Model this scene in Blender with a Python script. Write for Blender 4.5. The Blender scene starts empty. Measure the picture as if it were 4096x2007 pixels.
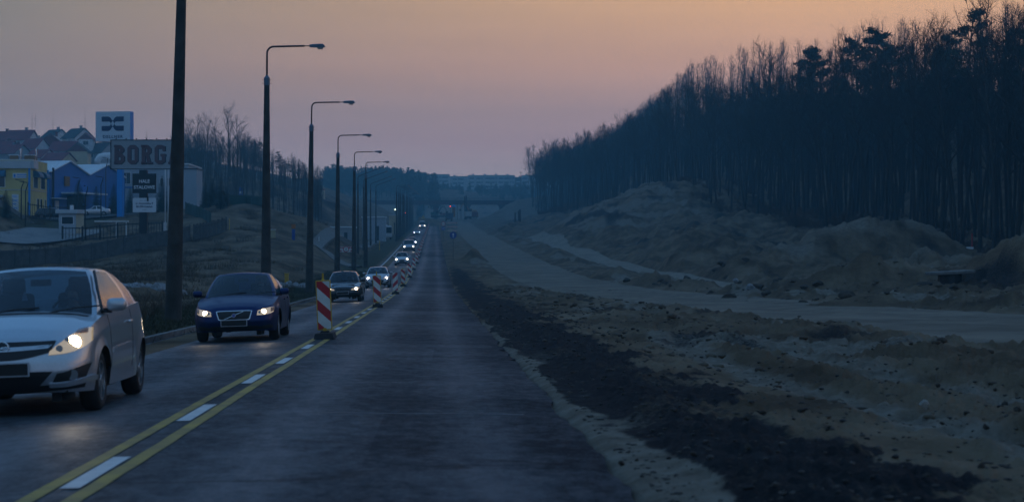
import bpy, bmesh, math, random
import numpy as np
from mathutils import Vector, Matrix
from mathutils.bvhtree import BVHTree
R = math.radians
random.seed(7)
SC = bpy.context.scene
COL = SC.collection

# ------------------------------------------------------------------ camera, sky, sun, exposure
YAW = math.atan(0.0405)
FPX = 7600.0                      # focal length in photograph pixels (4096 wide)
cam = bpy.data.cameras.new('camera'); cam_o = bpy.data.objects.new('camera', cam); COL.objects.link(cam_o)
cam.sensor_width = 36.0; cam.lens = 36.0 * FPX / 4096.0
cam.clip_start = 0.2; cam.clip_end = 9000
cam_o.location = (0, 0, 0); cam_o.rotation_euler = (R(90), 0, -YAW)
cam.dof.use_dof = True; cam.dof.focus_distance = 75.0; cam.dof.aperture_fstop = 3.2
SC.camera = cam_o

SUN_EL, SUN_AZ = R(4.0), R(68.0)  # azimuth measured from +Y towards +X
SKY_STR = 1.0
world = bpy.data.worlds.new('World'); SC.world = world; world.use_nodes = True
wn = world.node_tree; wn.nodes.clear()
def wnode(t, **k):
    n = wn.nodes.new(t)
    for a, b in k.items(): setattr(n, a, b)
    return n
w_out = wnode('ShaderNodeOutputWorld'); w_bg = wnode('ShaderNodeBackground')
w_tc = wnode('ShaderNodeTexCoord'); w_sep = wnode('ShaderNodeSeparateXYZ')
wn.links.new(w_tc.outputs['Generated'], w_sep.inputs[0])
def wmath(op, a, b=None, c=None, clamp=False):
    n = wnode('ShaderNodeMath', operation=op); n.use_clamp = clamp
    for i, v in enumerate((a, b, c)):
        if v is None: continue
        if isinstance(v, (int, float)): n.inputs[i].default_value = v
        else: wn.links.new(v, n.inputs[i])
    return n.outputs[0]
def wramp(fac, stops):
    n = wnode('ShaderNodeValToRGB'); e = n.color_ramp.elements
    while len(e) < len(stops): e.new(0.5)
    for i, (p, c) in enumerate(stops): e[i].position = p; e[i].color = (c[0], c[1], c[2], 1)
    wn.links.new(fac, n.inputs[0]); return n.outputs[0]
def wmix(f, a, b):
    n = wnode('ShaderNodeMix', data_type='RGBA')
    if isinstance(f, (int, float)): n.inputs[0].default_value = f
    else: wn.links.new(f, n.inputs[0])
    for i, v in ((6, a), (7, b)):
        if isinstance(v, tuple): n.inputs[i].default_value = (*v, 1)
        else: wn.links.new(v, n.inputs[i])
    return n.outputs[2]
def s2l(c): return tuple(((v/255)/12.92 if v/255 <= .04045 else ((v/255+.055)/1.055)**2.4) for v in c)
# z of the view direction -> colours of the after-sunset sky (sin of elevation)
el = w_sep.outputs[2]
el01 = wmath('POWER', wmath('MAXIMUM', el, 0.0), 0.5)      # sqrt so the low band has room
def E(deg): return math.sqrt(math.sin(R(deg)))
DENS = .00072; HTOP = 84.0; HAZE_RGB = (.028, .090, .20)    # air density, top of the haze, its own glow
def sky(deg, c):
    """sky radiance above the haze that is seen as colour c through it"""
    T = math.exp(-DENS*min(HTOP/math.sin(R(max(deg, .4))), 2450)); c = s2l(c)
    return tuple(max(.02, (v - h*(1-T))/T) for v, h in zip(c, HAZE_RGB))
SKY_LEFT = [(0, sky(1.9, (131,135,155))), (E(1.9), sky(1.9, (131,135,155))), (E(2.5), sky(2.5, (126,128,149))), (E(3.2), sky(3.2, (125,125,145))), (E(4.2), sky(4.2, (122,121,137))), (E(5.5), sky(5.5, (126,121,130))), (E(7.7), sky(7.7, (129,126,126))),
            (E(12), (.12,.20,.34)), (E(22), (.105,.27,.55)), (1, (.066,.185,.40))]
SKY_RIGHT = [(0, sky(1.9, (136,138,155))), (E(1.9), sky(1.9, (136,138,155))), (E(2.5), sky(2.5, (137,133,153))), (E(3.2), sky(3.2, (144,131,150))), (E(4.2), sky(4.2, (149,132,145))), (E(5.5), sky(5.5, (180,145,140))), (E(7.7), sky(7.7, (210,165,132))),
             (E(11), (.42,.36,.33)), (E(20), (.16,.29,.52)), (1, (.066,.185,.40))]
cl = wramp(el01, SKY_LEFT); cr = wramp(el01, SKY_RIGHT)
# left/right blend by azimuth: X component of the direction around the view
side = wmath('MULTIPLY_ADD', w_sep.outputs[0], 2.5, 0.54, clamp=True)
grad = wmix(side, cl, cr)
# faint streaky high cloud
w_map = wnode('ShaderNodeMapping'); w_map.inputs['Scale'].default_value = (1.5, 1.5, 22); w_map.inputs['Rotation'].default_value = (0, R(3.5), 0)
wn.links.new(w_tc.outputs['Generated'], w_map.inputs[0])
w_noise = wnode('ShaderNodeTexNoise'); w_noise.inputs['Scale'].default_value = 2.6; w_noise.inputs['Detail'].default_value = 5
wn.links.new(w_map.outputs[0], w_noise.inputs['Vector'])
streak = wmath('MULTIPLY_ADD', w_noise.outputs[0], 0.24, 0.88)
w_vm = wnode('ShaderNodeVectorMath', operation='SCALE'); wn.links.new(grad, w_vm.inputs[0]); wn.links.new(streak, w_vm.inputs['Scale'])
# the physical sky, its sun set in the same place as the lamp, adds its blue to the vault
w_sky = wnode('ShaderNodeTexSky', sky_type='NISHITA'); w_sky.sun_disc = False
w_sky.sun_elevation = R(1.0); w_sky.sun_rotation = SUN_AZ; w_sky.dust_density = 2.0
w_add = wnode('ShaderNodeMix', data_type='RGBA', blend_type='ADD'); w_add.inputs[0].default_value = 0.02
wn.links.new(w_vm.outputs[0], w_add.inputs[6]); wn.links.new(w_sky.outputs[0], w_add.inputs[7])
# behind the camera (east) the vault is darker and bluer
back = wmath('MULTIPLY_ADD', w_sep.outputs[1], -1.6, 0.0, clamp=True)
allc = wmix(wmath('MULTIPLY', back, 0.85), w_add.outputs[2], (.125, .245, .42))
below = wmath('MULTIPLY_ADD', el, -30.0, 0.0, clamp=True)
allc = wmix(below, allc, (.012, .022, .04))
wn.links.new(allc, w_bg.inputs[0]); w_bg.inputs[1].default_value = SKY_STR
wn.links.new(w_bg.outputs[0], w_out.inputs[0])

sun = bpy.data.lights.new('sun', 'SUN'); sun.energy = 0.02; sun.angle = R(25); sun.color = (1.0, .72, .48)
sun_o = bpy.data.objects.new('sun', sun); COL.objects.link(sun_o)
_d = Vector((math.sin(SUN_AZ)*math.cos(R(9)), math.cos(SUN_AZ)*math.cos(R(9)), math.sin(R(9))))
sun_o.rotation_euler = _d.to_track_quat('Z', 'Y').to_euler(); sun_o.location = (60, 20, 60)

SC.view_settings.view_transform = 'Standard'; SC.view_settings.look = 'None'
SC.view_settings.exposure = 0.0; SC.view_settings.gamma = 1.0; SC.view_settings.use_curve_mapping = False
SC.cycles.use_denoising = True
SC.cycles.max_bounces = 6; SC.cycles.transparent_max_bounces = 16; SC.cycles.volume_bounces = 0
SC.cycles.sample_clamp_indirect = 3.0
SC.cycles.use_adaptive_sampling = True; SC.cycles.adaptive_threshold = 0.02

# ------------------------------------------------------------------ helpers
def at(x, y, d):
    """photograph pixel (x, y) at view depth d metres -> world point"""
    a = (x - 2048) * d / FPX; c, s = math.cos(YAW), math.sin(YAW)
    return Vector((a*c + d*s, d*c - a*s, (1003.5 - y) * d / FPX))

def link(o, parent=None):
    COL.objects.link(o)
    if parent is not None: o.parent = parent
    return o
def tag(o, label=None, cat=None, group=None, kind=None):
    if label: o['label'] = label
    if cat: o['category'] = cat
    if group: o['group'] = group
    if kind: o['kind'] = kind
    return o
def empty(name, loc=(0,0,0), rz=0, label=None, cat=None, group=None):
    o = bpy.data.objects.new(name, None); o.empty_display_size = .3
    o.location = loc; o.rotation_euler = (0, 0, rz); COL.objects.link(o)
    return tag(o, label, cat, group)
def copy_tree(o, parent=None):
    c = o.copy(); COL.objects.link(c); c.parent = parent
    for ch in list(o.children): copy_tree(ch, c)
    return c

class MB:
    """collects faces with material slots and links them as one mesh"""
    def __init__(s): s.v = []; s.f = []; s.m = []; s.mats = []
    def mi(s, mat):
        if mat not in s.mats: s.mats.append(mat)
        return s.mats.index(mat)
    def add(s, vs, fs, mat=None):
        o = len(s.v); s.v += [tuple(v) for v in vs]
        k = s.mi(mat) if mat is not None else 0
        for f in fs: s.f.append(tuple(i + o for i in f)); s.m.append(k)
        return s
    def box(s, c, size, rz=0, mat=None, M=None, taper=1.0):
        x, y, z = [q/2 for q in size]; t = taper
        vs = [(-x,-y,-z),(x,-y,-z),(x,y,-z),(-x,y,-z),(-x*t,-y*t,z),(x*t,-y*t,z),(x*t,y*t,z),(-x*t,y*t,z)]
        m = M if M is not None else Matrix.Translation(c) @ Matrix.Rotation(rz, 4, 'Z')
        return s.add([m @ Vector(v) for v in vs], [(0,3,2,1),(4,5,6,7),(0,1,5,4),(1,2,6,5),(2,3,7,6),(3,0,4,7)], mat)
    def bevbox(s, c, size, b=.02, rz=0, mat=None, M=None):
        bm = bmesh.new(); bmesh.ops.create_cube(bm, size=1.0)
        bmesh.ops.scale(bm, vec=size, verts=bm.verts)
        bmesh.ops.bevel(bm, geom=bm.edges[:], offset=b, segments=2, affect='EDGES', profile=.5)
        m = M if M is not None else Matrix.Translation(c) @ Matrix.Rotation(rz, 4, 'Z')
        bm.verts.ensure_lookup_table()
        vs = [m @ v.co for v in bm.verts]; fs = [tuple(v.index for v in f.verts) for f in bm.faces]
        bm.free(); return s.add(vs, fs, mat)
    def tube(s, pts, rad, n=8, mat=None, cap=True):
        pts = [Vector(p) for p in pts]; rads = rad if isinstance(rad, (list, tuple)) else [rad]*len(pts)
        vs = []; fs = []; up = Vector((0,0,1))
        prev = None
        for i, p in enumerate(pts):
            d = (pts[min(i+1, len(pts)-1)] - pts[max(i-1, 0)]).normalized()
            if prev is None:
                a = d.orthogonal().normalized()
                if abs(d.z) > .99: a = Vector((1,0,0))
                a = (a - d*a.dot(d)).normalized()
            else: a = (prev - d*prev.dot(d)).normalized()
            prev = a; b = d.cross(a)
            for k in range(n):
                t = 2*math.pi*(k+.5)/n
                vs.append(p + (a*math.cos(t) + b*math.sin(t))*rads[i])
        for i in range(len(pts)-1):
            for k in range(n):
                k2 = (k+1) % n; fs.append((i*n+k, i*n+k2, (i+1)*n+k2, (i+1)*n+k))
        if cap: fs.append(tuple(range(n))[::-1]); fs.append(tuple((len(pts)-1)*n + k for k in range(n)))
        return s.add(vs, fs, mat)
    def prism(s, poly, depth, M, mat=None, bevel=0):
        """poly in local XZ, extruded along local Y from 0 to depth"""
        n = len(poly)
        vs = [M @ Vector((p[0], 0, p[1])) for p in poly] + [M @ Vector((p[0], depth, p[1])) for p in poly]
        fs = [tuple(range(n)), tuple(range(2*n-1, n-1, -1))] + [(i, n+i, n+(i+1) % n, (i+1) % n) for i in range(n)]
        return s.add(vs, fs, mat)
    def disc(s, c, r, M=None, n=24, depth=.01, mat=None):
        poly = [(r*math.cos(2*math.pi*k/n), r*math.sin(2*math.pi*k/n)) for k in range(n)]
        return s.prism(poly, depth, (M or Matrix()) @ Matrix.Translation(c), mat)
    def build(s, name, mat=None, parent=None, smooth=False, angle=None, loc=None):
        me = bpy.data.meshes.new(name); me.from_pydata(s.v, [], s.f)
        if s.mats:
            for m in s.mats: me.materials.append(m)
            me.polygons.foreach_set('material_index', s.m)
        elif mat is not None: me.materials.append(mat)
        if smooth or angle:
            me.polygons.foreach_set('use_smooth', [True]*len(me.polygons))
            if angle: me.set_sharp_from_angle(angle=R(angle))
        me.update()
        o = bpy.data.objects.new(name, me); link(o, parent)
        if loc is not None: o.location = loc
        return o

def text_obj(name, body, size, M, mat, parent, extrude=.004, align='CENTER', offset=0.0, sx=1.0, spacing=1.0):
    """lettering as a real mesh; text runs along local X, up local Z, faces local -Y"""
    cu = bpy.data.curves.new(name, 'FONT'); cu.body = body; cu.size = size; cu.extrude = extrude
    cu.align_x = align; cu.align_y = 'CENTER'; cu.offset = offset; cu.space_character = spacing; cu.resolution_u = 3
    tmp = bpy.data.objects.new('tmp', cu); COL.objects.link(tmp)
    dg = bpy.context.evaluated_depsgraph_get(); me = bpy.data.meshes.new_from_object(tmp.evaluated_get(dg))
    bpy.data.objects.remove(tmp); bpy.data.curves.remove(cu)
    me.transform(M @ Matrix.Rotation(R(90), 4, 'X') @ Matrix.Diagonal((sx, 1, 1, 1)))
    me.materials.clear(); me.materials.append(mat); me.name = name
    return link(bpy.data.objects.new(name, me), parent)

# ------------------------------------------------------------------ numpy noise
_rng = np.random.RandomState(11)
_perm = _rng.permutation(1024).astype(np.int64)
_grad = _rng.uniform(-1, 1, (1024, 2)); _grad /= np.linalg.norm(_grad, axis=1)[:, None]
def pnoise(x, y):
    xi = np.floor(x).astype(np.int64); yi = np.floor(y).astype(np.int64); xf = x - xi; yf = y - yi
    def g(ix, iy, fx, fy):
        h = _perm[(_perm[ix & 1023] + iy) & 1023]; return _grad[h, 0]*fx + _grad[h, 1]*fy
    u = xf*xf*xf*(xf*(xf*6-15)+10); v = yf*yf*yf*(yf*(yf*6-15)+10)
    a = g(xi, yi, xf, yf); b = g(xi+1, yi, xf-1, yf); c = g(xi, yi+1, xf, yf-1); d = g(xi+1, yi+1, xf-1, yf-1)
    return (a + (b-a)*u + ((c + (d-c)*u) - (a + (b-a)*u))*v) * 1.5
def fbm(x, y, o=4, lac=2.1, gain=.5):
    s = np.zeros_like(np.asarray(x, float)); a = 1.0
    for k in range(o): s += a*pnoise(x*lac**k + 17.3*k, y*lac**k - 9.1*k); a *= gain
    return s
def sstep(a, b, x): t = np.clip((x-a)/(b-a), 0, 1); return t*t*(3-2*t)

# ------------------------------------------------------------------ materials
MATS = {}
def mat(name, col, rough=.6, metal=0.0, var=0.0, vscale=3.0, bump=0.0, bscale=20.0, coat=0.0, emit=None, estr=0.0, spec=.5, obj=False, col2=None, vdist=(.35, .65)):
    if name in MATS: return MATS[name]
    m = bpy.data.materials.new(name); m.use_nodes = True; nt = m.node_tree; b = nt.nodes['Principled BSDF']
    b.inputs['Base Color'].default_value = (*col, 1); b.inputs['Roughness'].default_value = rough
    b.inputs['Metallic'].default_value = metal; b.inputs['Specular IOR Level'].default_value = spec
    if coat: b.inputs['Coat Weight'].default_value = coat; b.inputs['Coat Roughness'].default_value = .06
    if emit: b.inputs['Emission Color'].default_value = (*emit, 1); b.inputs['Emission Strength'].default_value = estr
    if var or bump or col2:
        tc = nt.nodes.new('ShaderNodeTexCoord')
        src = tc.outputs['Object']
    if var or col2:
        n = nt.nodes.new('ShaderNodeTexNoise'); n.inputs['Scale'].default_value = vscale; n.inputs['Detail'].default_value = 5
        nt.links.new(src, n.inputs['Vector'])
        rp = nt.nodes.new('ShaderNodeValToRGB'); rp.color_ramp.elements[0].position, rp.color_ramp.elements[1].position = vdist
        c2 = col2 if col2 else tuple(min(1, c*(1+var)) for c in col)
        c1 = col if col2 else tuple(c*(1-var) for c in col)
        rp.color_ramp.elements[0].color = (*c1, 1); rp.color_ramp.elements[1].color = (*c2, 1)
        nt.links.new(n.outputs[0], rp.inputs[0]); nt.links.new(rp.outputs[0], b.inputs['Base Color'])
    if bump:
        n2 = nt.nodes.new('ShaderNodeTexNoise'); n2.inputs['Scale'].default_value = bscale; n2.inputs['Detail'].default_value = 4
        nt.links.new(src, n2.inputs['Vector'])
        bp = nt.nodes.new('ShaderNodeBump'); bp.inputs['Strength'].default_value = bump; bp.inputs['Distance'].default_value = .05
        nt.links.new(n2.outputs[0], bp.inputs['Height']); nt.links.new(bp.outputs[0], b.inputs['Normal'])
    MATS[name] = m; return m
# ------------------------------------------------------------------ the lie of the land
_py = np.array([-60, 0, 20, 40, 70, 100, 138, 170, 217, 292, 380, 460, 608, 730, 900, 1100, 2400], float)
_pz = np.array([-.9, -1.42, -1.63, -1.84, -2.13, -2.38, -2.50, -2.25, -1.55, 0, 2.0, 3.85, 7.2, 10.6, 14.6, 18.5, 42], float)
def _pchip(x, xs, ys):
    h = np.diff(xs); dl = np.diff(ys)/h; m = np.zeros_like(ys); m[0] = dl[0]; m[-1] = dl[-1]
    m[1:-1] = (dl[:-1]*h[1:] + dl[1:]*h[:-1])/(h[:-1]+h[1:])
    i = np.clip(np.searchsorted(xs, x)-1, 0, len(h)-1); t = np.clip((x-xs[i])/h[i], 0, 1)
    return ((1+2*t)*(1-t)**2*ys[i] + t*(1-t)**2*h[i]*m[i] + t*t*(3-2*t)*ys[i+1] + t*t*(t-1)*h[i]*m[i+1])
def zr(Y): return _pchip(np.asarray(Y, float), _py, _pz)
def zroad(X, Y):
    """carriageway surface: left lane falls away to the left"""
    X = np.asarray(X, float)
    return zr(Y) - np.maximum(-2.37 - X, 0)*.035 - np.maximum(X + 2.37, 0)*.012

CP = [(0,1075,185),(350,1060,195),(690,1010,205),(900,965,222),(0,985,207),(390,935,235),(280,922,235),(100,880,255),(330,872,275),(430,872,275),
 (0,860,265),(185,858,270),(300,860,300),(450,858,300),(620,862,300),(575,952,210),(-200,800,215),(-300,860,265),(-300,1090,185),
 (0,942,224),(0,805,236),(90,868,240),(165,925,238),(-120,775,234),(-120,946,222),(0,965,214),(100,955,218),(100,938,228),(250,935,232),
 (700,960,215),(800,900,235),(842,850,255),(950,828,260),(1041,815,260),(1100,845,275),(1180,880,300),(1250,930,320),(1300,985,300),(1000,900,225),
 (1100,950,215),(900,1000,190),(1150,1010,190),(1200,1060,150),(1000,1060,150),(800,1100,120),(500,1150,100),(300,1120,120),(500,1080,150),(0,1160,100),(-300,1200,90),
 (760,868,360),(900,850,360),(1000,845,370),(500,850,360),(1050,772,420),(1165,767,430),(1250,774,440),(1330,802,470),(1430,850,520),(1540,895,560),
 (1250,950,330),(1400,962,330),(1500,950,380),(1430,920,420),(1150,860,380),(1300,850,430),(1380,885,450),
 (700,700,480),(900,690,520),(1050,700,560),(1200,720,620),(1300,740,750),(0,690,560),(200,690,560),(400,695,580),(0,600,680),(200,600,680),(400,605,700),(600,640,650),
 (0,640,1000),(400,650,1000),(800,670,1000),(0,700,2000),(1300,722,1200),(1500,712,1200),(1700,745,1250),(1500,800,1000),(1700,835,1050),(1600,760,2000),
 (1740,745,1280),(1740,800,1080),(1690,750,1250),(1820,770,1300),(1750,790,1500),(2000,790,1500),(2250,790,1500),(2600,790,1500),(2000,830,1100),(1900,860,1000),(1850,876,900),(2100,780,2300),(3000,760,2300),
 (2220,905,360),(2350,842,365),(2480,780,368),(2560,744,372),(2700,758,392),(2890,730,380),(2990,760,370),(2400,880,330),(2700,850,320),(2600,905,300),(2900,900,270),(2500,960,270),(2800,1000,220),
 (2560,762,450),(2890,760,450),(2130,862,800),(2200,850,600),(2300,846,540),(2380,880,430),(3100,862,300),(3300,930,240),(3400,960,220),(3820,1062,180),(4050,1055,165),
 (4400,1080,130),(3050,1000,210),(3200,1060,170),(3400,880,350),(3000,800,450),(4000,930,330),(4800,1060,150),(2600,735,600),(4200,1120,90),(3600,1110,125),(3900,1120,115),(3000,720,800),(4200,800,700),
 (5200,1200,60),(4500,840,300),(5200,900,220),(3700,760,420),(3200,690,560),(2050,806,800),(2150,779,820),(2250,772,850),(2100,862,700),(2000,868,760),(1950,882,745),(2500,770,1000)]
def _warp(X, Y): return np.stack([X/(Y+40)*6.0, np.log(Y+40)*4.0], -1)
_pts = [at(*c) for c in CP]; _cx = np.array([p.x for p in _pts]); _cy = np.array([p.y for p in _pts]); _cz = np.array([p.z for p in _pts])
_ex = []; 
for _Y in (10, 25, 45, 70, 100, 140, 190, 240, 300, 360, 430, 520, 620, 740, 900): _ex += [(-12, _Y, .05), (18, _Y, .15), (23, _Y, .35)]
for _Y in (10, 30, 60): _ex += [(-30, _Y, .2), (34, _Y, .5), (60, _Y, 1.0), (-70, _Y, .5)]
_cx = np.r_[_cx, [e[0] for e in _ex]]; _cy = np.r_[_cy, [e[1] for e in _ex]]
_off = np.r_[_cz - zr(_pts and np.array([p.y for p in _pts])), [e[2] for e in _ex]]
_W = _warp(_cx, _cy)
def _phi(d): return d*d*np.log(d + 1e-6)
_n = len(_W); _A = np.zeros((_n+3, _n+3)); _D = np.linalg.norm(_W[:, None]-_W[None], axis=-1)
_A[:_n, :_n] = _phi(_D) + np.eye(_n)*.02; _A[:_n, _n] = 1; _A[:_n, _n+1:] = _W; _A[_n, :_n] = 1; _A[_n+1:, :_n] = _W.T
_sol = np.linalg.solve(_A, np.r_[_off, 0, 0, 0])
def tps(X, Y):
    X = np.atleast_1d(np.asarray(X, float)); Y = np.atleast_1d(np.asarray(Y, float)); out = np.zeros(X.size); xf = X.ravel(); yf = Y.ravel()
    for i in range(0, X.size, 20000):
        w = _warp(xf[i:i+20000], np.maximum(yf[i:i+20000], 2)); d = np.linalg.norm(w[:, None]-_W[None], axis=-1)
        out[i:i+20000] = _phi(d) @ _sol[:_n] + _sol[_n] + w @ _sol[_n+1:]
    return out.reshape(X.shape)

def haul_l(Y): return np.interp(Y, [15, 35, 66, 79, 110, 180, 800], [15, 11, 9.2, 8.2, 7.2, 6.4, 6.4])
def haul_r(Y): return np.interp(Y, [15, 40, 66, 101, 130, 180, 800], [27, 22, 19.3, 17, 14.5, 13.3, 13.6])
MOUNDS = [(36,166,3.2,5.5,6),(43,170,3.4,6,6),(30,160,1.2,5,5),(34,130,1.3,4.2,4),(28.5,88,1.1,2.2,9),(30.5,80,1.3,3.5,10),(16.3,142,.8,1.5,3),(16.4,124,.7,1.3,3),(17.6,108,.45,2.0,2.2),(21.5,98,.9,3,2),(15.6,165,.9,1.6,4),
          (4.6,232,1.5,1.3,5),(4.2,150,.5,1.0,5),(17,470,2.4,2.6,10),(19,440,2.0,2.5,8),(21,500,2.6,3,12),(16.5,260,1.0,1.5,9),(17,300,.8,1.4,10),(4.5,330,.7,1.2,14),(16,360,.8,1.2,15),(16,220,.8,1.5,6),
          (-2.0,672,2.2,5,6),(-6,684,3.0,7,9),(3,700,1.6,4,9),(-13,700,3.4,8,10),(22,96,.9,3,2),(24.6,100,1.0,3,2.4),(17.8,78,.5,2,2.4),(25,180,1.5,4,9),(29,215,2.0,5,12),(33,250,1.6,5,10),(27,240,1.3,3,8),(24.5,150,1.2,3,7),(31,195,1.5,3.5,7),(26.5,285,1.8,3,9)]
MOUNDS += [(19.5+_i*1.7, 92-_i*1.5, .28+.18*math.sin(_i*2.3), 1.1, 1.0) for _i in range(7)]
def ground_z(X, Y, fine=True):
    X = np.atleast_1d(np.asarray(X, float)); Y = np.atleast_1d(np.asarray(Y, float))
    o = tps(X, Y); w = np.maximum(np.maximum(sstep(-9.5, -15 - sstep(300, 650, Y)*12, X), sstep(15, 23 + sstep(450, 650, Y)*14, X)), sstep(800, 1000, Y))
    z = zr(Y) + o*w
    for (mx, my, h, rx, ry) in MOUNDS:
        q = ((X-mx)/rx)**2 + ((Y-my)/ry)**2
        z = z + h*np.exp(-q*1.1)*(1 + (.25 if h < 3 else .10)*pnoise(X*.7+my, Y*.35))
    # verge falls to kerb level; shoulder on the right
    z = np.where((X < -6.0) & (X > -10), np.minimum(z, zr(Y)-.13 + .09*sstep(-6.2, -7.4, X)), z)
    hl, hr = haul_l(Y), haul_r(Y)
    onh = sstep(-.7, .35, np.minimum(X-hl, hr-X)) * (Y < 800)
    st = sstep(-.6, .5, np.minimum(X-18.9, 21.9-X)) * sstep(108, 118, Y) * sstep(420, 395, Y)
    road = sstep(-.15, .12, np.minimum(X+6.3, 1.33-X)) * (Y < 668)
    flat = np.clip(np.maximum(onh, st), 0, 1)
    if fine:
        near = sstep(260, 90, Y)
        rgh = sstep(3.3, 5, X)
        n1 = fbm(X*.55, Y*.22, 3)*.17 + fbm(X*2.1+5, Y*1.1, 4)*.075*near + np.abs(fbm(X*.9+31, Y*.5+7, 3))*.22
        n2 = (np.abs(pnoise(X*5.2, Y*3.2))*.09 + np.abs(pnoise(X*11, Y*7))*.055)*near
        blackb = sstep(1.6, 2.2, X)*sstep(4.1, 3.1, X + .35*pnoise(X*.5, Y*.2))
        bump = rgh*(n1*(.8+.5*sstep(14, 19, X)) + n2) + blackb*(.05 + n2*.9 + .05*fbm(X*2.0, Y*.8, 2))
        # wheel ruts swinging off to the lower right
        c = 4.3 + .0035*(Y-26)**2*.9; rut = np.exp(-((X-c)/.42)**2) + np.exp(-((X-c-1.75)/.42)**2)
        rz = sstep(48, 34, Y)*rgh
        bump = bump*(1-.35*np.clip(rut, 0, 1)*rz) - .09*rut*rz + .012*rut*rz*np.sin((Y+X*.5)*21 + 2*pnoise(X*2, Y*1.5))
        hill = sstep(20, 28, X)*sstep(900, 600, Y)*(1-.75*np.exp(-(((X-40)/9)**2+((Y-168)/14)**2)))
        bump += hill*(fbm(X*.16, Y*.045, 4)*.75 + np.abs(fbm(X*.35+3, Y*.12, 3))*.6)
        # raked scars down the cut face of the big spoil heap
        face = sstep(24, 30, X)*sstep(46, 40, X)*sstep(300, 330, Y)*sstep(420, 395, Y)
        bump += face*.35*np.abs(pnoise(Y*.35 + X*.05, X*.07))
        left = sstep(-9.5, -12, X)
        bump += left*(fbm(X*.25, Y*.1, 4)*.28 + fbm(X*1.3, Y*.6, 3)*.06*near)
        z = z + bump*(1-flat)*(1-road)
    z = z*(1-st) + (zr(Y) + o*np.maximum(0, sstep(15, 23, X)))*st
    ex = np.interp(Y, [60, 130, 190, 300, 360, 420, 520, 600, 700, 820], [56, 54, 50, 49, 47.5, 45, 39.5, 36.5, 39, 42])
    z = z + 22*sstep(ex+14, ex+58, X)*sstep(60, 130, Y)*sstep(900, 780, Y)
    z = z - .16*flat - .10*road - .02*((X < 1.9) & (X > 1.2))
    return z
def gz(X, Y, fine=True): return float(ground_z(X, Y, fine)[0])

_t = np.concatenate([np.linspace(-1.9, -.36, 46)[:-1], np.linspace(-.36, .42, 720), np.linspace(.42, 2.6, 50)[1:]])
_rows = [3.0]
while _rows[-1] < 2600: _rows.append(_rows[-1]*(1.0115 if _rows[-1] < 420 else 1.016) )
_rows = np.array([-70, -30, -8] + _rows)
TX = np.maximum(_rows, 12)[:, None]*_t[None]; TY = np.repeat(_rows[:, None], len(_t), 1)
TZ = ground_z(TX, TY)
nr, nc = TX.shape
co = np.stack([TX, TY, TZ], -1).reshape(-1, 3)
ii = (np.arange(nr-1)[:, None]*nc + np.arange(nc-1)[None]).ravel()
quads = np.stack([ii, ii+1, ii+nc+1, ii+nc], -1)
def mesh_np(name, co, quads, smooth=True):
    me = bpy.data.meshes.new(name); me.vertices.add(len(co)); me.vertices.foreach_set('co', co.astype(np.float32).ravel())
    n = quads.shape[1]; me.loops.add(quads.size); me.loops.foreach_set('vertex_index', quads.astype(np.int32).ravel())
    me.polygons.add(len(quads)); me.polygons.foreach_set('loop_start', np.arange(0, quads.size, n, dtype=np.int32))
    me.polygons.foreach_set('loop_total', np.full(len(quads), n, dtype=np.int32)) if False else None
    me.update(calc_edges=True); me.validate()
    if smooth: me.polygons.foreach_set('use_smooth', [True]*len(me.polygons))
    return me
me = mesh_np('ground', co, quads)
# what the ground is made of, vertex by vertex: r black millings, g pale sand and painted haze beyond the bridge, b turf
X, Y = TX.ravel(), TY.ravel()
jn = .5*fbm(X*.7, Y*.25, 3) + .25*pnoise(X*3.1, Y*1.6)
_b0 = np.interp(Y, [10, 16, 24, 45], [1.72, 1.55, 1.38, 1.28]); blk = sstep(0, 1, (X + .35*jn - _b0)/.28)*sstep(3.7, 2.7, X + 1.6*jn)*sstep(250, 150, Y)*(.58 + .65*sstep(-.40, .15, fbm(X*.9+7, Y*.30, 4)))
blk = np.maximum(blk, .55*sstep(.1, .7, fbm(X*.4+40, Y*.12, 3))*sstep(3.2, 4.5, X)*sstep(14, 8, X)*sstep(200, 90, Y))
blk = np.maximum(blk, .6*sstep(.15, .6, fbm(X*.12+4, Y*.03, 3))*sstep(21, 25, X)*(1-sstep(44, 48, X)))
snd_haze = sstep(1.2, 1.35, X)*sstep(2.1, 1.7, X + .5*jn)*sstep(75, 30, Y)*.85 + sstep(.1, .75, fbm(X*.35, Y*.1+9, 4))*sstep(3.5, 5, X)*sstep(24, 18, X)
_c = 4.3 + .0035*(Y-26)**2*.9
snd_haze = np.maximum(snd_haze, (np.exp(-((X-_c)/.5)**2)+np.exp(-((X-_c-1.75)/.5)**2))*sstep(48, 36, Y)*.55)
face = sstep(22, 27, X)*sstep(47, 42, X)*sstep(290, 325, Y)*sstep(425, 395, Y)
snd_haze = np.maximum(snd_haze, 1.25*face*sstep(-.30, .30, pnoise(Y*.16+X*.22, X*.05 - Y*.004)+.35*pnoise(Y*.6+X*.8, X*.1)))
snd_haze = snd_haze*1.25
for (mx, my, h, rx, ry) in MOUNDS[:5]: snd_haze = np.maximum(snd_haze, .62*np.exp(-(((X-mx)/rx)**2+((Y-my)/ry)**2)))
snd_haze = np.maximum(snd_haze, .55*sstep(24, 30, X)*sstep(640, 690, Y)*sstep(900, 830, Y)*sstep(50, 40, X))
blk = np.maximum(blk, .62*sstep(-14, -26, X)*sstep(270, 330, Y)*sstep(760, 640, Y)*(.7+.6*fbm(X*.1, Y*.03, 3)))
snd_haze = np.maximum(snd_haze, .9*sstep(48, 40, np.abs(X))*sstep(890, 910, Y)*sstep(1120, 1060, Y))  # pale haze under and beyond the bridge, painted into the ground colour
tur = sstep(-6.3, -7, X)*(1-.65*sstep(-9, -11, X))*(.75+.4*jn) * sstep(1500, 1100, Y)
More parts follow.
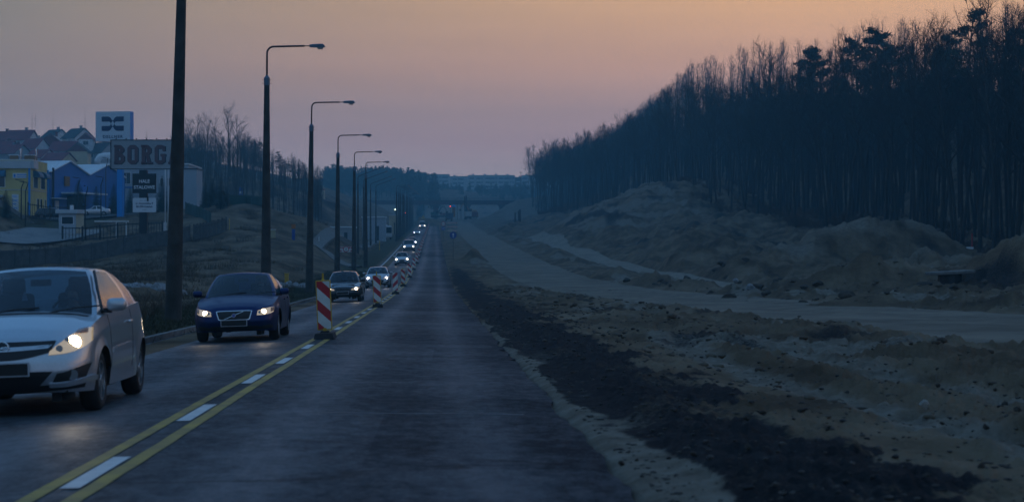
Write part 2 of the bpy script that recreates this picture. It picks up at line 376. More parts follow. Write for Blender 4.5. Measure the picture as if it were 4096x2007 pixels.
tur = np.maximum(tur, sstep(-40, -48, X)*sstep(228, 238, Y)*sstep(290, 270, Y)*.8)
tur = np.maximum(tur, .5*sstep(40, 50, X)*sstep(500, 700, Y)); tur = np.clip(tur*(1-snd_haze*.0), 0, 1)
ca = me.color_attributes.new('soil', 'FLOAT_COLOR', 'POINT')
ca.data.foreach_set('color', np.stack([np.clip(blk, 0, 1), np.clip(snd_haze, 0, 1), tur, np.ones_like(tur)], -1).astype(np.float32).ravel())

def soil_material():
    m = bpy.data.materials.new('soil'); m.use_nodes = True; nt = m.node_tree; b = nt.nodes['Principled BSDF']; b.inputs['Roughness'].default_value = .95; b.inputs['Specular IOR Level'].default_value = .15
    N = nt.nodes.new; L = nt.links.new
    tc = N('ShaderNodeTexCoord'); at_ = N('ShaderNodeAttribute'); at_.attribute_name = 'soil'; sp = N('ShaderNodeSeparateColor'); L(at_.outputs['Color'], sp.inputs[0])
    def noise(sc, det=6, rough=.6, scale=(1, 1, 1)):
        mp = N('ShaderNodeMapping'); mp.inputs['Scale'].default_value = scale; L(tc.outputs['Object'], mp.inputs[0])
        n = N('ShaderNodeTexNoise'); n.inputs['Scale'].default_value = sc; n.inputs['Detail'].default_value = det; n.inputs['Roughness'].default_value = rough; L(mp.outputs[0], n.inputs['Vector']); return n.outputs[0]
    def ramp(f, stops):
        r = N('ShaderNodeValToRGB'); e = r.color_ramp.elements
        while len(e) < len(stops): e.new(.5)
        for i, (p, c) in enumerate(stops): e[i].position = p; e[i].color = (*c, 1)
        L(f, r.inputs[0]); return r.outputs[0]
    def mix(f, a, c):
        x = N('ShaderNodeMix'); x.data_type = 'RGBA'; L(f, x.inputs[0]); L(a, x.inputs[6]); L(c, x.inputs[7]); return x.outputs[2]
    def sharp(chan, nz, k=.35):
        a = N('ShaderNodeMath'); a.operation = 'MULTIPLY_ADD'; L(nz, a.inputs[0]); a.inputs[1].default_value = k; a.inputs[2].default_value = -k/2
        s = N('ShaderNodeMath'); s.operation = 'ADD'; L(chan, s.inputs[0]); L(a.outputs[0], s.inputs[1])
        r = N('ShaderNodeMapRange'); r.inputs[1].default_value = .35; r.inputs[2].default_value = .62; L(s.outputs[0], r.inputs[0]); return r.outputs[0]
    nA = noise(.35, 8, .65, (1, .55, 1)); nB = noise(3.2, 6, .6, (1, .7, 1)); nC = noise(14, 4)
    earth = ramp(nA, [(.30, (.030, .019, .011)), (.45, (.098, .064, .036)), (.55, (.150, .104, .063)), (.68, (.215, .158, .102))])
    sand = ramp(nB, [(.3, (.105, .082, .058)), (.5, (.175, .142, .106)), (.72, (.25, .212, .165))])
    black = ramp(nB, [(.35, (.005, .0055, .0065)), (.6, (.013, .0135, .015)), (.75, (.050, .044, .040))])
    turf = ramp(nB, [(.3, (.018, .022, .009)), (.5, (.040, .042, .017)), (.68, (.075, .06, .03))])
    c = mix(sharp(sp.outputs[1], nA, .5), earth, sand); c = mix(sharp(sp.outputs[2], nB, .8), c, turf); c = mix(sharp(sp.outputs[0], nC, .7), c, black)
    L(c, b.inputs['Base Color'])
    bp = N('ShaderNodeBump'); bp.inputs['Strength'].default_value = .8; bp.inputs['Distance'].default_value = .12; L(nB, bp.inputs['Height'])
    bp2 = N('ShaderNodeBump'); bp2.inputs['Strength'].default_value = .6; bp2.inputs['Distance'].default_value = .03; L(nC, bp2.inputs['Height']); L(bp.outputs[0], bp2.inputs['Normal'])
    L(bp2.outputs[0], b.inputs['Normal']); return m
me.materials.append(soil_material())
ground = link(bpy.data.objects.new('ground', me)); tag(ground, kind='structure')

# ------------------------------------------------------------------ sheets: road, haul road, strip, bay, paths
def sheet(name, ys, left, right, zf, material, nx=14, kind='structure', skirt=.12):
    ys = np.asarray(ys, float); l = left(ys); r = right(ys); t = np.linspace(0, 1, nx)
    xs = l[:, None] + (r-l)[:, None]*t[None]; yy = np.repeat(ys[:, None], nx, 1); zz = zf(xs, yy)
    # a skirt so the slab has an edge
    xs = np.c_[xs[:, :1], xs, xs[:, -1:]]; yy = np.c_[yy[:, :1], yy, yy[:, -1:]]; zz = np.c_[zz[:, :1]-skirt, zz, zz[:, -1:]-skirt]
    n, c = xs.shape; co = np.stack([xs, yy, zz], -1).reshape(-1, 3); i = (np.arange(n-1)[:, None]*c + np.arange(c-1)[None]).ravel()
    me = mesh_np(name, co, np.stack([i, i+1, i+c+1, i+c], -1)); me.materials.append(material)
    me.set_sharp_from_angle(angle=R(40))
    o = link(bpy.data.objects.new(name, me)); tag(o, kind=kind); return o
def geo(a, b, r): 
    o = [a]
    while o[-1] < b: o.append(o[-1]*r + .02)
    return np.array(o[:-1] + [b])

def asphalt_material(name, base, worn, seam=True):
    m = bpy.data.materials.new(name); m.use_nodes = True; nt = m.node_tree; b = nt.nodes['Principled BSDF']
    N = nt.nodes.new; L = nt.links.new; tc = N('ShaderNodeTexCoord')
    def noise(sc, det, scale, rough=.6):
        mp = N('ShaderNodeMapping'); mp.inputs['Scale'].default_value = scale; L(tc.outputs['Object'], mp.inputs[0])
        n = N('ShaderNodeTexNoise'); n.inputs['Scale'].default_value = sc; n.inputs['Detail'].default_value = det; n.inputs['Roughness'].default_value = rough; L(mp.outputs[0], n.inputs['Vector']); return n.outputs[0]
    def m2(op, a, c, k=None):
        x = N('ShaderNodeMath'); x.operation = op
        for i, v in enumerate((a, c, k)):
            if v is None: continue
            if isinstance(v, (int, float)): x.inputs[i].default_value = v
            else: L(v, x.inputs[i])
        return x.outputs[0]
    sp = N('ShaderNodeSeparateXYZ'); L(tc.outputs['Object'], sp.inputs[0]); X = sp.outputs[0]
    wob = noise(.12, 2, (1, .3, 1))
    # worn wheel tracks
    tr = m2('MULTIPLY_ADD', wob, .5, X)
    def track(x0, w): 
        d = m2('DIVIDE', m2('SUBTRACT', tr, x0), w); return m2('POWER', 2.718, m2('MULTIPLY', m2('MULTIPLY', d, d), -1))
    t = m2('ADD', m2('ADD', track(.62, .38), track(-1.15, .38)), m2('ADD', track(-3.25, .38), track(-4.95, .38)))
    big = noise(.09, 5, (1, .35, 1)); fine = noise(26, 3, (1, 1, 1)); mid = noise(1.4, 6, (1.3, .25, 1), .7)
    cross = noise(.55, 3, (.06, 1, 1), .5)
    r = N('ShaderNodeValToRGB'); r.color_ramp.elements[0].position = .38; r.color_ramp.elements[1].position = .68
    r.color_ramp.elements[0].color = (*base, 1); r.color_ramp.elements[1].color = (*worn, 1)
    f = m2('ADD', m2('ADD', m2('MULTIPLY', t, .16), m2('MULTIPLY', big, .40)), m2('ADD', m2('MULTIPLY', mid, .22), m2('ADD', m2('MULTIPLY', fine, .10), m2('MULTIPLY', cross, .22))))
    # reinstated patches of slightly different tone
    pv = N('ShaderNodeTexVoronoi'); pv.inputs['Scale'].default_value = .16; pv.distance = 'CHEBYCHEV'; pm = N('ShaderNodeMapping'); pm.inputs['Scale'].default_value = (1.6, .8, 1); L(tc.outputs['Object'], pm.inputs[0]); L(pm.outputs[0], pv.inputs['Vector'])
    ps = N('ShaderNodeSeparateColor'); L(pv.outputs['Color'], ps.inputs[0]); f = m2('ADD', f, m2('MULTIPLY_ADD', ps.outputs[0], .13, -.065)); f = m2('ADD', f, m2('ADD', m2('MULTIPLY_ADD', noise(34, 3, (1, .6, 1)), .30, -.15), m2('MULTIPLY_ADD', noise(6, 4, (1, .5, 1), .7), .52, -.26)))
    L(f, r.inputs[0])
    # transverse cracks and sealed joints
    vor = N('ShaderNodeTexVoronoi'); vor.feature = 'DISTANCE_TO_EDGE'; vor.inputs['Scale'].default_value = .11
    mp = N('ShaderNodeMapping'); mp.inputs['Scale'].default_value = (.42, 1, 1); L(tc.outputs['Object'], mp.inputs[0])
    nv = N('ShaderNodeTexNoise'); nv.inputs['Scale'].default_value = 1.1; L(mp.outputs[0], nv.inputs['Vector'])
    va = N('ShaderNodeVectorMath'); va.operation = 'MULTIPLY_ADD'; L(nv.outputs['Color'], va.inputs[0]); va.inputs[1].default_value = (1.5, 1.5, 0); L(mp.outputs[0], va.inputs[2]); L(va.outputs[0], vor.inputs['Vector'])
    crack = m2('LESS_THAN', vor.outputs['Distance'], .0022)
    mx = N('ShaderNodeMix'); mx.data_type = 'RGBA'; L(m2('MULTIPLY', crack, .55), mx.inputs[0]); L(r.outputs[0], mx.inputs[6]); mx.inputs[7].default_value = (.012, .012, .013, 1)
    L(mx.outputs[2], b.inputs['Base Color'])
    rr = N('ShaderNodeMapRange'); L(f, rr.inputs[0]); rr.inputs[1].default_value = .3; rr.inputs[2].default_value = .75; rr.inputs[3].default_value = .72; rr.inputs[4].default_value = .46; L(rr.outputs[0], b.inputs['Roughness'])
    b.inputs['Specular Tint'].default_value = (.55, .78, 1.0, 1); lane = N('ShaderNodeMapRange'); L(X, lane.inputs[0]); lane.inputs[1].default_value = -5.0; lane.inputs[2].default_value = .5; lane.inputs[3].default_value = .24; lane.inputs[4].default_value = 0.012; L(lane.outputs[0], b.inputs['Specular IOR Level'])
    bp = N('ShaderNodeBump'); bp.inputs['Strength'].default_value = .35; bp.inputs['Distance'].default_value = .01; L(fine, bp.inputs['Height'])
    bp2 = N('ShaderNodeBump'); bp2.inputs['Strength'].default_value = .25; bp2.inputs['Distance'].default_value = .05; L(mid, bp2.inputs['Height']); L(bp.outputs[0], bp2.inputs['Normal'])
    L(bp2.outputs[0], b.inputs['Normal']); return m
ASPH = asphalt_material('asphalt', (.020, .025, .030), (.102, .114, .125))
road = sheet('road', np.r_[-60, -20, geo(2, 664, 1.012)], lambda y: y*0-6.2, lambda y: 1.30 + .05*fbm(y*.9, y*0, 3) + .07*pnoise(y*.28, y*0+3) - .12*(pnoise(y*1.9, y*0+8) > .62), zroad, ASPH, nx=26)
HAUL = mat('gravel_base', (.105,.078,.048), .9, var=.0, vscale=.35, bump=.9, bscale=5, col2=(.20,.158,.108))
haul = sheet('dirt_road', geo(14, 790, 1.02), lambda y: haul_l(y)-.5, lambda y: haul_r(y)+.5, lambda X, Y: zr(Y) - .05 + .03*fbm(X*.8, Y*.12, 3) + .035*pnoise(X*2.6, Y*.02) + .02*fbm(X*2, Y*1.2, 3), HAUL, nx=40)
STRIP = mat('pale_strip', (.13,.104,.070), .9, vscale=.9, bump=.6, bscale=6, col2=(.25,.205,.148))
strip = sheet('sand_path', geo(112, 408, 1.02), lambda y: y*0+18.7, lambda y: y*0+22.1, lambda X, Y: zr(Y) + tps(X, Y)*np.maximum(0, sstep(15, 23, X)) - .10 + .05*fbm(X*.8, Y*.12, 3), STRIP, nx=24)

# kerbs, bay, footpath on the left
KERB = mat('kerb_concrete', (.16,.155,.145), .85, var=.25, vscale=4, bump=.3)
GR = .16
def kerb_line(name, pts, w=.15, h=.12, drop=.0):
    mb = MB(); 
    for i in range(len(pts)-1):
        a, b = Vector(pts[i]), Vector(pts[i+1]); d = (b-a); L_ = d.length; n = max(1, int(L_/1.0)); nv = Vector((-d.y, d.x, 0)).normalized()*w
    P = [Vector(p) for p in pts]; vs = []; fs = []
    for i, p in enumerate(P):
        d = (P[min(i+1, len(P)-1)]-P[max(i-1, 0)]); nv = Vector((-d.y, d.x, 0)).normalized()*w
        vs += [p+Vector((0,0,-.1)), p+Vector((0,0,h)), p+nv+Vector((0,0,h)), p+nv+Vector((0,0,-.1))]
    for i in range(len(P)-1):
        for k in range(4): k2 = (k+1) % 4; fs.append((i*4+k, i*4+4+k, i*4+4+k2, i*4+k2))
    fs += [(0,1,2,3), tuple(len(vs)-4+k for k in (3,2,1,0))]
    mb.add(vs, fs); return tag(mb.build(name, KERB), kind='structure')
def zl(x, y): return float(zroad(x, y))
kpts = [(-6.2, y, zl(-6.2, y)) for y in list(geo(8, 190, 1.03))] + [(-7.2, 196, zl(-7, 196)), (-9.0, 204, zl(-9, 204)), (-9.8, 212, zl(-9.5, 212))] + [(-9.9, y, zl(-9.5, y)) for y in range(220, 352, 8)] + [(-9.0, 358, zl(-9, 358)), (-7.2, 368, zl(-7, 368)), (-6.2, 375, zl(-6.2, 375))] + [(-6.2, y, zl(-6.2, y)) for y in range(385, 660, 12)]
kerb_line('kerb', kpts)
BAYM = asphalt_material('bay_asphalt', (.025,.026,.027), (.062,.062,.062))
bay = sheet('bus_bay', np.r_[190, 196, 204, 212, np.arange(220, 352, 6), 352, 358, 368, 375], lambda y: np.interp(y, [190, 196, 204, 212, 352, 358, 368, 375], [-6.22, -7.2, -9.0, -9.8, -9.9, -9.0, -7.2, -6.22]), lambda y: y*0-6.205, lambda X, Y: zroad(X*0-6.2, Y) + (X+6.2)*.01, BAYM, nx=6)
PATHM = mat('footpath_paving', (.12,.11,.10), .85, var=.2, vscale=2, bump=.3, col2=(.16,.15,.13))
def ribbon(name, pts, w, material, lift=.05, kind='structure', fine=False):
    P = [Vector((p[0], p[1], 0)) for p in pts]; Q = []
    for i in range(len(P)-1):
        for k in range(6): 
            t = k/6; p0 = P[max(i-1, 0)]; p1 = P[i]; p2 = P[i+1]; p3 = P[min(i+2, len(P)-1)]
            Q.append(.5*((2*p1) + (p2-p0)*t + (2*p0-5*p1+4*p2-p3)*t*t + (3*p1-p0-3*p2+p3)*t**3))
    Q.append(P[-1]); vs = []; fs = []
    for i, p in enumerate(Q):
        d = (Q[min(i+1, len(Q)-1)]-Q[max(i-1, 0)]).normalized(); n = Vector((-d.y, d.x, 0))
        ww = w[0] + (w[1]-w[0])*i/(len(Q)-1) if isinstance(w, tuple) else w
        row = [p + n*ww*(k/4-.5) for k in range(5)]
        zz = ground_z([q.x for q in row], [q.y for q in row], fine)
        for q, z in zip(row, zz): vs.append((q.x, q.y, max(z, (z+zz.mean())/2) + lift))
        for q, z in ((row[0], zz[0]), (row[-1], zz[-1])): vs.append((q.x, q.y, z-.3))
    for i in range(len(Q)-1):
        a = i*7; b = a+7
        for k in range(4): fs.append((a+k, b+k, b+k+1, a+k+1))
        fs.append((a+5, b+5, b, a)); fs.append((a+4, b+4, b+6, a+6))
    mb = MB(); mb.add(vs, fs); return tag(mb.build(name, material), kind=kind)
ribbon('footpath', [(-8.6,206),(-10.4,214),(-12.6,223),(-14.4,232),(-15.0,242),(-14.2,256),(-12.8,275),(-11.9,300),(-11.6,340),(-11.4,380)], (1.5, 2.0), PATHM, lift=.16)

# painted lines
YEL = mat('yellow_line_paint', (.46,.29,.018), .6, var=.3, vscale=1.6, col2=(.25,.165,.03)); WHT = mat('white_line_paint', (.62,.62,.60), .55, var=.1, vscale=5)
def line_sheet(name, x0, x1, ys, material, lift=.006):
    ys = np.asarray(ys, float); vs = []; fs = []
    wob = .016*pnoise(ys*.16, ys*0+x0) + .006*pnoise(ys*1.3, ys*0+x0*3)
    for y, w in zip(ys, wob):
        for x in (x0+w, x1+w): vs.append((x, y, float(zroad(x, y))+lift))
    for i in range(len(ys)-1): fs.append((2*i, 2*i+1, 2*i+3, 2*i+2))
    mb = MB(); mb.add(vs, fs); return tag(mb.build(name, material), kind='structure')
line_sheet('yellow_line', -2.59, -2.475, geo(4, 655, 1.012), YEL)
line_sheet('yellow_line', -2.295, -2.18, geo(4, 655, 1.012), YEL)
mb = MB(); yy = 12.35
for s_, e_ in [(8, 9.9), (12.5, 14.6), (18.1, 20.3), (24.1, 26.2)] + [(29.2+5.6*k, 31.2+5.6*k) for k in range(110)]:
    if e_ > 650: break
    vs = []; fs = []
    for i, y in enumerate(np.linspace(s_, e_, 5)): vs += [(-2.452, y, zl(-2.45, y)+.008), (-2.318, y, zl(-2.32, y)+.008)]
    mb.add(vs, [(2*i, 2*i+1, 2*i+3, 2*i+2) for i in range(4)])
tag(mb.build('white_line', WHT), kind='structure')
line_sheet('bay_line', -6.16, -6.04, np.arange(192, 376, 4), WHT)
# earlier road joints: thin pale concrete joints across the running lane
mb = MB()
for y, x0, x1 in ((19.3,-1.2,.9),(19.6,-1.25,-1.05),(19.5,.25,.5),(31.2,-.9,.4),(31.5,-.5,.2),(24.6,-1.0,-.3),(40,-1.6,-1.3),(305,-2.0,1.0),(236,-2.0,1.1)):
    vs = []; 
    for x in np.linspace(x0, x1, 7):
        w = .035 + .03*abs(math.sin(x*9+y)); jy = .05*math.sin(x*5+y)
        vs += [(x, y+jy, zl(x, y)+.004), (x, y+jy+w, zl(x, y+w)+.004)]
    mb.add(vs, [(2*i, 2*i+2, 2*i+3, 2*i+1) for i in range(6)])
tag(mb.build('road_joint', mat('joint_grout', (.19,.185,.18), .8, var=.3, vscale=8)), kind='structure')

def merge_np(name, items, material, kind='stuff', label=None):
    cs = []; qs = []; off = 0; out = None
    for me, M in items:
        nv = len(me.vertices); v = np.empty(nv*3, np.float32); me.vertices.foreach_get('co', v); v = v.reshape(-1, 3); A = np.array(M); cs.append(v @ A[:3, :3].T + A[:3, 3])
        nl = len(me.loops); li = np.empty(nl, np.int32); me.loops.foreach_get('vertex_index', li); lt = np.empty(len(me.polygons), np.int32); me.polygons.foreach_get('loop_total', lt); qs.append((li+off, lt)); off += nv
    co = np.concatenate(cs); li = np.concatenate([q[0] for q in qs]); lt = np.concatenate([q[1] for q in qs]); me = bpy.data.meshes.new(name)
    me.vertices.add(len(co)); me.vertices.foreach_set('co', co.astype(np.float32).ravel()); me.loops.add(len(li)); me.loops.foreach_set('vertex_index', li); me.polygons.add(len(lt)); me.polygons.foreach_set('loop_start', np.r_[0, np.cumsum(lt)[:-1]].astype(np.int32)); me.update(calc_edges=True)
    me.materials.append(material); o = link(bpy.data.objects.new(name, me)); return tag(o, kind=kind)
# ------------------------------------------------------------------ vehicles
GLASS = None
def glass_mat(name, tint, alpha):
    m = bpy.data.materials.new(name); m.use_nodes = True; nt = m.node_tree; nt.nodes.clear()
    o = nt.nodes.new('ShaderNodeOutputMaterial'); tr = nt.nodes.new('ShaderNodeBsdfTransparent'); gl = nt.nodes.new('ShaderNodeBsdfGlossy'); df = nt.nodes.new('ShaderNodeBsdfDiffuse')
    fr = nt.nodes.new('ShaderNodeFresnel'); fr.inputs[0].default_value = 1.55; mx = nt.nodes.new('ShaderNodeMixShader'); mx2 = nt.nodes.new('ShaderNodeMixShader')
    tr.inputs[0].default_value = (*tint, 1); gl.inputs[0].default_value = (.95, .97, 1, 1); gl.inputs[1].default_value = .03; df.inputs[0].default_value = (.02, .03, .04, 1)
    mx2.inputs[0].default_value = alpha; nt.links.new(tr.outputs[0], mx2.inputs[1]); nt.links.new(df.outputs[0], mx2.inputs[2])
    nt.links.new(fr.outputs[0], mx.inputs[0]); nt.links.new(mx2.outputs[0], mx.inputs[1]); nt.links.new(gl.outputs[0], mx.inputs[2])
    nt.links.new(mx.outputs[0], o.inputs[0]); return m
GLASS = glass_mat('car_glass', (.42, .52, .56), .22)
DARKGLASS = glass_mat('tinted_glass', (.12, .15, .18), .5)
TYRE = mat('tyre_rubber', (.012, .012, .013), .75, bump=.2, bscale=30)
BLKP = mat('black_plastic', (.012, .013, .015), .55)
INTR = mat('car_interior', (.018, .020, .024), .8)
RIMM = mat('rim_alloy', (.42, .44, .47), .28, metal=.9)
CHRM = mat('chrome_trim', (.65, .67, .70), .16, metal=1.0)
LAMPG = mat('lamp_reflector', (.30, .31, .33), .12, metal=.6, coat=1.0)
LAMPL = mat('lamp_reflector_lit', (.45, .42, .36), .15, metal=.5, coat=1.0, emit=(1.0, .72, .38), estr=.30)
PLATE = mat('plate_black', (.006, .006, .006), .5); PLATEW = mat('plate_rim', (.45, .47, .5), .5)
AMBER = mat('amber_lens', (.45, .12, .015), .2, coat=1); REDL = mat('red_lens', (.30, .012, .012), .2, coat=1.0)
BULBW = mat('bulb_warm', (1, 1, 1), .3, emit=(1.0, .76, .44), estr=20.0)
BULBC = mat('bulb_cool', (1, 1, 1), .3, emit=(.93, .90, 1.0), estr=16.0)
BULBF = mat('bulb_far', (1, 1, 1), .3, emit=(1.0, .88, .72), estr=9.0)
def paint(name, col, metal=.55, rough=.32): return mat(name, col, rough, metal=metal, coat=1.0, var=.04, vscale=40)

def crv(pts, n):
    """Catmull-Rom through 2-D points"""
    out = []
    for i in range(len(pts)-1):
        p0 = pts[max(i-1, 0)]; p1 = pts[i]; p2 = pts[i+1]; p3 = pts[min(i+2, len(pts)-1)]
        for k in range(n):
            t = k/n; out.append(tuple(.5*((2*b)+(c-a)*t+(2*a-5*b+4*c-d)*t*t+(3*b-a-3*c+d)*t**3) for a, b, c, d in zip(p0, p1, p2, p3)))
    out.append(tuple(pts[-1])); return out
def interp(x, tab): return float(np.interp(x, [a for a, _ in tab], [b for _, b in tab]))

def body_shell(P):
    """lower body: rings around the plan outline, stacked from sill to shoulder, plus the lid (bonnet, boot)"""
    L, W = P['L']/2, P['W']/2; yf, yr = -L, L
    cf, cr_ = P.get('cf', .42), P.get('cr', .35)
    out = [(0, yf), (.42*W, yf+.025+.05*cf), (.72*W, yf+.22*cf), (.91*W, yf+.62*cf), (.985*W, yf+1.3*cf), (W, yf+2.4*cf), (W, 0), (W, yr-2.0*cr_), (.975*W, yr-1.0*cr_), (.90*W, yr-.45*cr_), (.74*W, yr-.14*cr_), (.42*W, yr-.02), (0, yr)]
    c = crv(out, 12)
    # resample by length so the arches are smooth
    d = [0]
    for a, b in zip(c, c[1:]): d.append(d[-1]+math.dist(a, b))
    N = P.get('N', 110); pts = []
    for i in range(N+1):
        s = d[-1]*i/N; j = max(1, min(len(d)-1, int(np.searchsorted(d, s)))); t = (s-d[j-1])/max(1e-9, d[j]-d[j-1])
        pts.append((c[j-1][0]+(c[j][0]-c[j-1][0])*t, c[j-1][1]+(c[j][1]-c[j-1][1])*t))
    wr = P['wheel_r'] + P.get('arch_gap', .045); zt = P['shoulder']; M = 13; rows = []
    for (x, y) in pts:
        zs = interp(y, zt); zb = interp(y, P['sill']); onside = x > .80*W; arch = 0; lip = 0
        for wy in P['wheels']:
            dd = abs(y-wy)
            if onside and dd < wr: arch = max(arch, P['wheel_r'] + math.sqrt(max(0, wr*wr-dd*dd)))
            if onside and dd < wr+.10: lip = max(lip, 1-max(0, dd-wr)/.10)
        z0 = max(zb, arch); r = []
        for k in range(M+1):
            v = k/M; v2 = v**.9; z = z0 + (zs-z0)*v2
            kx = interp(z/zs, P['section']); fi = interp(z, P['front']); ri = interp(z, P['rear'])
            wf = max(0, 1-(y-yf)/(1.5*cf))**1.5 if y < 0 else 0; wb = max(0, 1-(yr-y)/.6)**1.5 if y > 0 else 0
            lp = .022*lip*max(0, 1-abs(math.hypot(min(abs(y-w_) for w_ in P['wheels']), z-P['wheel_r'])-wr)/.10) if onside else 0
            r.append((x*kx+lp, y+fi*wf-ri*wb, z))
        rows.append(r)
    mb = MB(); vs = []; fs = []; K = M+1
    for r in rows: vs += r
    for i in range(N):
        for k in range(M): fs.append((i*K+k, (i+1)*K+k, (i+1)*K+k+1, i*K+k+1))
    U = 10; base = len(vs); cr0 = P.get('crown', .05)
    for r in rows:
        x, y, z = r[-1]
        for u in range(1, U+1):
            f = 1-u/U; lx = x*f; cz = z + cr0*(x/W)*(1-f*f) - .018*max(0, (f-.80)/.2)*0
            if u <= 2: cz -= .010*(x/W)
            vs.append((lx, y, cz))
    for i in range(N):
        for u in range(U):
            a = i*K+M if u == 0 else base+i*U+u-1; b = (i+1)*K+M if u == 0 else base+(i+1)*U+u-1
            fs.append((a, b, base+(i+1)*U+u, base+i*U+u))
    n = len(vs); vs += [(-x, y, z) for x, y, z in vs]; fs += [tuple(q+n for q in f[::-1]) for f in fs]
    mb.add(vs, fs); return mb, rows

def greenhouse(P):
    """roof, pillars and the panes between them; returns MB for the painted shell and one MB per pane"""
    G = P['green']; wb, wt = G['wb'], G['wt']; yb0, yb1, yt0, yt1, zt = G['yb0'], G['yb1'], G['yt0'], G['yt1'], G['zt']
    B = G['B']; C_ = G['C']; zs = P['shoulder']; cr0 = P.get('crown', .05)
    base = [(0, yb0), (.45*wb, yb0+.03), (.86*wb, yb0+.16), (.95*wb, yb0+.30), (wb, B[0]), (wb, B[1]), (.99*wb, C_[0]), (.93*wb, yb1-G.get('rc', .20)), (.80*wb, yb1-.07), (.42*wb, yb1-.01), (0, yb1)]
    top = [(0, yt0), (.45*wt, yt0+.02), (.88*wt, yt0+.09), (.97*wt, yt0+.16), (wt, B[2]), (wt, B[3]), (.99*wt, C_[1]), (.95*wt, yt1-.14), (.82*wt, yt1-.05), (.42*wt, yt1-.01), (0, yt1)]
    names = ['windscreen', 'windscreen', None, 'side_window', None, 'side_window' if G.get('rear_side', True) else None, None, None, 'rear_window', 'rear_window']
    if G.get('lean'): pass
    nsub = [4, 4, 2, 6, 2, 6, 3, 2, 3, 4]
    def smooth(pts, ns):
        out = []; idx = [0]
        for i in range(len(pts)-1):
            p0 = pts[max(i-1, 0)]; p1 = pts[i]; p2 = pts[i+1]; p3 = pts[min(i+2, len(pts)-1)]
            if i == 0: p0 = (-p2[0], p2[1])
            if i == len(pts)-2: p3 = (-p1[0], p1[1])
            for k in range(ns[i]):
                t = k/ns[i]; ten = .5
                out.append(tuple(b + .5*t*(ten*2*(c-a)) *1.0*.5*2*(1-t)*(1-t) + (3*(c-b)-0)*t*t*0 + (c-b)*(t*t*(3-2*t)) - .5*t*t*(1-t)*ten*2*(d_-b) for a, b, c, d_ in zip(p0, p1, p2, p3)) if ns[i] < 5 else tuple(b+(c-b)*t for b, c in zip(p1, p2)))
            idx.append(len(out))
        out.append(pts[-1]); return out, idx
    pb, ib = smooth(base, nsub); pt, _ = smooth(top, nsub)
    V = 8; vv = [0, .035, .2, .4, .6, .78, .93, .975, 1.0]; grid = []
    for (xb, yb), (xt, yt) in zip(pb, pt):
        zb_ = interp(yb, zs) + cr0*(1-(xb/(P['W']/2))**2)*.85 - .03
        ztop = zt + G.get('rcrown', .045)*(1-(xt/wt)**2)*1.0 + interp(yt, G['roof'])
        col = []
        for v in vv:
            bl = math.sin(math.pi*min(1, v))*G.get('bulge', .03); nx = xb/wb; 
            ny = -1 if yb < (yb0+yb1)/2 else 1; side_ = abs(nx) > .9
            f = v; x = xb + (xt-xb)*f; y = yb + (yt-yb)*f; z = zb_ + (ztop-zb_)*f
            x += bl*nx; z += bl*.5*(1 if not side_ else 0)
            if v > .95: x -= .012*nx; z -= .004
            col.append((x, y, z))
        grid.append(col)
    shell = MB(); panes = {}
    nS = len(grid); K = len(vv); allv = [p for c in grid for p in c]
    seg_of = []
    for i, nm in enumerate(names): seg_of += [i]*nsub[i]
    def addpane(key, faces):
        vs = []; fs = []
        for f in faces:
            o = len(vs); vs += [allv[i] for i in f]; fs.append(tuple(range(o, o+len(f))))
        panes.setdefault(key, []).append((vs, fs))
    shell_f = []; pane_f = {}
    for i in range(nS-1):
        nm = names[seg_of[i]]
        for k in range(K-1):
            f = (i*K+k, (i+1)*K+k, (i+1)*K+k+1, i*K+k+1)
            if nm and 1 <= k <= 5: pane_f.setdefault((nm, seg_of[i] if nm == 'side_window' else 0), []).append(f)
            else: shell_f.append(f)
    # roof lid
    U = 6; vs = list(allv); b0 = len(vs)
    for c in grid:
        x, y, z = c[-1]
        for u in range(1, U+1):
            f = 1-u/U; zz = z + (G.get('rcrown', .045)*(1-(x*f/wt)**2) - G.get('rcrown', .045)*(1-(x/wt)**2)); vs.append((x*f, y, zz))
    for i in range(nS-1):
        for u in range(U):
            a = i*K+K-1 if u == 0 else b0+i*U+u-1; b = (i+1)*K+K-1 if u == 0 else b0+(i+1)*U+u-1
            shell_f.append((a, b, b0+(i+1)*U+u, b0+i*U+u))
    return vs, shell_f, pane_f

def mirrored(vs, fs): 
    n = len(vs); return list(vs)+[(-x, y, z) for x, y, z in vs], list(fs)+[tuple(q+n for q in f[::-1]) for f in fs]

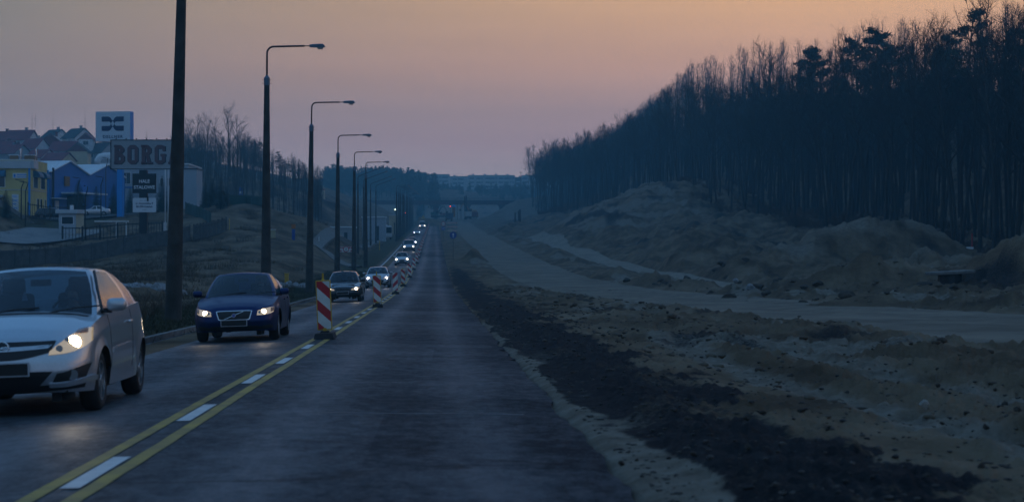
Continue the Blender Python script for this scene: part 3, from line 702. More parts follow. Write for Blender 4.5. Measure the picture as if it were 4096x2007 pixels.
class Proj:
    """lays trim on the car's skin: patches are shot at the body from the front, rear or side"""
    def __init__(s, vs, fs): s.b = BVHTree.FromPolygons([Vector(v) for v in vs], fs)
    def hit(s, axis, a, b):
        if axis == 'front': o, d = Vector((a, -9, b)), Vector((0, 1, 0))
        elif axis == 'rear': o, d = Vector((a, 9, b)), Vector((0, -1, 0))
        elif axis == 'right': o, d = Vector((9, a, b)), Vector((-1, 0, 0))
        elif axis == 'left': o, d = Vector((-9, a, b)), Vector((1, 0, 0))
        else: o, d = Vector((a, b, 9)), Vector((0, 0, -1))
        h = s.b.ray_cast(o, d)
        if h[0] is None: return None, None
        n = h[1]; n = -n if n.dot(d) > 0 else n; return h[0], n
    def patch(s, axis, lower, upper, n=10, m=5, off=.006, deep=.02, mirror=False, sub=6):
        lo = crv(lower, sub) if len(lower) > 2 else lower; up = crv(upper, sub) if len(upper) > 2 else upper
        def ev(c, t):
            f = t*(len(c)-1); i = min(int(f), len(c)-2); f -= i; return (c[i][0]+(c[i+1][0]-c[i][0])*f, c[i][1]+(c[i+1][1]-c[i][1])*f)
        vs = []; ok = {}; last = None
        for i in range(n+1):
            a = ev(lo, i/n); b = ev(up, i/n)
            for j in range(m+1):
                p = (a[0]+(b[0]-a[0])*j/m, a[1]+(b[1]-a[1])*j/m); h, nn = s.hit(axis, *p)
                if h is None: h, nn = last if last else (Vector((0,0,0)), Vector((0,-1,0)))
                last = (h, nn); vs.append(h + nn*off)
        fs = [(i*(m+1)+j, i*(m+1)+j+1, (i+1)*(m+1)+j+1, (i+1)*(m+1)+j) for i in range(n) for j in range(m)]
        # skirt
        ring = [i*(m+1) for i in range(n+1)] + [n*(m+1)+j for j in range(1, m+1)] + [i*(m+1)+m for i in range(n-1, -1, -1)] + [j for j in range(m-1, 0, -1)]
        cen = sum(vs, Vector())/len(vs); base = len(vs)
        dr = {'front': Vector((0,1,0)), 'rear': Vector((0,-1,0)), 'right': Vector((-1,0,0)), 'left': Vector((1,0,0)), 'top': Vector((0,0,-1))}[axis]
        vs += [vs[i] + dr*deep for i in ring]
        for q in range(len(ring)): fs.append((ring[q], ring[(q+1) % len(ring)], base+(q+1) % len(ring), base+q))
        if mirror: vs, fs = [Vector((-v.x, v.y, v.z)) for v in vs], [f[::-1] for f in fs]
        return vs, fs

_wheel_cache = {}
def wheel_meshes(r, w, style):
    k = (r, w, style)
    if k in _wheel_cache: return _wheel_cache[k]
    rr = r*.66; prof = [(rr, -w*.42), (rr+.02, -w*.5), (r-.03, -w*.48), (r-.008, -w*.36), (r, -w*.15), (r, w*.15), (r-.008, w*.36), (r-.03, w*.48), (rr+.02, w*.5), (rr, w*.42)]
    n = 40; t = MB(); vs = []; fs = []; m = len(prof)
    for i in range(n):
        a = 2*math.pi*i/n
        for p in prof: vs.append((p[1], p[0]*math.cos(a), p[0]*math.sin(a)))
    for i in range(n):
        for j in range(m-1): fs.append((i*m+j, ((i+1) % n)*m+j, ((i+1) % n)*m+j+1, i*m+j+1))
    t.add(vs, fs); to = t.build('tyre', TYRE, smooth=True, angle=50); tm = to.data; bpy.data.objects.remove(to)
    q = MB(); # rim: outer lip, dark dish, spokes, hub
    def ringm(r0, r1, x0, x1, mt, n=40):
        vs = []; fs = []
        for i in range(n):
            a = 2*math.pi*i/n; vs += [(x0, r0*math.cos(a), r0*math.sin(a)), (x1, r1*math.cos(a), r1*math.sin(a))]
        for i in range(n): j = (i+1) % n; fs.append((2*i, 2*j, 2*j+1, 2*i+1))
        q.add(vs, fs, mt)
    ringm(rr+.003, rr-.022, w*.46, w*.47, RIMM); ringm(rr-.022, rr-.03, w*.47, w*.10, RIMM); ringm(rr-.03, .001, w*.10, w*.08, BLKP)
    ns = {'five': 5, 'cap': 9, 'steel': 7}[style]
    for i in range(ns):
        a = 2*math.pi*i/ns + .3; ww = .045 if ns == 5 else .028
        for sgn in ((-1, 1) if ns == 5 else (0,)):
            a2 = a + sgn*.17
            M = Matrix.Rotation(a2, 4, 'X'); vs = [(w*.44, -ww*.5, .04), (w*.44, ww*.5, .04), (w*.45, ww*.38+sgn*.006, rr-.018), (w*.45, -ww*.38+sgn*.006, rr-.018)]
            vs += [(w*.25, y, z) for _, y, z in vs]
            q.add([M @ Vector(v) for v in vs], [(0,1,2,3), (0,4,5,1), (1,5,6,2), (2,6,7,3), (3,7,4,0)], RIMM)
    ringm(.055, .05, w*.44, w*.47, RIMM, 16); ringm(.05, .001, w*.47, w*.475, RIMM, 16)
    ro = q.build('rim', smooth=True, angle=35); rm = ro.data; bpy.data.objects.remove(ro)
    _wheel_cache[k] = (tm, rm); return tm, rm

def person_mesh(name='person'):
    """a seated driver: one skinned body, hips at the origin, facing -Y, hands on the wheel"""
    me = bpy.data.meshes.new(name)
    J = [(0,0,0),(0,-.02,.18),(0,-.03,.38),(0,-.05,.50),(0,-.055,.57),(0,-.07,.66),(0,-.075,.76),
         (.17,-.04,.46),(.25,-.20,.28),(.17,-.42,.33),(.15,-.47,.36),(-.17,-.04,.46),(-.25,-.20,.28),(-.17,-.42,.33),(-.15,-.47,.36),
         (.10,-.10,.0),(.13,-.45,.06),(.12,-.62,-.28),(-.10,-.10,.0),(-.13,-.45,.06),(-.12,-.62,-.28)]
    E_ = [(0,1),(1,2),(2,3),(3,4),(4,5),(5,6),(3,7),(7,8),(8,9),(9,10),(3,11),(11,12),(12,13),(13,14),(0,15),(15,16),(16,17),(0,18),(18,19),(19,20)]
    Rr = [.15,.145,.16,.10,.055,.085,.075,.07,.045,.033,.03,.07,.045,.033,.03,.09,.065,.045,.09,.065,.045]
    me.from_pydata(J, E_, []); o = bpy.data.objects.new('tmp', me); COL.objects.link(o)
    sm = o.modifiers.new('s', 'SKIN'); ss = o.modifiers.new('u', 'SUBSURF'); ss.levels = 2; ss.render_levels = 2
    for i, v in enumerate(me.skin_vertices[0].data): v.radius = (Rr[i], Rr[i]*(.75 if i in (1,2,3) else 1)); v.use_root = (i == 0)
    dg = bpy.context.evaluated_depsgraph_get(); out = bpy.data.meshes.new_from_object(o.evaluated_get(dg)); bpy.data.objects.remove(o); bpy.data.meshes.remove(me)
    # head: widen the cranium, push out nose, brow and chin
    skin = mat('skin', (.55,.36,.27), .6); cloth = mat('driver_jacket', (.05,.055,.065), .85, var=.2)
    for v in out.vertices:
        if v.co.z > .60:
            x, y, z = v.co; fy = -.155
            if y < -.10 and abs(x) < .02 and .66 < z < .72: v.co.y -= .025
            if y < -.10 and abs(x) < .03 and z < .64: v.co.y -= .012
            v.co.x *= .92
    out.materials.clear(); out.materials.append(cloth); out.materials.append(skin)
    for p in out.polygons:
        c = p.center; p.material_index = 1 if (c.z > .55 or (c.y < -.43 and c.z > .25)) else 0; p.use_smooth = True
    out.name = name; return out
_person = None
def driver(loc, label, hair=(.02,.014,.01), group=None):
    global _person
    if _person is None: _person = person_mesh()
    o = link(bpy.data.objects.new('person', _person)); o.location = loc; tag(o, label, 'person', group)
    bm = bmesh.new(); bmesh.ops.create_uvsphere(bm, u_segments=16, v_segments=10, radius=.098)
    for v in list(bm.verts):
        v.co.z *= 1.12; v.co.y *= 1.08
        if v.co.y < -.045 and v.co.z < .045: v.co.y *= .4; v.co.x *= .85
    m = bpy.data.meshes.new('hair'); bm.to_mesh(m); bm.free(); m.materials.append(mat('hair_dark', hair, .8)); m.polygons.foreach_set('use_smooth', [True]*len(m.polygons))
    h = link(bpy.data.objects.new('hair', m), o); h.location = (0, -.055, .715); return o

def add_vs(name, vsfs, material, parent, smooth=True, angle=40):
    mb = MB(); mb.add(*vsfs); return mb.build(name, material, parent, smooth=smooth, angle=angle)

def make_car(name, P, pmat, loc, rz, label, cat, detail=2, group=None, lit=True, bulb=None):
    root = empty(name, loc, rz, label, cat, group)
    mb, rows = body_shell(P); gvs, gf, gp = greenhouse(P)
    gv2, gf2 = mirrored(gvs, gf)
    lowv, lowf = list(mb.v), list(mb.f)
    full = MB(); full.add(lowv, lowf); full.add(gv2, gf2); body = full.build('body', pmat, root, smooth=True, angle=38)
    pr = Proj(full.v, full.f)
    # panes
    for (nm, sg), fl in gp.items():
        sides = [False, True] if nm == 'side_window' else [None]
        for s_ in sides:
            used = sorted({i for f in fl for i in f}); mp = {u: k for k, u in enumerate(used)}
            vs = [gvs[u] for u in used]; fs = [tuple(mp[i] for i in f) for f in fl]
            if s_ is None: vs, fs = mirrored(vs, fs)
            elif s_: vs, fs = [(-x, y, z) for x, y, z in vs], [f[::-1] for f in fs]
            add_vs(nm, (vs, fs), DARKGLASS if P.get('dark') or (nm == 'side_window' and sg == 5 and P.get('darkrear')) else GLASS, root)
    W, L = P['W']/2, P['L']/2; zs = P['shoulder']; G = P['green']
    # underbody, arch liners and floor
    u = MB(); u.box((0, 0, P['wheel_r']*.95), (P['W']*.70, P['L']*.90, .12)); u.box((0, 0, .55), (P['W']*.62, P['L']*.80, .5))
    for wy in P['wheels']:
        for s in (-1, 1): u.box((s*(W-.42), wy, .42), (.10, P['wheel_r']*2.3, .6))
    u.build('underbody', BLKP, root)
    if P.get('splitter', True):
        add_vs('bumper_skirt', pr.patch('front', [(-.86*W, .27), (0, .235), (.86*W, .27)], [(-.88*W, .33), (0, .30), (.88*W, .33)], 20, 2, .01, .08), BLKP, root)
    # wheels
    tm, rm = wheel_meshes(P['wheel_r'], P.get('wheel_w', .205), P.get('wheel_style', 'cap'))
    for wy in P['wheels']:
        for s in (-1, 1):
            wh = bpy.data.objects.new('wheel', None); wh.empty_display_size = .2; wh.parent = root; COL.objects.link(wh)
            wh.location = (s*(W-.125), wy, P['wheel_r']); wh.rotation_euler = (R(random.uniform(0, 70)), 0, 0 if s > 0 else math.pi)
            link(bpy.data.objects.new('tyre', tm), wh); link(bpy.data.objects.new('rim', rm), wh)
    # lamps
    bm_ = bulb or BULBW
    for s in (False, True):
        lo, up = P['lamp']; hl = add_vs('headlight', pr.patch('front', lo, up, 14, 6, .008, .03, mirror=s), LAMPL if lit else LAMPG, root)
        if detail > 1 and 'amber' in P: add_vs('indicator', pr.patch('front', *P['amber'], 5, 3, .012, .01, mirror=s), AMBER, hl)
        bx, bz, br = P['bulb']; bx = -bx if s else bx
        h, nn = pr.hit('front', bx, bz); h = h or Vector((bx, -L, bz)); nn = nn or Vector((0, -1, 0)); nn = (nn + Vector((0, -2.2, 0))).normalized()
        if lit:
            b = MB(); q = nn.to_track_quat('Z', 'Y').to_matrix().to_4x4(); n = 20; vs = [Matrix.Translation(h+nn*.018) @ q @ Vector((0, 0, .016))]
            for ring, (rr, zz) in enumerate(((.6, .012), (1, -.004), (1.0, -.03))):
                for k in range(n): a = 2*math.pi*k/n; vs.append(Matrix.Translation(h+nn*.018) @ q @ Vector((br*rr*math.cos(a), br*rr*math.sin(a), zz)))
            fs = [(0, 1+k, 1+(k+1) % n) for k in range(n)] + [(1+r_*n+k, 1+(r_+1)*n+k, 1+(r_+1)*n+(k+1) % n, 1+r_*n+(k+1) % n) for r_ in range(2) for k in range(n)]
            b.add(vs, fs); bo = b.build('bulb', bm_, hl, smooth=True)
            if detail > 0:
                ld = bpy.data.lights.new('beam', 'SPOT'); ld.energy = P.get('beam', 7.0); ld.spot_size = R(70); ld.spot_blend = .9; ld.shadow_soft_size = .07; ld.color = (1, .82, .58) if bm_ is not BULBC else (.95, .95, 1)
                lo_ = bpy.data.objects.new('beam', ld); link(lo_, hl); lo_.location = h + Vector((0, -.12, 0)); lo_.rotation_euler = Vector((.0, 1, .075)).to_track_quat('Z', 'Y').to_euler()
                lo_['kind'] = 'helper'
        if detail > 1: 
            for (x0, z0, rr) in P.get('lens_dots', []):
                hh, n2 = pr.hit('front', -x0 if s else x0, z0)
                if hh: dm = MB(); dm.disc((0, 0, 0), rr, Matrix.Translation(hh+n2*.012), 16, -.01); dm.build('lamp_reflector', CHRM, hl)
    # grille, intakes, plates
    for nm, lo, up, mt in P.get('fronts', []):
        both = nm.startswith('*'); nm2 = nm.strip('*')
        for s in ((False, True) if both else (False,)): add_vs(nm2, pr.patch('front', lo, up, 18, 5, .007, .03, mirror=s), mt if mt else BLKP, root)
    pw, ph, pz = .26, .056, P['plate_z']; hh, n2 = pr.hit('front', 0, pz); yy = hh.y - .02
    pl = MB(); pl.bevbox((0, yy-.004, pz), (pw*2+.03, .016, ph*2+.03), .004); plo = pl.build('number_plate', PLATEW, root)
    pl = MB(); pl.box((0, yy-.015, pz), (pw*2, .006, ph*2)); pl.build('plate_panel', PLATE, plo)
    # mirrors
    my, mz = G['yb0']+P.get('mirror_dy', .38), interp(G['yb0']+.4, zs)+.06
    for s in (-1, 1):
        b = MB(); x0 = W*.93; b.bevbox((s*(x0+.115), my, mz+.03), (.20, .10, .135), .042); mo = b.build('mirror', P.get('mirror_mat', pmat), root, smooth=True)
        b = MB(); b.box((s*(x0+.0), my+.03, mz-.03), (.12, .05, .05)); b.build('mirror_arm', BLKP, mo)
        b = MB(); b.bevbox((s*(x0+.115), my+.052, mz+.03), (.16, .008, .10), .003); b.build('mirror_glass', CHRM, mo)
    if detail > 0:
        # door seams, handles, side moulding
        for s, ax in ((1, 'right'), (-1, 'left')):
            for (ya, z0, yb_, z1) in P.get('seams', []):
                add_vs('door_seam', pr.patch(ax, [(ya, z0), (yb_, z1)], [(ya+.010, z0), (yb_+.010, z1)], 10, 1, .0025, .004), BLKP, root)
            for (ya, z0) in P.get('handles', []):
                hh, n2 = pr.hit(ax, ya, z0); b = MB(); b.bevbox((hh.x+s*.02, ya, z0), (.035, .20, .03), .012); b.build('door_handle', pmat, root, smooth=True)
            if 'moulding' in P:
                (ya, yb_, z0, h0) = P['moulding']; add_vs('side_moulding', pr.patch(ax, [(ya, z0), (yb_, z0+.03)], [(ya, z0+h0), (yb_, z0+.03+h0)], 12, 2, .014, .016), pmat, root)
        add_vs('bonnet_seam', pr.patch('top', [(-.80*W, G['yb0']-.02), (0, G['yb0']-.10), (.80*W, G['yb0']-.02)], [(-.80*W, G['yb0']+.02), (0, G['yb0']-.04), (.80*W, G['yb0']+.02)], 20, 2, .006, .01), BLKP, root)
        for sx in (-.38, .25):
            b = MB(); zb_ = interp(G['yb0'], zs)+.075; b.tube([(sx*W*1.2, G['yb0']+.02, zb_-.02), (sx*W*1.2+.30, G['yb0']+.06, zb_+.028), (sx*W*1.2+.55, G['yb0']+.11, zb_+.04)], .009, 6); b.build('wiper', BLKP, root)
    # interior: seats, steering wheel, dashboard, mirror
    if not P.get('dark'):
        zi = .78; b = MB(); b.box((0, G['yb0']+.45, interp(G['yb0']+.5, zs)+.0), (P['W']*.78, .40, .10)); b.build('dashboard', INTR, root)
        for s in (-1, 1):
            b = MB(); b.bevbox((s*.36, G['yb0']+1.22, zi+.12), (.46, .13, .62), .05, M=Matrix.Translation((s*.36, G['yb0']+1.22, zi+.12)) @ Matrix.Rotation(R(-14), 4, 'X')); st = b.build('seat', INTR, root, smooth=True)
            b = MB(); b.bevbox((s*.36, G['yb0']+1.34, zi+.50), (.25, .09, .18), .035); b.build('headrest', INTR, st, smooth=True)
        b = MB(); n = 24; c = Vector((.36, G['yb0']+.62, zi+.20)); b.tube([c + Vector((.18*math.cos(2*math.pi*k/n), .18*math.sin(2*math.pi*k/n)*.42, .18*math.sin(2*math.pi*k/n)*.9)) for k in range(n+1)], .014, 6); b.build('steering_wheel', BLKP, root)
        b = MB(); b.bevbox((0, G['yt0']+.18, G['zt']-.12), (.22, .03, .07), .01); b.build('rear_view_mirror', BLKP, root)
    return root, pr

SEC = [(0, .90), (.22, .955), (.45, .995), (.65, 1.0), (.85, .985), (1.0, .945)]
CORSA = dict(L=4.00, W=1.71, cf=.52, cr=.38, wheel_r=.305, wheel_w=.20, wheel_style='five', wheels=(-1.17, 1.34), N=130,
    shoulder=[(-2.0, .70), (-1.75, .80), (-1.3, .90), (-.95, .955), (-.3, .985), (.6, 1.02), (1.5, 1.06), (2.0, 1.03)],
    sill=[(-2, .23), (-1.5, .22), (-.8, .23), (.8, .23), (2, .30)], section=SEC,
    front=[(.2, .16), (.30, .05), (.42, 0), (.55, .015), (.66, .07), (.80, .20), (.95, .30)], rear=[(.2, .12), (.4, 0), (.7, .02), (1.0, .10)], crown=.075,
    green=dict(wb=.80, wt=.56, yb0=-1.02, yb1=1.93, yt0=-.18, yt1=1.45, zt=1.435, B=(.72, .86, .62, .78), C=(1.30, 1.16), roof=[(-.3, 0), (.3, .015), (.8, 0), (1.5, -.06)], rc=.22, bulge=.035),
    lamp=([(.44, .60), (.62, .615), (.74, .66), (.80, .72)], [(.45, .635), (.58, .745), (.70, .83), (.79, .85)]), amber=([(.66, .79), (.76, .80)], [(.67, .83), (.76, .85)]), bulb=(.665, .715, .066), lens_dots=[(.54, .655, .035), (.60, .735, .025)],
    fronts=[('grille', [(-.46, .63), (-.22, .575), (0, .56), (.22, .575), (.46, .63)], [(-.50, .735), (-.25, .735), (0, .735), (.25, .735), (.50, .735)], None),
            ('grille_bar', [(-.43, .665), (0, .645), (.43, .665)], [(-.47, .70), (0, .685), (.47, .70)], 'P'),
            ('lower_intake', [(-.34, .30), (0, .28), (.34, .30)], [(-.48, .44), (0, .445), (.48, .44)], None),
            ('*fog_recess', [(.47, .335), (.60, .34), (.76, .375)], [(.52, .42), (.62, .44), (.80, .505)], None)],
    plate_z=.475, seams=[(-.72, .40, -.66, .96), (.66, .36, .74, 1.0), (-.72, .40, .66, .36)], handles=[(.52, .86)], moulding=(-.60, .55, .56, .05), beam=7)
S40 = dict(L=4.47, W=1.77, cf=.55, cr=.42, wheel_r=.315, wheel_style='five', wheels=(-1.36, 1.28), N=130,
    shoulder=[(-2.24, .66), (-1.95, .745), (-1.4, .845), (-1.0, .90), (0, .955), (1.0, .99), (1.7, 1.0), (2.23, .97)],
    sill=[(-2.2, .22), (-1.6, .20), (1.5, .22), (2.2, .28)], section=SEC,
    front=[(.2, .14), (.30, .04), (.42, 0), (.58, .02), (.68, .09), (.80, .22)], rear=[(.2, .12), (.4, 0), (.7, .02), (1.0, .12)], crown=.085,
    green=dict(wb=.82, wt=.575, yb0=-.98, yb1=1.75, yt0=-.15, yt1=.95, zt=1.40, B=(.30, .42, .24, .38), C=(1.15, .92), roof=[(-.3, -.01), (.2, .015), (.9, -.02)], rc=.24, bulge=.035),
    lamp=([(.47, .545), (.62, .55), (.74, .575), (.80, .61)], [(.49, .64), (.62, .675), (.74, .70), (.80, .705)]), amber=([(.74, .60), (.795, .62)], [(.74, .69), (.795, .70)]), bulb=(.61, .615, .050), lens_dots=[(.53, .60, .03)],
    fronts=[('grille_frame', [(-.33, .475), (-.25, .455), (.25, .455), (.33, .475)], [(-.38, .645), (-.25, .655), (.25, .655), (.38, .645)], 'C'),
            ('lower_intake', [(-.40, .235), (0, .23), (.40, .235)], [(-.50, .335), (0, .34), (.50, .335)], None), ('*fog_recess', [(.56, .26), (.72, .29)], [(.58, .33), (.74, .35)], None)],
    plate_z=.40, seams=[(-.80, .36, -.74, .92), (.30, .34, .34, .96), (1.0, .5, 1.22, .98), (-.80, .36, .95, .34)], handles=[(.14, .84), (1.0, .87)], beam=7)
VECTRA = dict(L=4.49, W=1.71, cf=.5, cr=.45, wheel_r=.30, wheel_style='cap', wheels=(-1.33, 1.31), N=100,
    shoulder=[(-2.25, .63), (-1.95, .71), (-1.4, .80), (-1.0, .87), (0, .92), (1.0, .95), (1.7, .97), (2.25, .93)],
    sill=[(-2.2, .24), (-1.6, .22), (1.5, .22), (2.2, .30)], section=SEC,
    front=[(.2, .14), (.30, .04), (.42, 0), (.56, .02), (.66, .08), (.80, .22)], rear=[(.2, .12), (.4, 0), (.7, .02), (1.0, .12)], crown=.07,
    green=dict(wb=.785, wt=.55, yb0=-1.0, yb1=1.62, yt0=-.28, yt1=1.0, zt=1.375, B=(.18, .28, .14, .24), C=(1.05, .88), roof=[(-.3, -.01), (.2, .015), (.9, -.02)], rc=.22),
    lamp=([(.38, .545), (.56, .545), (.72, .58)], [(.40, .60), (.56, .645), (.74, .66)]), bulb=(.60, .60, .062),
    fronts=[('grille', [(-.34, .54), (0, .52), (.34, .54)], [(-.30, .63), (0, .645), (.30, .63)], None), ('lower_intake', [(-.5, .27), (0, .26), (.5, .27)], [(-.5, .34), (0, .34), (.5, .34)], None)],
    plate_z=.425, seams=[(-.85, .36, -.80, .88), (.18, .34, .22, .93)], handles=[(.05, .80), (.95, .83)], beam=9)
I30 = dict(L=4.30, W=1.78, cf=.62, cr=.40, wheel_r=.315, wheel_style='cap', wheels=(-1.30, 1.35), N=90,
    shoulder=[(-2.15, .66), (-1.85, .78), (-1.4, .89), (-1.0, .95), (0, 1.0), (1.0, 1.05), (2.15, 1.03)],
    sill=[(-2.2, .22), (2.2, .28)], section=SEC, front=[(.2, .14), (.30, .04), (.42, 0), (.56, .02), (.70, .12), (.85, .30)], rear=[(.2, .12), (.4, 0), (.7, .02), (1.0, .12)], crown=.08,
    green=dict(wb=.82, wt=.57, yb0=-1.12, yb1=2.0, yt0=-.25, yt1=1.45, zt=1.42, B=(.30, .42, .24, .38), C=(1.30, 1.1), roof=[(-.3, -.01), (.2, .015), (1.4, -.04)], rc=.22),
    lamp=([(.42, .635), (.60, .65), (.78, .72)], [(.46, .70), (.62, .75), (.80, .80)]), bulb=(.62, .70, .075),
    fronts=[('grille', [(-.30, .30), (0, .26), (.30, .30)], [(-.48, .56), (0, .60), (.48, .56)], None), ('*fog_recess', [(.58, .33), (.76, .38)], [(.60, .43), (.80, .52)], None)], plate_z=.50, handles=[(.1, .86)], seams=[(.3, .34, .34, .98)], beam=9)
YARIS = dict(L=3.75, W=1.69, cf=.5, cr=.36, wheel_r=.29, wheel_style='steel', wheels=(-1.18, 1.28), N=80,
    shoulder=[(-1.88, .68), (-1.6, .80), (-1.2, .90), (-.9, .96), (0, .99), (1.88, 1.02)], sill=[(-2.2, .24), (2.2, .28)], section=SEC,
    front=[(.2, .12), (.30, .04), (.42, 0), (.60, .03), (.75, .14), (.9, .30)], rear=[(.2, .12), (.4, 0), (.7, .02), (1.0, .12)], crown=.08,
    green=dict(wb=.79, wt=.56, yb0=-1.02, yb1=1.78, yt0=-.28, yt1=1.4, zt=1.47, B=(.30, .42, .24, .38), C=(1.15, 1.05), roof=[(-.3, -.01), (.2, .015), (1.4, -.04)], rc=.2),
    lamp=([(.42, .62), (.60, .62), (.76, .68)], [(.46, .74), (.62, .80), (.76, .82)]), bulb=(.60, .70, .10),
    fronts=[('grille', [(-.32, .56), (0, .54), (.32, .56)], [(-.32, .66), (0, .68), (.32, .66)], None), ('lower_intake', [(-.55, .28), (0, .27), (.55, .28)], [(-.55, .40), (0, .41), (.55, .40)], None)], plate_z=.49, beam=7)
VAN = dict(L=4.38, W=1.81, cf=.55, cr=.12, wheel_r=.32, wheel_style='steel', wheels=(-1.30, 1.42), N=80,
    shoulder=[(-2.2, .80), (-1.9, .92), (-1.5, 1.06), (-1.2, 1.12), (2.2, 1.14)], sill=[(-2.2, .25), (2.2, .30)], section=SEC,
    front=[(.2, .12), (.30, .04), (.42, 0), (.70, .04), (.90, .16), (1.1, .35)], rear=[(.2, .04), (.4, 0), (1.2, .02)], crown=.06,
    green=dict(wb=.86, wt=.72, yb0=-1.35, yb1=2.18, yt0=-.55, yt1=2.12, zt=1.78, B=(.10, .20, .10, .20), C=(1.9, 1.9), roof=[(-.6, -.02), (0, .02), (2.1, .02)], rc=.15, rear_side=False),
    lamp=([(.50, .68), (.66, .70), (.80, .76)], [(.54, .84), (.68, .90), (.80, .92)]), bulb=(.66, .78, .11),
    fronts=[('grille', [(-.50, .50), (0, .48), (.50, .50)], [(-.46, .66), (0, .68), (.46, .66)], None), ('lower_bumper', [(-.80, .26), (0, .25), (.80, .26)], [(-.82, .48), (0, .46), (.82, .48)], None)], plate_z=.42, beam=24, mirror_mat=None)
BIGVAN = dict(VAN, L=5.6, W=2.0, wheels=(-1.75, 1.75), wheel_r=.34,
    shoulder=[(-2.8, 1.0), (-2.5, 1.15), (-2.1, 1.25), (2.8, 1.28)], green=dict(wb=.95, wt=.82, yb0=-2.0, yb1=2.78, yt0=-1.4, yt1=2.7, zt=2.40, B=(-.7, -.6, -.7, -.6), C=(2.5, 2.5), roof=[(-1.5, -.14), (-.9, .02), (2.7, .02)], rc=.15, rear_side=False),
    lamp=([(.62, .82), (.74, .83), (.86, .88)], [(.64, .98), (.76, 1.04), (.88, 1.06)]), bulb=(.74, .92, .14))
SEDAN_S = dict(VECTRA, L=4.25, W=1.69, N=90, shoulder=[(-2.12, .62), (-1.8, .72), (-1.2, .84), (-.8, .90), (0, .93), (1.0, .95), (1.6, .97), (2.12, .92)], wheels=(-1.28, 1.22),
    green=dict(wb=.785, wt=.56, yb0=-.92, yb1=1.55, yt0=-.25, yt1=.85, zt=1.36, B=(.15, .25, .12, .22), C=(.95, .80), roof=[(-.3, -.01), (.2, .015), (.9, -.02)], rc=.22))
ESTATE = dict(I30, L=4.7, W=1.78, wheels=(-1.38, 1.38), green=dict(wb=.80, wt=.58, yb0=-1.1, yb1=2.2, yt0=-.35, yt1=1.85, zt=1.42, B=(.20, .30, .16, .26), C=(1.4, 1.25), roof=[(-.3, -.01), (.2, .015), (1.8, -.02)], rc=.22),
    shoulder=[(-2.35, .66), (-1.95, .78), (-1.5, .88), (-1.0, .93), (2.35, .98)])
for P_ in (VAN, BIGVAN): P_['mirror_mat'] = BLKP

SILVER = paint('paint_silver', (.55, .57, .60), .7, .30); BLUE = mat('paint_blue', (.010, .025, .105), .40, metal=.7, coat=.22, var=.04, vscale=40)
DARKP = paint('paint_dark', (.022, .026, .034), .5, .25); PALE = paint('paint_pale_silver', (.42, .44, .47), .5, .30); WHITEP = paint('paint_white', (.60, .61, .62), .1, .35)
for P_ in (CORSA, S40, VECTRA, I30, YARIS, VAN, BIGVAN):
    P_['fronts'] = [(a, b, c, {'P': SILVER, 'C': CHRM, None: None}[d]) for a, b, c, d in P_['fronts']]
SEDAN_S['fronts'] = VECTRA['fronts']; ESTATE['fronts'] = I30['fronts']

def on_road(x, y): return (x, y, zl(x, y))
LANE_T = R(2.0)
def seat_on_road(o, x, y):
    """tilt the car with the falling left lane and the grade"""
    g = (zl(x, y+1.5)-zl(x, y-1.5))/3.0; o.rotation_euler = (math.atan(g), -LANE_T, o.rotation_euler.z)

car1, pr1 = make_car('hatchback', CORSA, SILVER, on_road(-4.40, 21.45), 0, 'silver three door hatchback cut off by the left edge, nearest car in the queue', 'car', 2, 'cars driving towards the camera in the open lane')
seat_on_road(car1, -4.4, 21.45); car1.scale = (1.035,)*3; car1.location.x = -4.36
# round badge with a flash, fog lamps and lower wing of the silver car
h, n = pr1.hit('front', 0, .685); b = MB(); b.tube([h+Vector((.062*math.cos(a), -.022, .062*math.sin(a))) for a in [2*math.pi*k/20 for k in range(21)]], .007, 6); b.tube([h+Vector((-.07, -.022, -.012)), h+Vector((.012, -.022, -.006)), h+Vector((-.012, -.022, .006)), h+Vector((.07, -.022, .012))], .006, 6); b.build('badge', CHRM, car1)
for s in (-1, 1):
    h, n = pr1.hit('front', s*.66, .40); b = MB(); b.disc((0, 0, 0), .055, Matrix.Translation(h+Vector((0, -.02, 0))), 20, .02); b.build('fog_lamp', LAMPG, car1)
    add_vs('bumper_fin', pr1.patch('front', [(.44, .295), (.62, .30), (.82, .335)], [(.44, .325), (.62, .335), (.83, .385)], 10, 2, .028, .04, mirror=(s < 0)), SILVER, car1)
    add_vs('bumper_ridge', pr1.patch('front', [(.50, .44), (.64, .462), (.80, .525)], [(.50, .455), (.64, .477), (.80, .545)], 10, 1, .020, .03, mirror=(s < 0)), SILVER, car1)
for s in (-1, 1):
    b = MB(); b.tube([(s*(.80+.012), -.94+.25*0, 1.0), (s*.70, -.55, 1.22), (s*.60, -.15, 1.42)], .016, 6); b.build('pillar_gasket', BLKP, car1)
b = MB(); b.prism([(-.03, 0), (.03, 0), (.022, .05), (.0, .10), (-.022, .05)], .006, Matrix.Translation((-.12, -.28, 1.13)), None); b.build('hanging_freshener', mat('freshener_paper', (.45, .45, .55), .7), car1)
car2, pr2 = make_car('saloon_car', S40, BLUE, on_road(-4.18, 42.1), 0, 'dark blue saloon with slatted chrome-framed grille and lit headlights, second in the queue', 'car', 2, 'cars driving towards the camera in the open lane')
seat_on_road(car2, -4.18, 42.1)
gr = [o for o in car2.children if o.name.startswith('grille_frame')][0]
add_vs('grille_mesh', pr2.patch('front', [(-.31, .49), (-.24, .473), (.24, .473), (.31, .49)], [(-.355, .63), (-.24, .637), (.24, .637), (.355, .63)], 18, 5, .011, .005), BLKP, gr)
h, n = pr2.hit('front', 0, .555); h2, _ = pr2.hit('front', -.20, .48); h3, _ = pr2.hit('front', .20, .635)
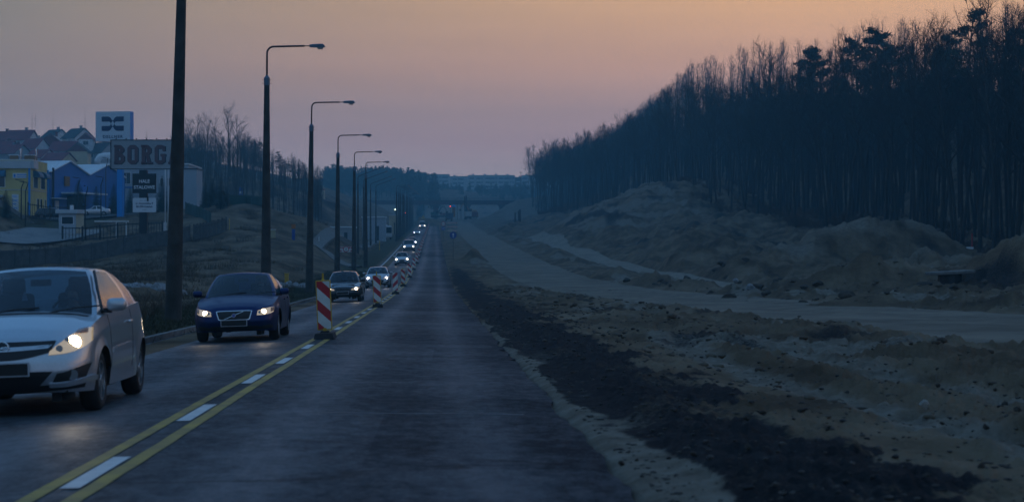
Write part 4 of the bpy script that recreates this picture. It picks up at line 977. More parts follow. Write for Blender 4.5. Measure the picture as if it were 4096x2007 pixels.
b = MB(); b.tube([h2+Vector((0, -.022, 0)), h+Vector((0, -.025, 0)), h3+Vector((0, -.022, 0))], .010, 6); b.disc((0, 0, 0), .044, Matrix.Translation(h+Vector((0, -.038, 0))), 20, .02); b.build('badge', CHRM, gr)
b = MB(); b.disc((0, 0, 0), .034, Matrix.Translation(h+Vector((0, -.041, 0))), 20, .004); b.build('badge_centre', mat('badge_blue', (.10, .14, .40), .4), gr)
car3, _ = make_car('saloon_car', VECTRA, DARKP, on_road(-4.22, 89.8), 0, 'black saloon behind the nearest striped beacon, third in the queue', 'car', 2, 'cars driving towards the camera in the open lane', bulb=BULBW); seat_on_road(car3, -4.22, 89.8)
car4, _ = make_car('hatchback', I30, PALE, on_road(-3.95, 133), 0, 'pale silver hatchback with white bluish headlights partly behind two striped beacons', 'car', 1, 'cars driving towards the camera in the open lane', bulb=BULBC); seat_on_road(car4, -3.95, 133)
car5, _ = make_car('hatchback', YARIS, WHITEP, on_road(-3.72, 216), 0, 'small white hatchback with pinkish round headlights, alone between pale hatchback and van', 'car', 1, 'cars driving towards the camera in the open lane', bulb=BULBF); seat_on_road(car5, -3.72, 216)
car6, _ = make_car('van', dict(VAN, dark=True), PALE, on_road(-3.95, 291), 0, 'grey compact van with black bumper driving in front of a hidden car', 'van', 1, 'cars driving towards the camera in the open lane', bulb=BULBF); seat_on_road(car6, -3.95, 291)
car7, _ = make_car('hatchback', dict(YARIS, dark=True), PALE, on_road(-4.00, 334), 0, 'silver car mostly hidden behind the grey compact van, one headlight showing', 'car', 0, 'cars driving towards the camera in the open lane', bulb=BULBC); car7.rotation_euler.x = .022
car8, _ = make_car('hatchback', I30, WHITEP, on_road(-4.35, 462), 0, 'white car with glaring bluish headlights far up the hill', 'car', 0, 'cars driving towards the camera in the open lane', bulb=BULBC); car8.rotation_euler.x = .022
car9, _ = make_car('van', dict(BIGVAN, dark=True), WHITEP, on_road(-4.1, 608), 0, 'tall white delivery van at the far end of the queue', 'van', 0, 'cars driving towards the camera in the open lane', bulb=BULBF); car9.rotation_euler.x = .022
bpy.context.view_layer.update()
d1 = driver(car1.matrix_world @ Vector((.36, -.16, .56)), 'driver with dark hair behind the windscreen of the silver hatchback', group='drivers in the cars')
d1.scale = (.92, .92, .92)
d2 = driver(car2.matrix_world @ Vector((.38, -.05, .47)), 'driver in dark jacket behind the windscreen of the dark blue saloon', group='drivers in the cars')
d3 = driver(car3.matrix_world @ Vector((.36, .05, .40)), 'driver in shadow behind the windscreen of the black saloon', group='drivers in the cars')
# ------------------------------------------------------------------ lamp posts along the kerb
CONC = mat('weathered_concrete', (.042, .043, .040), .9, var=.35, vscale=2.2, bump=.5, bscale=14)
STEEL = mat('galvanised_steel', (.06, .065, .075), .5, metal=.6); LAMPH = mat('lamp_housing', (.10, .15, .20), .4, metal=.3)
LENS = mat('lamp_bowl', (.42, .40, .34), .25)
def lamp_proto(rise, slope=0.0, reach=2.0, thin=1.0):
    """concrete post, steel collar with bolts, bent arm reaching over the road (+X), drop-lens lantern"""
    root = empty('street_lamp', (0, 0, -50)); H = 9.95
    m = MB(); m.tube([(0,0,-1.5), (0,0,0), (0,0,H*.5), (0,0,H)], [.262*thin, .25*thin, .178*thin, .118*thin], 12); m.build('post', CONC, root, smooth=True, angle=50)
    m = MB(); m.tube([(0,0,H-.32), (0,0,H)], .142*thin, 8); 
    m.tube([(0,0,H), (0,0,H+.14)], [.142*thin, .04], 8); col = m.build('collar', LAMPH, root)
    for dz in (.08, .24):
        for s in (-1, 1): b = MB(); b.tube([(s*.12, 0, H-dz), (s*.215, 0, H-dz+.01)], .010, 5); b.build('bolt', STEEL, col)
    z0 = H+.10; rb = .30; zt = z0+rise; pts = [(0,0,z0), (0,0,zt-rb-.05)]
    for k in range(1, 7):
        a = math.pi/2*k/6*(1-slope*.62); pts.append((rb*(1-math.cos(a)), 0, zt-rb-.05+rb*math.sin(a)))
    x0, _, z1 = pts[-1]; dx = reach-x0; pts += [(x0+dx*.55, 0, z1+dx*.55*slope+.03), (x0+dx*.80, 0, z1+dx*.80*slope+.04)]
    m = MB(); m.tube(pts, [.045]*len(pts), 8); arm = m.build('arm', STEEL, root, smooth=True)
    pe = Vector(pts[-1]); de = Vector((1, 0, slope+.02)).normalized(); m = MB(); m.tube([pe, pe+de*.22], .024, 6); m.build('spigot', STEEL, arm)
    c = pe+de*.22; ang = math.atan(slope+.0)
    M = Matrix.Translation(c) @ Matrix.Rotation(-ang, 4, 'Y'); prof = [(0, -.055), (.0, .055), (.10, .075), (.42, .10), (.60, .095), (.66, .04), (.70, -.03), (.66, -.05), (.35, -.065), (.10, -.06)]
    hd = MB(); L_ = len(prof); ws = [-.11, -.085, 0, .085, .11]; sc = [.55, .92, 1.0, .92, .55]; vs = []; fs = []
    for w_, s_ in zip(ws, sc):
        for (x, z) in prof: vs.append(M @ Vector((x, w_, z*s_ if z > 0 else z)))
    for i in range(4):
        for k in range(L_): k2 = (k+1) % L_; fs.append((i*L_+k, (i+1)*L_+k, (i+1)*L_+k2, i*L_+k2))
    fs += [tuple(range(L_))[::-1], tuple(range(4*L_, 5*L_))]; hd.add(vs, fs); ho = hd.build('lantern', LAMPH, root, smooth=True, angle=45)
    b = MB(); b.box((0,0,0), (1,1,1), M=M @ Matrix.Translation((.47, 0, -.095)) @ Matrix.Rotation(math.pi, 4, 'X') @ Matrix.Diagonal((.30, .17, .10, 1)), taper=.68); b.build('lens', LENS, ho)
    return root
PA = lamp_proto(1.35); PB = lamp_proto(.75, slope=.36, reach=3.4, thin=.72)
poles = [(-7.5, 54.8, 'A', 1.45, 'thick leaning concrete lamp post nearest the camera, top out of the frame', 'plain top beyond the frame'),
 (-7.5, 84.6, 'A', .3, 'tall concrete lamp post rising behind the dark blue saloon', ''), (-7.5, 113.8, 'A', .75, 'concrete lamp post left of the nearest striped beacon', ''),
 (-7.5, 146, 'A', .4, 'concrete lamp post behind the black saloon roof', ''), (-7.5, 176, 'A', .3, 'concrete lamp post on the grass just beyond the black saloon', ''), (-7.5, 206, 'A', .1, 'last tall lamp post before the bus bay, doubled by a thinner one', ''),
 (-10.6, 262, 'B', 0, 'leftmost slim lamp post with upward sloping arm at the bus bay', ''), (-10.8, 288, 'B', 0, 'second slim lamp post with upward sloping arm at the bus bay', ''), (-11.0, 325, 'B', 0, 'third slim lamp post with upward sloping arm, beyond the bus bay kerb', ''), (-10.8, 348, 'B', 0, 'fourth slim lamp post with upward sloping arm, nearest the far row', '')]
far = [377, 401, 422, 449, 467, 504, 528, 564, 590, 620, 655]
ordn = ['first', 'second', 'third', 'fourth', 'fifth', 'sixth', 'seventh', 'eighth', 'ninth', 'tenth', 'last']
for k, y in enumerate(far): poles.append((-7.6, y, 'C', 0, '%s concrete lamp post of the far row up the hill' % ordn[k], ''))
PC = lamp_proto(1.05, thin=1.05)
firsts = {'A': PA, 'B': PB, 'C': PC}; used = set()
for (x, y, k, lean, lab, _) in poles:
    pr_ = firsts[k]; o = pr_ if k not in used else copy_tree(pr_); used.add(k)
    gx = gz(x, y, False) if y > 8 else 0; o.location = (x, y, gx+.0); o.rotation_euler = (0, R(lean), R(random.uniform(-4, 3)))
    tag(o, lab, 'street lamp', 'concrete street lamps along the left kerb')
    o.scale = (1.0, 1.0, 1.12 if y < 60 else 1.0)

# ------------------------------------------------------------------ striped traffic beacons on the line
def stripe_mat(name, slope, obj_h=1.0):
    m = bpy.data.materials.new(name); m.use_nodes = True; nt = m.node_tree; b = nt.nodes['Principled BSDF']; b.inputs['Roughness'].default_value = .45
    N = nt.nodes.new; L = nt.links.new; tc = N('ShaderNodeTexCoord'); sp = N('ShaderNodeSeparateXYZ'); L(tc.outputs['Object'], sp.inputs[0])
    def ma(op, a, b_, c=None):
        x = N('ShaderNodeMath'); x.operation = op
        for i, v in enumerate((a, b_, c)):
            if v is None: continue
            if isinstance(v, (int, float)): x.inputs[i].default_value = v
            else: L(v, x.inputs[i])
        return x.outputs[0]
    f = ma('FRACT', ma('DIVIDE', ma('MULTIPLY_ADD', sp.outputs[0], slope, sp.outputs[2]), .475), 0)
    st = ma('LESS_THAN', f, .47)
    n = N('ShaderNodeTexNoise'); n.inputs['Scale'].default_value = 5; L(tc.outputs['Object'], n.inputs['Vector'])
    mx = N('ShaderNodeMix'); mx.data_type = 'RGBA'; L(st, mx.inputs[0]); mx.inputs[6].default_value = (.62, .62, .58, 1); mx.inputs[7].default_value = (.42, .012, .022, 1)
    hs = N('ShaderNodeHueSaturation'); L(mx.outputs[2], hs.inputs['Color']); L(ma('MULTIPLY_ADD', n.outputs[0], .5, .75), hs.inputs['Value'])
    L(hs.outputs[0], b.inputs['Base Color']); return m
STR_A = stripe_mat('stripes_down_right', .95); STR_B = stripe_mat('stripes_down_left', -.95)
YPL = mat('yellow_plastic', (.50, .30, .015), .5, var=.15, vscale=3); RUB = mat('recycled_rubber', (.018, .019, .021), .85, bump=.4, bscale=25)
def beacon_proto(frame, smat):
    root = empty('traffic_beacon', (0, 0, -50)); w, h, z0 = .27, 1.0, .20
    b = MB(); b.box((0, 0, .06), (.42, .80, .12), taper=.86); b.box((0, 0, .14), (.20, .25, .05), taper=.8); b.build('base', RUB, root)
    if frame:
        b = MB(); fw = .022
        b.bevbox((0, 0, z0+h/2), (w+2*fw, .035, h+2*fw), .012); b.bevbox((0, 0, z0-.02), (.09, .05, .10), .01); fo = b.build('frame', YPL, root)
        hb = MB(); hb.tube([(0,0,z0+h+.01), (0,0,z0+h+.06), (0,0,z0+h+.17)], [.045, .022, .018], 8); hb.build('handle', YPL, fo)
        b = MB(); b.box((0, -.020, z0+h/2), (w, .008, h)); b.box((0, .020, z0+h/2), (w, .008, h)); b.build('board', smat, root)
    else:
        b = MB(); b.bevbox((0, 0, z0+h/2), (w+.01, .03, h), .008); b.build('board', smat, root)
        b = MB(); b.box((0, 0, z0-.03), (.08, .04, .08)); b.build('foot', RUB, root)
    return root
BA = beacon_proto(True, STR_A); BB = beacon_proto(False, STR_B)
bs = [(-2.30, 40.0, 'A', 0, 'large striped beacon with yellow frame nearest the camera'), (-2.20, 73.0, 'A', 0, 'second striped beacon, yellow framed, in front of the pale silver hatchback'), (-2.22, 107, 'B', 0, 'striped beacon without yellow frame whose stripes slope the other way'),
      (-2.25, 135.5, 'A', 0, 'striped beacon with yellow handle fourth along the yellow lines'), (-2.2, 165, 'C', 0, 'frameless striped beacon fifth along the yellow lines'), (-2.15, 194, 'C', 0, 'striped beacon beside the small white hatchback'), (-2.1, 222, 'C', 0, 'seventh striped beacon behind the small white hatchback'), (-2.1, 250, 'C', 0, 'striped beacon just short of the grey compact van')]
ys = [276, 300] + [322 + 23*k for k in range(15)]
for k, y in enumerate(ys): bs.append((-2.15+random.uniform(-.06, .06), y, 'C', 0, 'small striped beacon in the close row of beacons running up the hill'))
BC = beacon_proto(False, STR_A); fb = {'A': BA, 'B': BB, 'C': BC}; used = set()
for (x, y, k, _, lab) in bs:
    o = fb[k] if k not in used else copy_tree(fb[k]); used.add(k)
    o.location = (x, y, zl(x, y)+.006); o.rotation_euler = (0, -R(random.uniform(1.4, 2.6)), R(random.uniform(-5, 5))); tag(o, lab, 'traffic beacon', 'striped beacons along the yellow lines')

# ------------------------------------------------------------------ road signs
SBLUE = mat('sign_blue', (.012, .06, .30), .45); SWH = mat('sign_white', (.62, .63, .62), .5); SRED = mat('sign_red', (.40, .015, .025), .5); SYEL = mat('sign_yellow', (.55, .33, .02), .5); SBLK = mat('sign_black', (.01, .01, .012), .6)
SBACK = mat('sign_back', (.20, .21, .22), .5, metal=.5)
def sign_root(name, x, y, label, cat='road sign', group=None):
    return empty(name, (x, y, gz(x, y)-.02), 0, label, cat, group)
def post_m(root, h, x=0, r=.03): b = MB(); b.tube([(x, 0, -.3), (x, 0, h)], r, 8); return b.build('post', STEEL, root)
r_ = sign_root('road_sign', 2.25, 236, 'blue round sign with white upward arrow beside the running lane')
post_m(r_, 3.5); b = MB(); b.disc((0, -.06, 3.12), .42, n=32, depth=.02); b.build('sign_disc', SBLUE, r_)
b = MB(); b.prism([(-.045, -.30), (.045, -.30), (.045, .06), (.16, .02), (0, .29), (-.16, .02), (-.045, .06)], .006, Matrix.Translation((0, -.068, 3.12))); b.build('arrow', SWH, r_)
r_ = sign_root('road_sign', 1.65, 380, 'red ringed no-overtaking sign above a blue lane panel on one post')
post_m(r_, 3.9); b = MB(); b.disc((0, -.06, 3.45), .44, n=32, depth=.02); b.build('sign_disc', SRED, r_); b = MB(); b.disc((0, -.066, 3.45), .34, n=32, depth=.012); b.build('sign_face', SWH, r_)
for s in (-1, 1): b = MB(); b.bevbox((s*.13, -.072, 3.44), (.20, .012, .12), .02); b.build('car_symbol', SBLK, r_)
b = MB(); b.bevbox((0, -.06, 2.55), (.80, .02, .62), .01); lp = b.build('lane_panel', SBLUE, r_)
for s in (-.26, 0, .26): b = MB(); b.prism([(-.03, -.22), (.03, -.22), (.03, .12), (.08, .08), (0, .25), (-.08, .08), (-.03, .12)], .004, Matrix.Translation((s, -.076, 2.55))); b.build('lane_arrow', SWH, lp)
r_ = sign_root('road_sign', 3.2, 386, 'small pale plate on a short post right of the blue lane panel'); post_m(r_, 2.2); b = MB(); b.bevbox((0, -.05, 2.05), (.45, .02, .62), .01); b.build('sign_plate', mat('pale_plate', (.42, .42, .30), .5), r_)
r_ = sign_root('barrier', 4.2, 470, 'three railed red and white barrier standing behind the lane signs', 'barrier')
for k in range(3): b = MB(); b.bevbox((0, 0, .9+.95*k), (2.6, .03, .28), .01); b.build('rail', stripe_mat('rail_stripes', 2.0) if k == 0 else MATS.get('rs', bpy.data.materials['rail_stripes']), r_)
for s in (-1, 1): post_m(r_, 3.2, s*1.1)
r_ = sign_root('warning_sign', -4.2, 668, 'yellow triangular roadworks sign standing on the earth heap beyond the van', 'warning sign'); post_m(r_, 1.7)
b = MB(); b.prism([(-.75, 0), (.75, 0), (0, 1.3)], .03, Matrix.Translation((0, -.05, 1.3))); b.build('sign_triangle', SYEL, r_)
b = MB(); b.prism([(-.16, .2), (.16, .2), (.05, .75), (-.05, .75)], .01, Matrix.Translation((0, -.06, 1.3))); b.build('symbol', SBLK, r_)
p = at(1384, 995, 246); r_ = empty('barrier', (p.x, p.y, gz(p.x, p.y)), R(3), 'white and red road closed board with a round no-pedestrians sign, left of the path', 'barrier')
b = MB(); b.bevbox((0, 0, .95), (1.62, .03, .70), .01); b.build('board', SWH, r_)
for (x, z) in ((-.66, 1.16), (-.66, .76), (.66, 1.16), (.66, .76), (-.42, 1.16), (.42, 1.16)): b = MB(); b.box((x, -.02, z), (.17, .012, .20)); b.build('red_block', SRED, r_)
b = MB(); b.disc((0, -.045, .98), .40, n=28, depth=.02); dd = b.build('sign_disc', SRED, r_); b = MB(); b.disc((0, -.052, .98), .29, n=28, depth=.01); b.build('sign_face', SWH, dd)
b = MB(); b.tube([(0, -.06, .80), (0, -.06, 1.0), (0, -.06, 1.08)], [.035, .055, .03], 8); b.tube([(0, -.06, 1.10), (0, -.06, 1.17)], .035, 8); b.build('walker_symbol', SBLK, dd)
for s in (-1, 1): post_m(r_, .65, s*.6)
# little things on the left bank
def marker(x, y, d, h, w, material, name, label, cat):
    p = at(x, y, d); z = gz(p.x, p.y); r0 = empty(name, (p.x, p.y, z-.05), 0, label, cat); b = MB(); b.bevbox((0, 0, h/2), (w, w, h), min(.02, w*.2)); b.build('shaft', material, r0)
    b = MB(); b.bevbox((0, 0, h+.02), (w*1.25, w*1.25, .05), .01); b.build('cap', material, r0); return r0
marker(1147, 1078, 140, .75, .30, YPL, 'bollard', 'stubby yellow marker post on the white rubble heap', 'bollard')
marker(918, 950, 226, 1.35, .09, YPL, 'gas_marker', 'slim yellow marker post in front of the wooden fence end', 'marker post')
marker(1518, 995, 300, 1.5, .12, YPL, 'gas_marker', 'yellow marker post behind the slim lamp posts', 'marker post')
marker(1276, 978, 245, .9, .08, SWH, 'gas_marker', 'thin white peg on the bare bank beside the path', 'marker post')
p = at(1174, 945, 225); r0 = empty('hydrant_sign', (p.x, p.y, gz(p.x, p.y)), 0, 'blue hydrant post with orange cap plate on the grassy bank', 'hydrant sign'); b = MB(); b.bevbox((0, 0, .65), (.38, .2, 1.3), .05); b.build('shaft', SBLUE, r0); b = MB(); b.bevbox((0, 0, 1.65), (.5, .12, .5), .03); b.build('plate', mat('orange_plate', (.35, .12, .015), .5), r0)
p = at(1088, 945, 215); r0 = empty('inspection_box', (p.x, p.y, gz(p.x, p.y)), 0, 'pale yellow utility box behind the second lamp post', 'utility box'); b = MB(); b.bevbox((0, 0, .45), (.75, .5, .9), .03); b.build('box', mat('box_cream', (.35, .31, .18), .6), r0); b = MB(); b.bevbox((0, 0, .95), (.9, .6, .08), .02); b.build('lid', SWH, r0)

# ------------------------------------------------------------------ rubble and stones
ROCK = mat('white_rubble', (.24, .25, .26), .9, var=.35, vscale=3, bump=.6, bscale=8); ROCK2 = mat('field_stone', (.36, .33, .29), .85, var=.25, vscale=9, bump=.5, bscale=20)
DIRT = mat('earth_clod', (.055, .042, .030), .95, var=.4, vscale=2.5, bump=.8, bscale=7)
def rock_mesh(seed, m_):
    rd = random.Random(seed); bm = bmesh.new(); bmesh.ops.create_icosphere(bm, subdivisions=2, radius=.5)
    ax = [Vector((rd.uniform(-1, 1), rd.uniform(-1, 1), rd.uniform(-1, 1))).normalized() for _ in range(9)]; cut = [rd.uniform(.24, .40) for _ in ax]
    for v in bm.verts:
        for a, c in zip(ax, cut):
            q = v.co.dot(a)
            if q > c: v.co -= a*(q-c)
        v.co *= 1+rd.uniform(-.04, .04)
    me = bpy.data.meshes.new('rock'); bm.to_mesh(me); bm.free(); me.materials.append(m_); return me
RM = [rock_mesh(i, ROCK) for i in range(7)]; RS = [rock_mesh(i+20, ROCK2) for i in range(3)]; RD = [rock_mesh(i+40, DIRT) for i in range(4)]
def rock(px, py, d, size, lab, group, meshes, sink=.2, flat=.7):
    p = at(px, py, d); o = link(bpy.data.objects.new('rock', random.choice(meshes))); o.location = (p.x, p.y, gz(p.x, p.y)+size*(.5*flat-sink)); o.scale = (size*random.uniform(.8, 1.3), size*random.uniform(.8, 1.2), size*flat); o.rotation_euler = (random.uniform(-.3, .3), random.uniform(-.3, .3), random.uniform(0, 6)); return tag(o, lab, 'rock', group)
for k in range(30):
    rock(480+170*random.random(), 1192-30*random.random()**1.5, 98+random.uniform(-1.5, 1.5), random.choice([.3, .45, .6, .8]), 'pale broken concrete lump in the heap between silver hatchback and nearest lamp post', 'rubble heap left of the nearest lamp post', RM)
for k in range(42):
    rock(1112+108*random.random(), 1108-22*random.random(), 132+random.uniform(-3, 3), random.choice([.3, .4, .6, .75]), 'pale broken lump in the rubble heap between second and third lamp post', 'rubble heap between the lamp posts', RM)
rock(724, 1192, 98, .8, 'white boulder right of the nearest lamp post', None, RM); rock(2324*1.59, 1052*1.59, 19, .13, 'single pale cobble lying in the churned sand at lower right', None, RS, .1, .9)
rock(2945, 1160, 108, .5, 'blue grey broken slab at the edge of the dirt road', None, RM); rock(3000, 1165, 105, .6, 'larger blue grey lump beside the dirt road mound', None, RM); rock(2980, 1150, 112, .45, 'tilted pale lump behind the larger one', None, RM)
for k in range(60):
    d = random.choice([14, 17, 20, 24, 30, 38, 48, 60]); x = random.uniform(2300, 4080); y = 1003.5 + 2.0*7600/d*.93
    rock(x, y, d*random.uniform(.9, 1.1), random.uniform(.03, .075)*(1+d/45), 'small dark clod on the churned verge right of the road', 'clods scattered on the verge', RD, .15)
for k in range(46):
    d = random.uniform(75, 150); X_ = random.uniform(14.5, 24); a = RD
    o = link(bpy.data.objects.new('rock', random.choice(a))); s_ = random.uniform(.25, .8); o.location = (X_, d, gz(X_, d)+s_*.15); o.scale = (s_*1.2, s_, s_*.7); o.rotation_euler = (random.uniform(-.4, .4), 0, random.uniform(0, 6)); tag(o, 'lump of earth or stone on the ragged berm beyond the dirt road', 'rock', 'lumps on the berm')
p = at(3800, 1200, 86); r0 = empty('manhole_slab', (p.x, p.y, gz(p.x, p.y)+.05), R(8), 'flat grey concrete slab propped over a hole on the right berm', 'concrete slab'); b = MB(); b.bevbox((0, 0, .38), (1.9, 1.3, .14), .03, M=Matrix.Translation((0, 0, .38)) @ Matrix.Rotation(R(-3), 4, 'Y')); b.build('slab', KERB, r0); b = MB(); b.tube([(.0, 0, -.2), (.0, 0, .30)], .55, 14); b.build('shaft_ring', BLKP, r0); b = MB(); b.disc((0,0,0), .25, Matrix.Translation((-.3, 0, .47)) @ Matrix.Rotation(R(90), 4, 'X'), 18, .03); b.build('lid', CONC, r0)
p = at(3888, 1050, 168); r0 = empty('survey_stake', (p.x, p.y, gz(p.x, p.y)), 0, 'red survey stake with a white footing at the forest edge', 'survey stake'); b = MB(); b.tube([(0,0,0), (0,0,1.4)], .05, 6); b.build('stake', SRED, r0); b = MB(); b.bevbox((-.2, 0, .1), (.6, .3, .2), .03); b.build('footing', SWH, r0)
for k, (px, py, d, h) in enumerate(((2061, 845, 520, 4.8), (2075, 845, 522, 5.0), (2080, 846, 524, 5.2))):
    p = at(px, 900, d); o = MB(); o.tube([(0,0,-.5), (0,0,h)], [.28, .22], 8); q = o.build('timber_pile', mat('pile_wood', (.04, .034, .03), .9), None); q.location = (p.x, p.y, gz(p.x, p.y)); tag(q, ['leftmost of three upright timber posts behind the dark heaps', 'middle of three upright timber posts behind the dark heaps', 'rightmost of three upright timber posts behind the dark heaps'][k], 'post', 'timber posts behind the heaps')

# gravel, clods and crumbs of asphalt strewn over the verge: nobody could count them
def pebble(seed):
    rd = random.Random(seed); bm = bmesh.new(); bmesh.ops.create_icosphere(bm, subdivisions=1, radius=.5)
    for v in bm.verts: v.co = Vector((v.co.x*rd.uniform(.7, 1.2), v.co.y*rd.uniform(.7, 1.2), v.co.z*rd.uniform(.4, .9)))
    me = bpy.data.meshes.new('p'); bm.to_mesh(me); bm.free(); return me
PB_ = [pebble(i) for i in range(6)]
def strew(name, n, fx, fy, fs, m, sd):
    r2 = np.random.RandomState(sd); xs = np.array([fx(r2.rand(), k) for k in range(n)]); ys = np.array([fy(r2.rand()) for _ in range(n)]); xs = xs + (fx.__defaults__[0] if fx.__defaults__ else 0); zs = ground_z(xs, ys); items = []
    for k in range(n):
        s = fs(r2.rand())*(.6+ys[k]/45); items.append((PB_[k % 6], Matrix.Translation((xs[k], ys[k], zs[k]+s*.05)) @ Matrix.Rotation(r2.rand()*6.3, 4, 'Z') @ Matrix.Diagonal((s*1.2, s, s*.8, 1))))
    merge_np(name, items, m)
# ------------------------------------------------------------------ trees
BARK = mat('beech_bark', (.030, .028, .024), .9, var=.3, vscale=.8); BARKD = mat('pine_bark', (.030, .020, .014), .9); TWIG = mat('bare_twigs', (.026, .019, .015), .9)
NEEDLE = mat('pine_needles', (.018, .030, .014), .8, var=.5, vscale=.7); SPRUCE = mat('spruce_needles', (.012, .024, .013), .85, var=.5, vscale=1.2); BIRCH = mat('birch_bark', (.11,.105,.095), .8, var=.4, vscale=1.5)
def limb(mb, p, d, L, r, rd, sides, segs, wob, up):
    pts = [p.copy()]; rads = [r]; d = d.normalized()
    for i in range(segs):
        d = (d + Vector((rd.gauss(0, wob), rd.gauss(0, wob), rd.gauss(0, wob*.6)+up))).normalized(); p = p + d*(L/segs); pts.append(p.copy()); rads.append(r*(1-.75*(i+1)/segs))
    mb.tube(pts, rads, sides, cap=False); return pts, rads, d
def bare_tree(seed, H, r0, clear=.5, spread=.33, nb=15, dens=1.0, fork=False, multi=0):
    """trunk and crown meshes of a leafless broadleaf: limbs > branches > twigs"""
    rd = random.Random(seed); T = MB(); C_ = MB(); lean = Vector((rd.gauss(0, .03), rd.gauss(0, .03), 1))
    pts, rads, _ = limb(T, Vector((0,0,-.6)), lean, H*.93, r0, rd, 7, 9, .035, .02)
    n = len(pts)-1
    for b in range(nb):
        t = clear + (1-clear)*(b+rd.random())/nb; t = min(t, .97); f = t*n; i = min(int(f), n-1); p = pts[i].lerp(pts[i+1], f-i); r = rads[i]*.55
        a = b*2.4+rd.uniform(-.5, .5); ang = rd.uniform(.45, .95)*(1.15-.5*(t-clear)/(1-clear)); L = H*spread*(1.12-(t-clear)/(1-clear)*.62)*rd.uniform(.7, 1.15)
        d = Vector((math.cos(a)*math.sin(ang), math.sin(a)*math.sin(ang), math.cos(ang)))
        q, qr, _ = limb(C_, p, d, L, max(.035, r), rd, 4, 5, .10, .09)
        for s in range(int(6*dens)):
            f2 = rd.uniform(.25, 1)*(len(q)-1); j = min(int(f2), len(q)-2); p2 = q[j].lerp(q[j+1], f2-j); d2 = (q[j+1]-q[j]).normalized()
            d2 = (d2 + Vector((rd.gauss(0, .55), rd.gauss(0, .55), rd.gauss(.1, .4)))).normalized()
            w, wr, _ = limb(C_, p2, d2, L*rd.uniform(.25, .5), .028, rd, 3, 3, .14, .10)
            for k in range(int(6*dens)):
                f3 = rd.uniform(.1, 1)*(len(w)-1); j3 = min(int(f3), len(w)-2); p3 = w[j3].lerp(w[j3+1], f3-j3)
                d3 = ((w[j3+1]-w[j3]).normalized()*.8 + Vector((rd.gauss(0, .6), rd.gauss(0, .6), rd.gauss(.2, .4)))).normalized(); l3 = rd.uniform(.5, 1.3)
                e = p3 + d3*l3; sd = d3.orthogonal().normalized()*.016
                C_.add([p3-sd, p3+sd, e], [(0, 1, 2)])
                for z in range(2): dd = (d3+Vector((rd.gauss(0, .6), rd.gauss(0, .6), rd.gauss(.1, .4)))).normalized(); m = p3.lerp(e, rd.uniform(.3, .8)); C_.add([m-sd*.8, m+sd*.8, m+dd*l3*.5], [(0, 1, 2)])
    return T, C_
def needle_blob(mb, c, rx, rz, rd, n, s):
    for _ in range(n):
        u = Vector((rd.gauss(0, 1), rd.gauss(0, 1), rd.gauss(0, 1))).normalized(); q = rd.random()**.4
        p = c + Vector((u.x*rx, u.y*rx, u.z*rz))*q; a = Vector((rd.gauss(0, 1), rd.gauss(0, 1), rd.gauss(.3, .6))).normalized()*s*rd.uniform(.6, 1.3); b = a.orthogonal().normalized()*s*.32
        mb.add([p-b, p+b, p+a*1.0+b*.3, p+a-b*.3], [(0, 1, 2, 3)])
def pine_tree(seed, H, r0=.2, clear=.62):
    rd = random.Random(seed); T = MB(); C_ = MB(); pts, rads, _ = limb(T, Vector((0,0,-.6)), Vector((rd.gauss(0, .04), rd.gauss(0, .04), 1)), H*.97, r0, rd, 7, 9, .03, .02); n = len(pts)-1
    for b in range(17):
        t = clear+(1-clear)*(b+rd.random())/17; f = min(t*n, n-.01); i = int(f); p = pts[i].lerp(pts[i+1], f-i); a = b*2.4+rd.uniform(-.6, .6); L = H*.17*(1.25-(t-clear)/(1-clear))*rd.uniform(.6, 1.2)
        d = Vector((math.cos(a), math.sin(a), rd.uniform(.0, .5))); q, _, _ = limb(T, p, d, L, .06, rd, 4, 4, .12, .05)
        for k in (2, 3, 4): needle_blob(C_, q[k]+Vector((0,0,.15)), L*.26+.25, .30, rd, 46, .30)
    needle_blob(C_, pts[-1], .7, .6, rd, 60, .3); return T, C_
def spruce_tree(seed, H, w=.22):
    rd = random.Random(seed); T = MB(); C_ = MB(); T.tube([(0,0,-.4), (0,0,H)], [H*.014, .02], 6, cap=False); tiers = int(H*4.6)
    for k in range(tiers):
        t = k/tiers; z = H*(.06+.93*t); L = H*w*(1-t)**.85*rd.uniform(.82, 1.12)+.12
        for b in range(9):
            a = b*.698+k*1.1+rd.uniform(-.2, .2); d = Vector((math.cos(a), math.sin(a), -.25+.25*t)); LL = L*rd.uniform(.8, 1.12)
            for s in range(7):
                f = (s+.6)/7; p = Vector((0,0,z))+d*LL*f+Vector((0,0,.10*LL*f*f)); sd = Vector((-d.y, d.x, 0))*LL*.24*(1.2-f)+Vector((0,0,rd.uniform(-.08, .02))); e = d*LL*.24+Vector((0,0,-.10*LL))
                C_.add([p-sd, p+sd, p+sd*.2+e, p-sd*.2+e], [(0, 1, 2, 3)])
    return T, C_
def bush(seed, H, W, n=60):
    rd = random.Random(seed); C_ = MB()
    for k in range(n):
        a = rd.uniform(0, 6.28); d = Vector((math.cos(a)*rd.uniform(.1, .8), math.sin(a)*rd.uniform(.1, .8), 1)).normalized(); p = Vector((rd.gauss(0, W*.18), rd.gauss(0, W*.18), 0)); q, _, _ = limb(C_, p, d, H*rd.uniform(.6, 1.05), .02, rd, 3, 4, .12, .03)
        for s in range(12):
            f = rd.uniform(.3, 1)*3.99; j = int(f); m = q[j].lerp(q[j+1], f-j); dd = ((q[j+1]-q[j]).normalized()+Vector((rd.gauss(0, .6), rd.gauss(0, .6), rd.gauss(.1, .3)))).normalized(); sd = dd.orthogonal().normalized()*.012
            C_.add([m-sd, m+sd, m+dd*H*.22], [(0, 1, 2)])
    return C_
_tc = {}
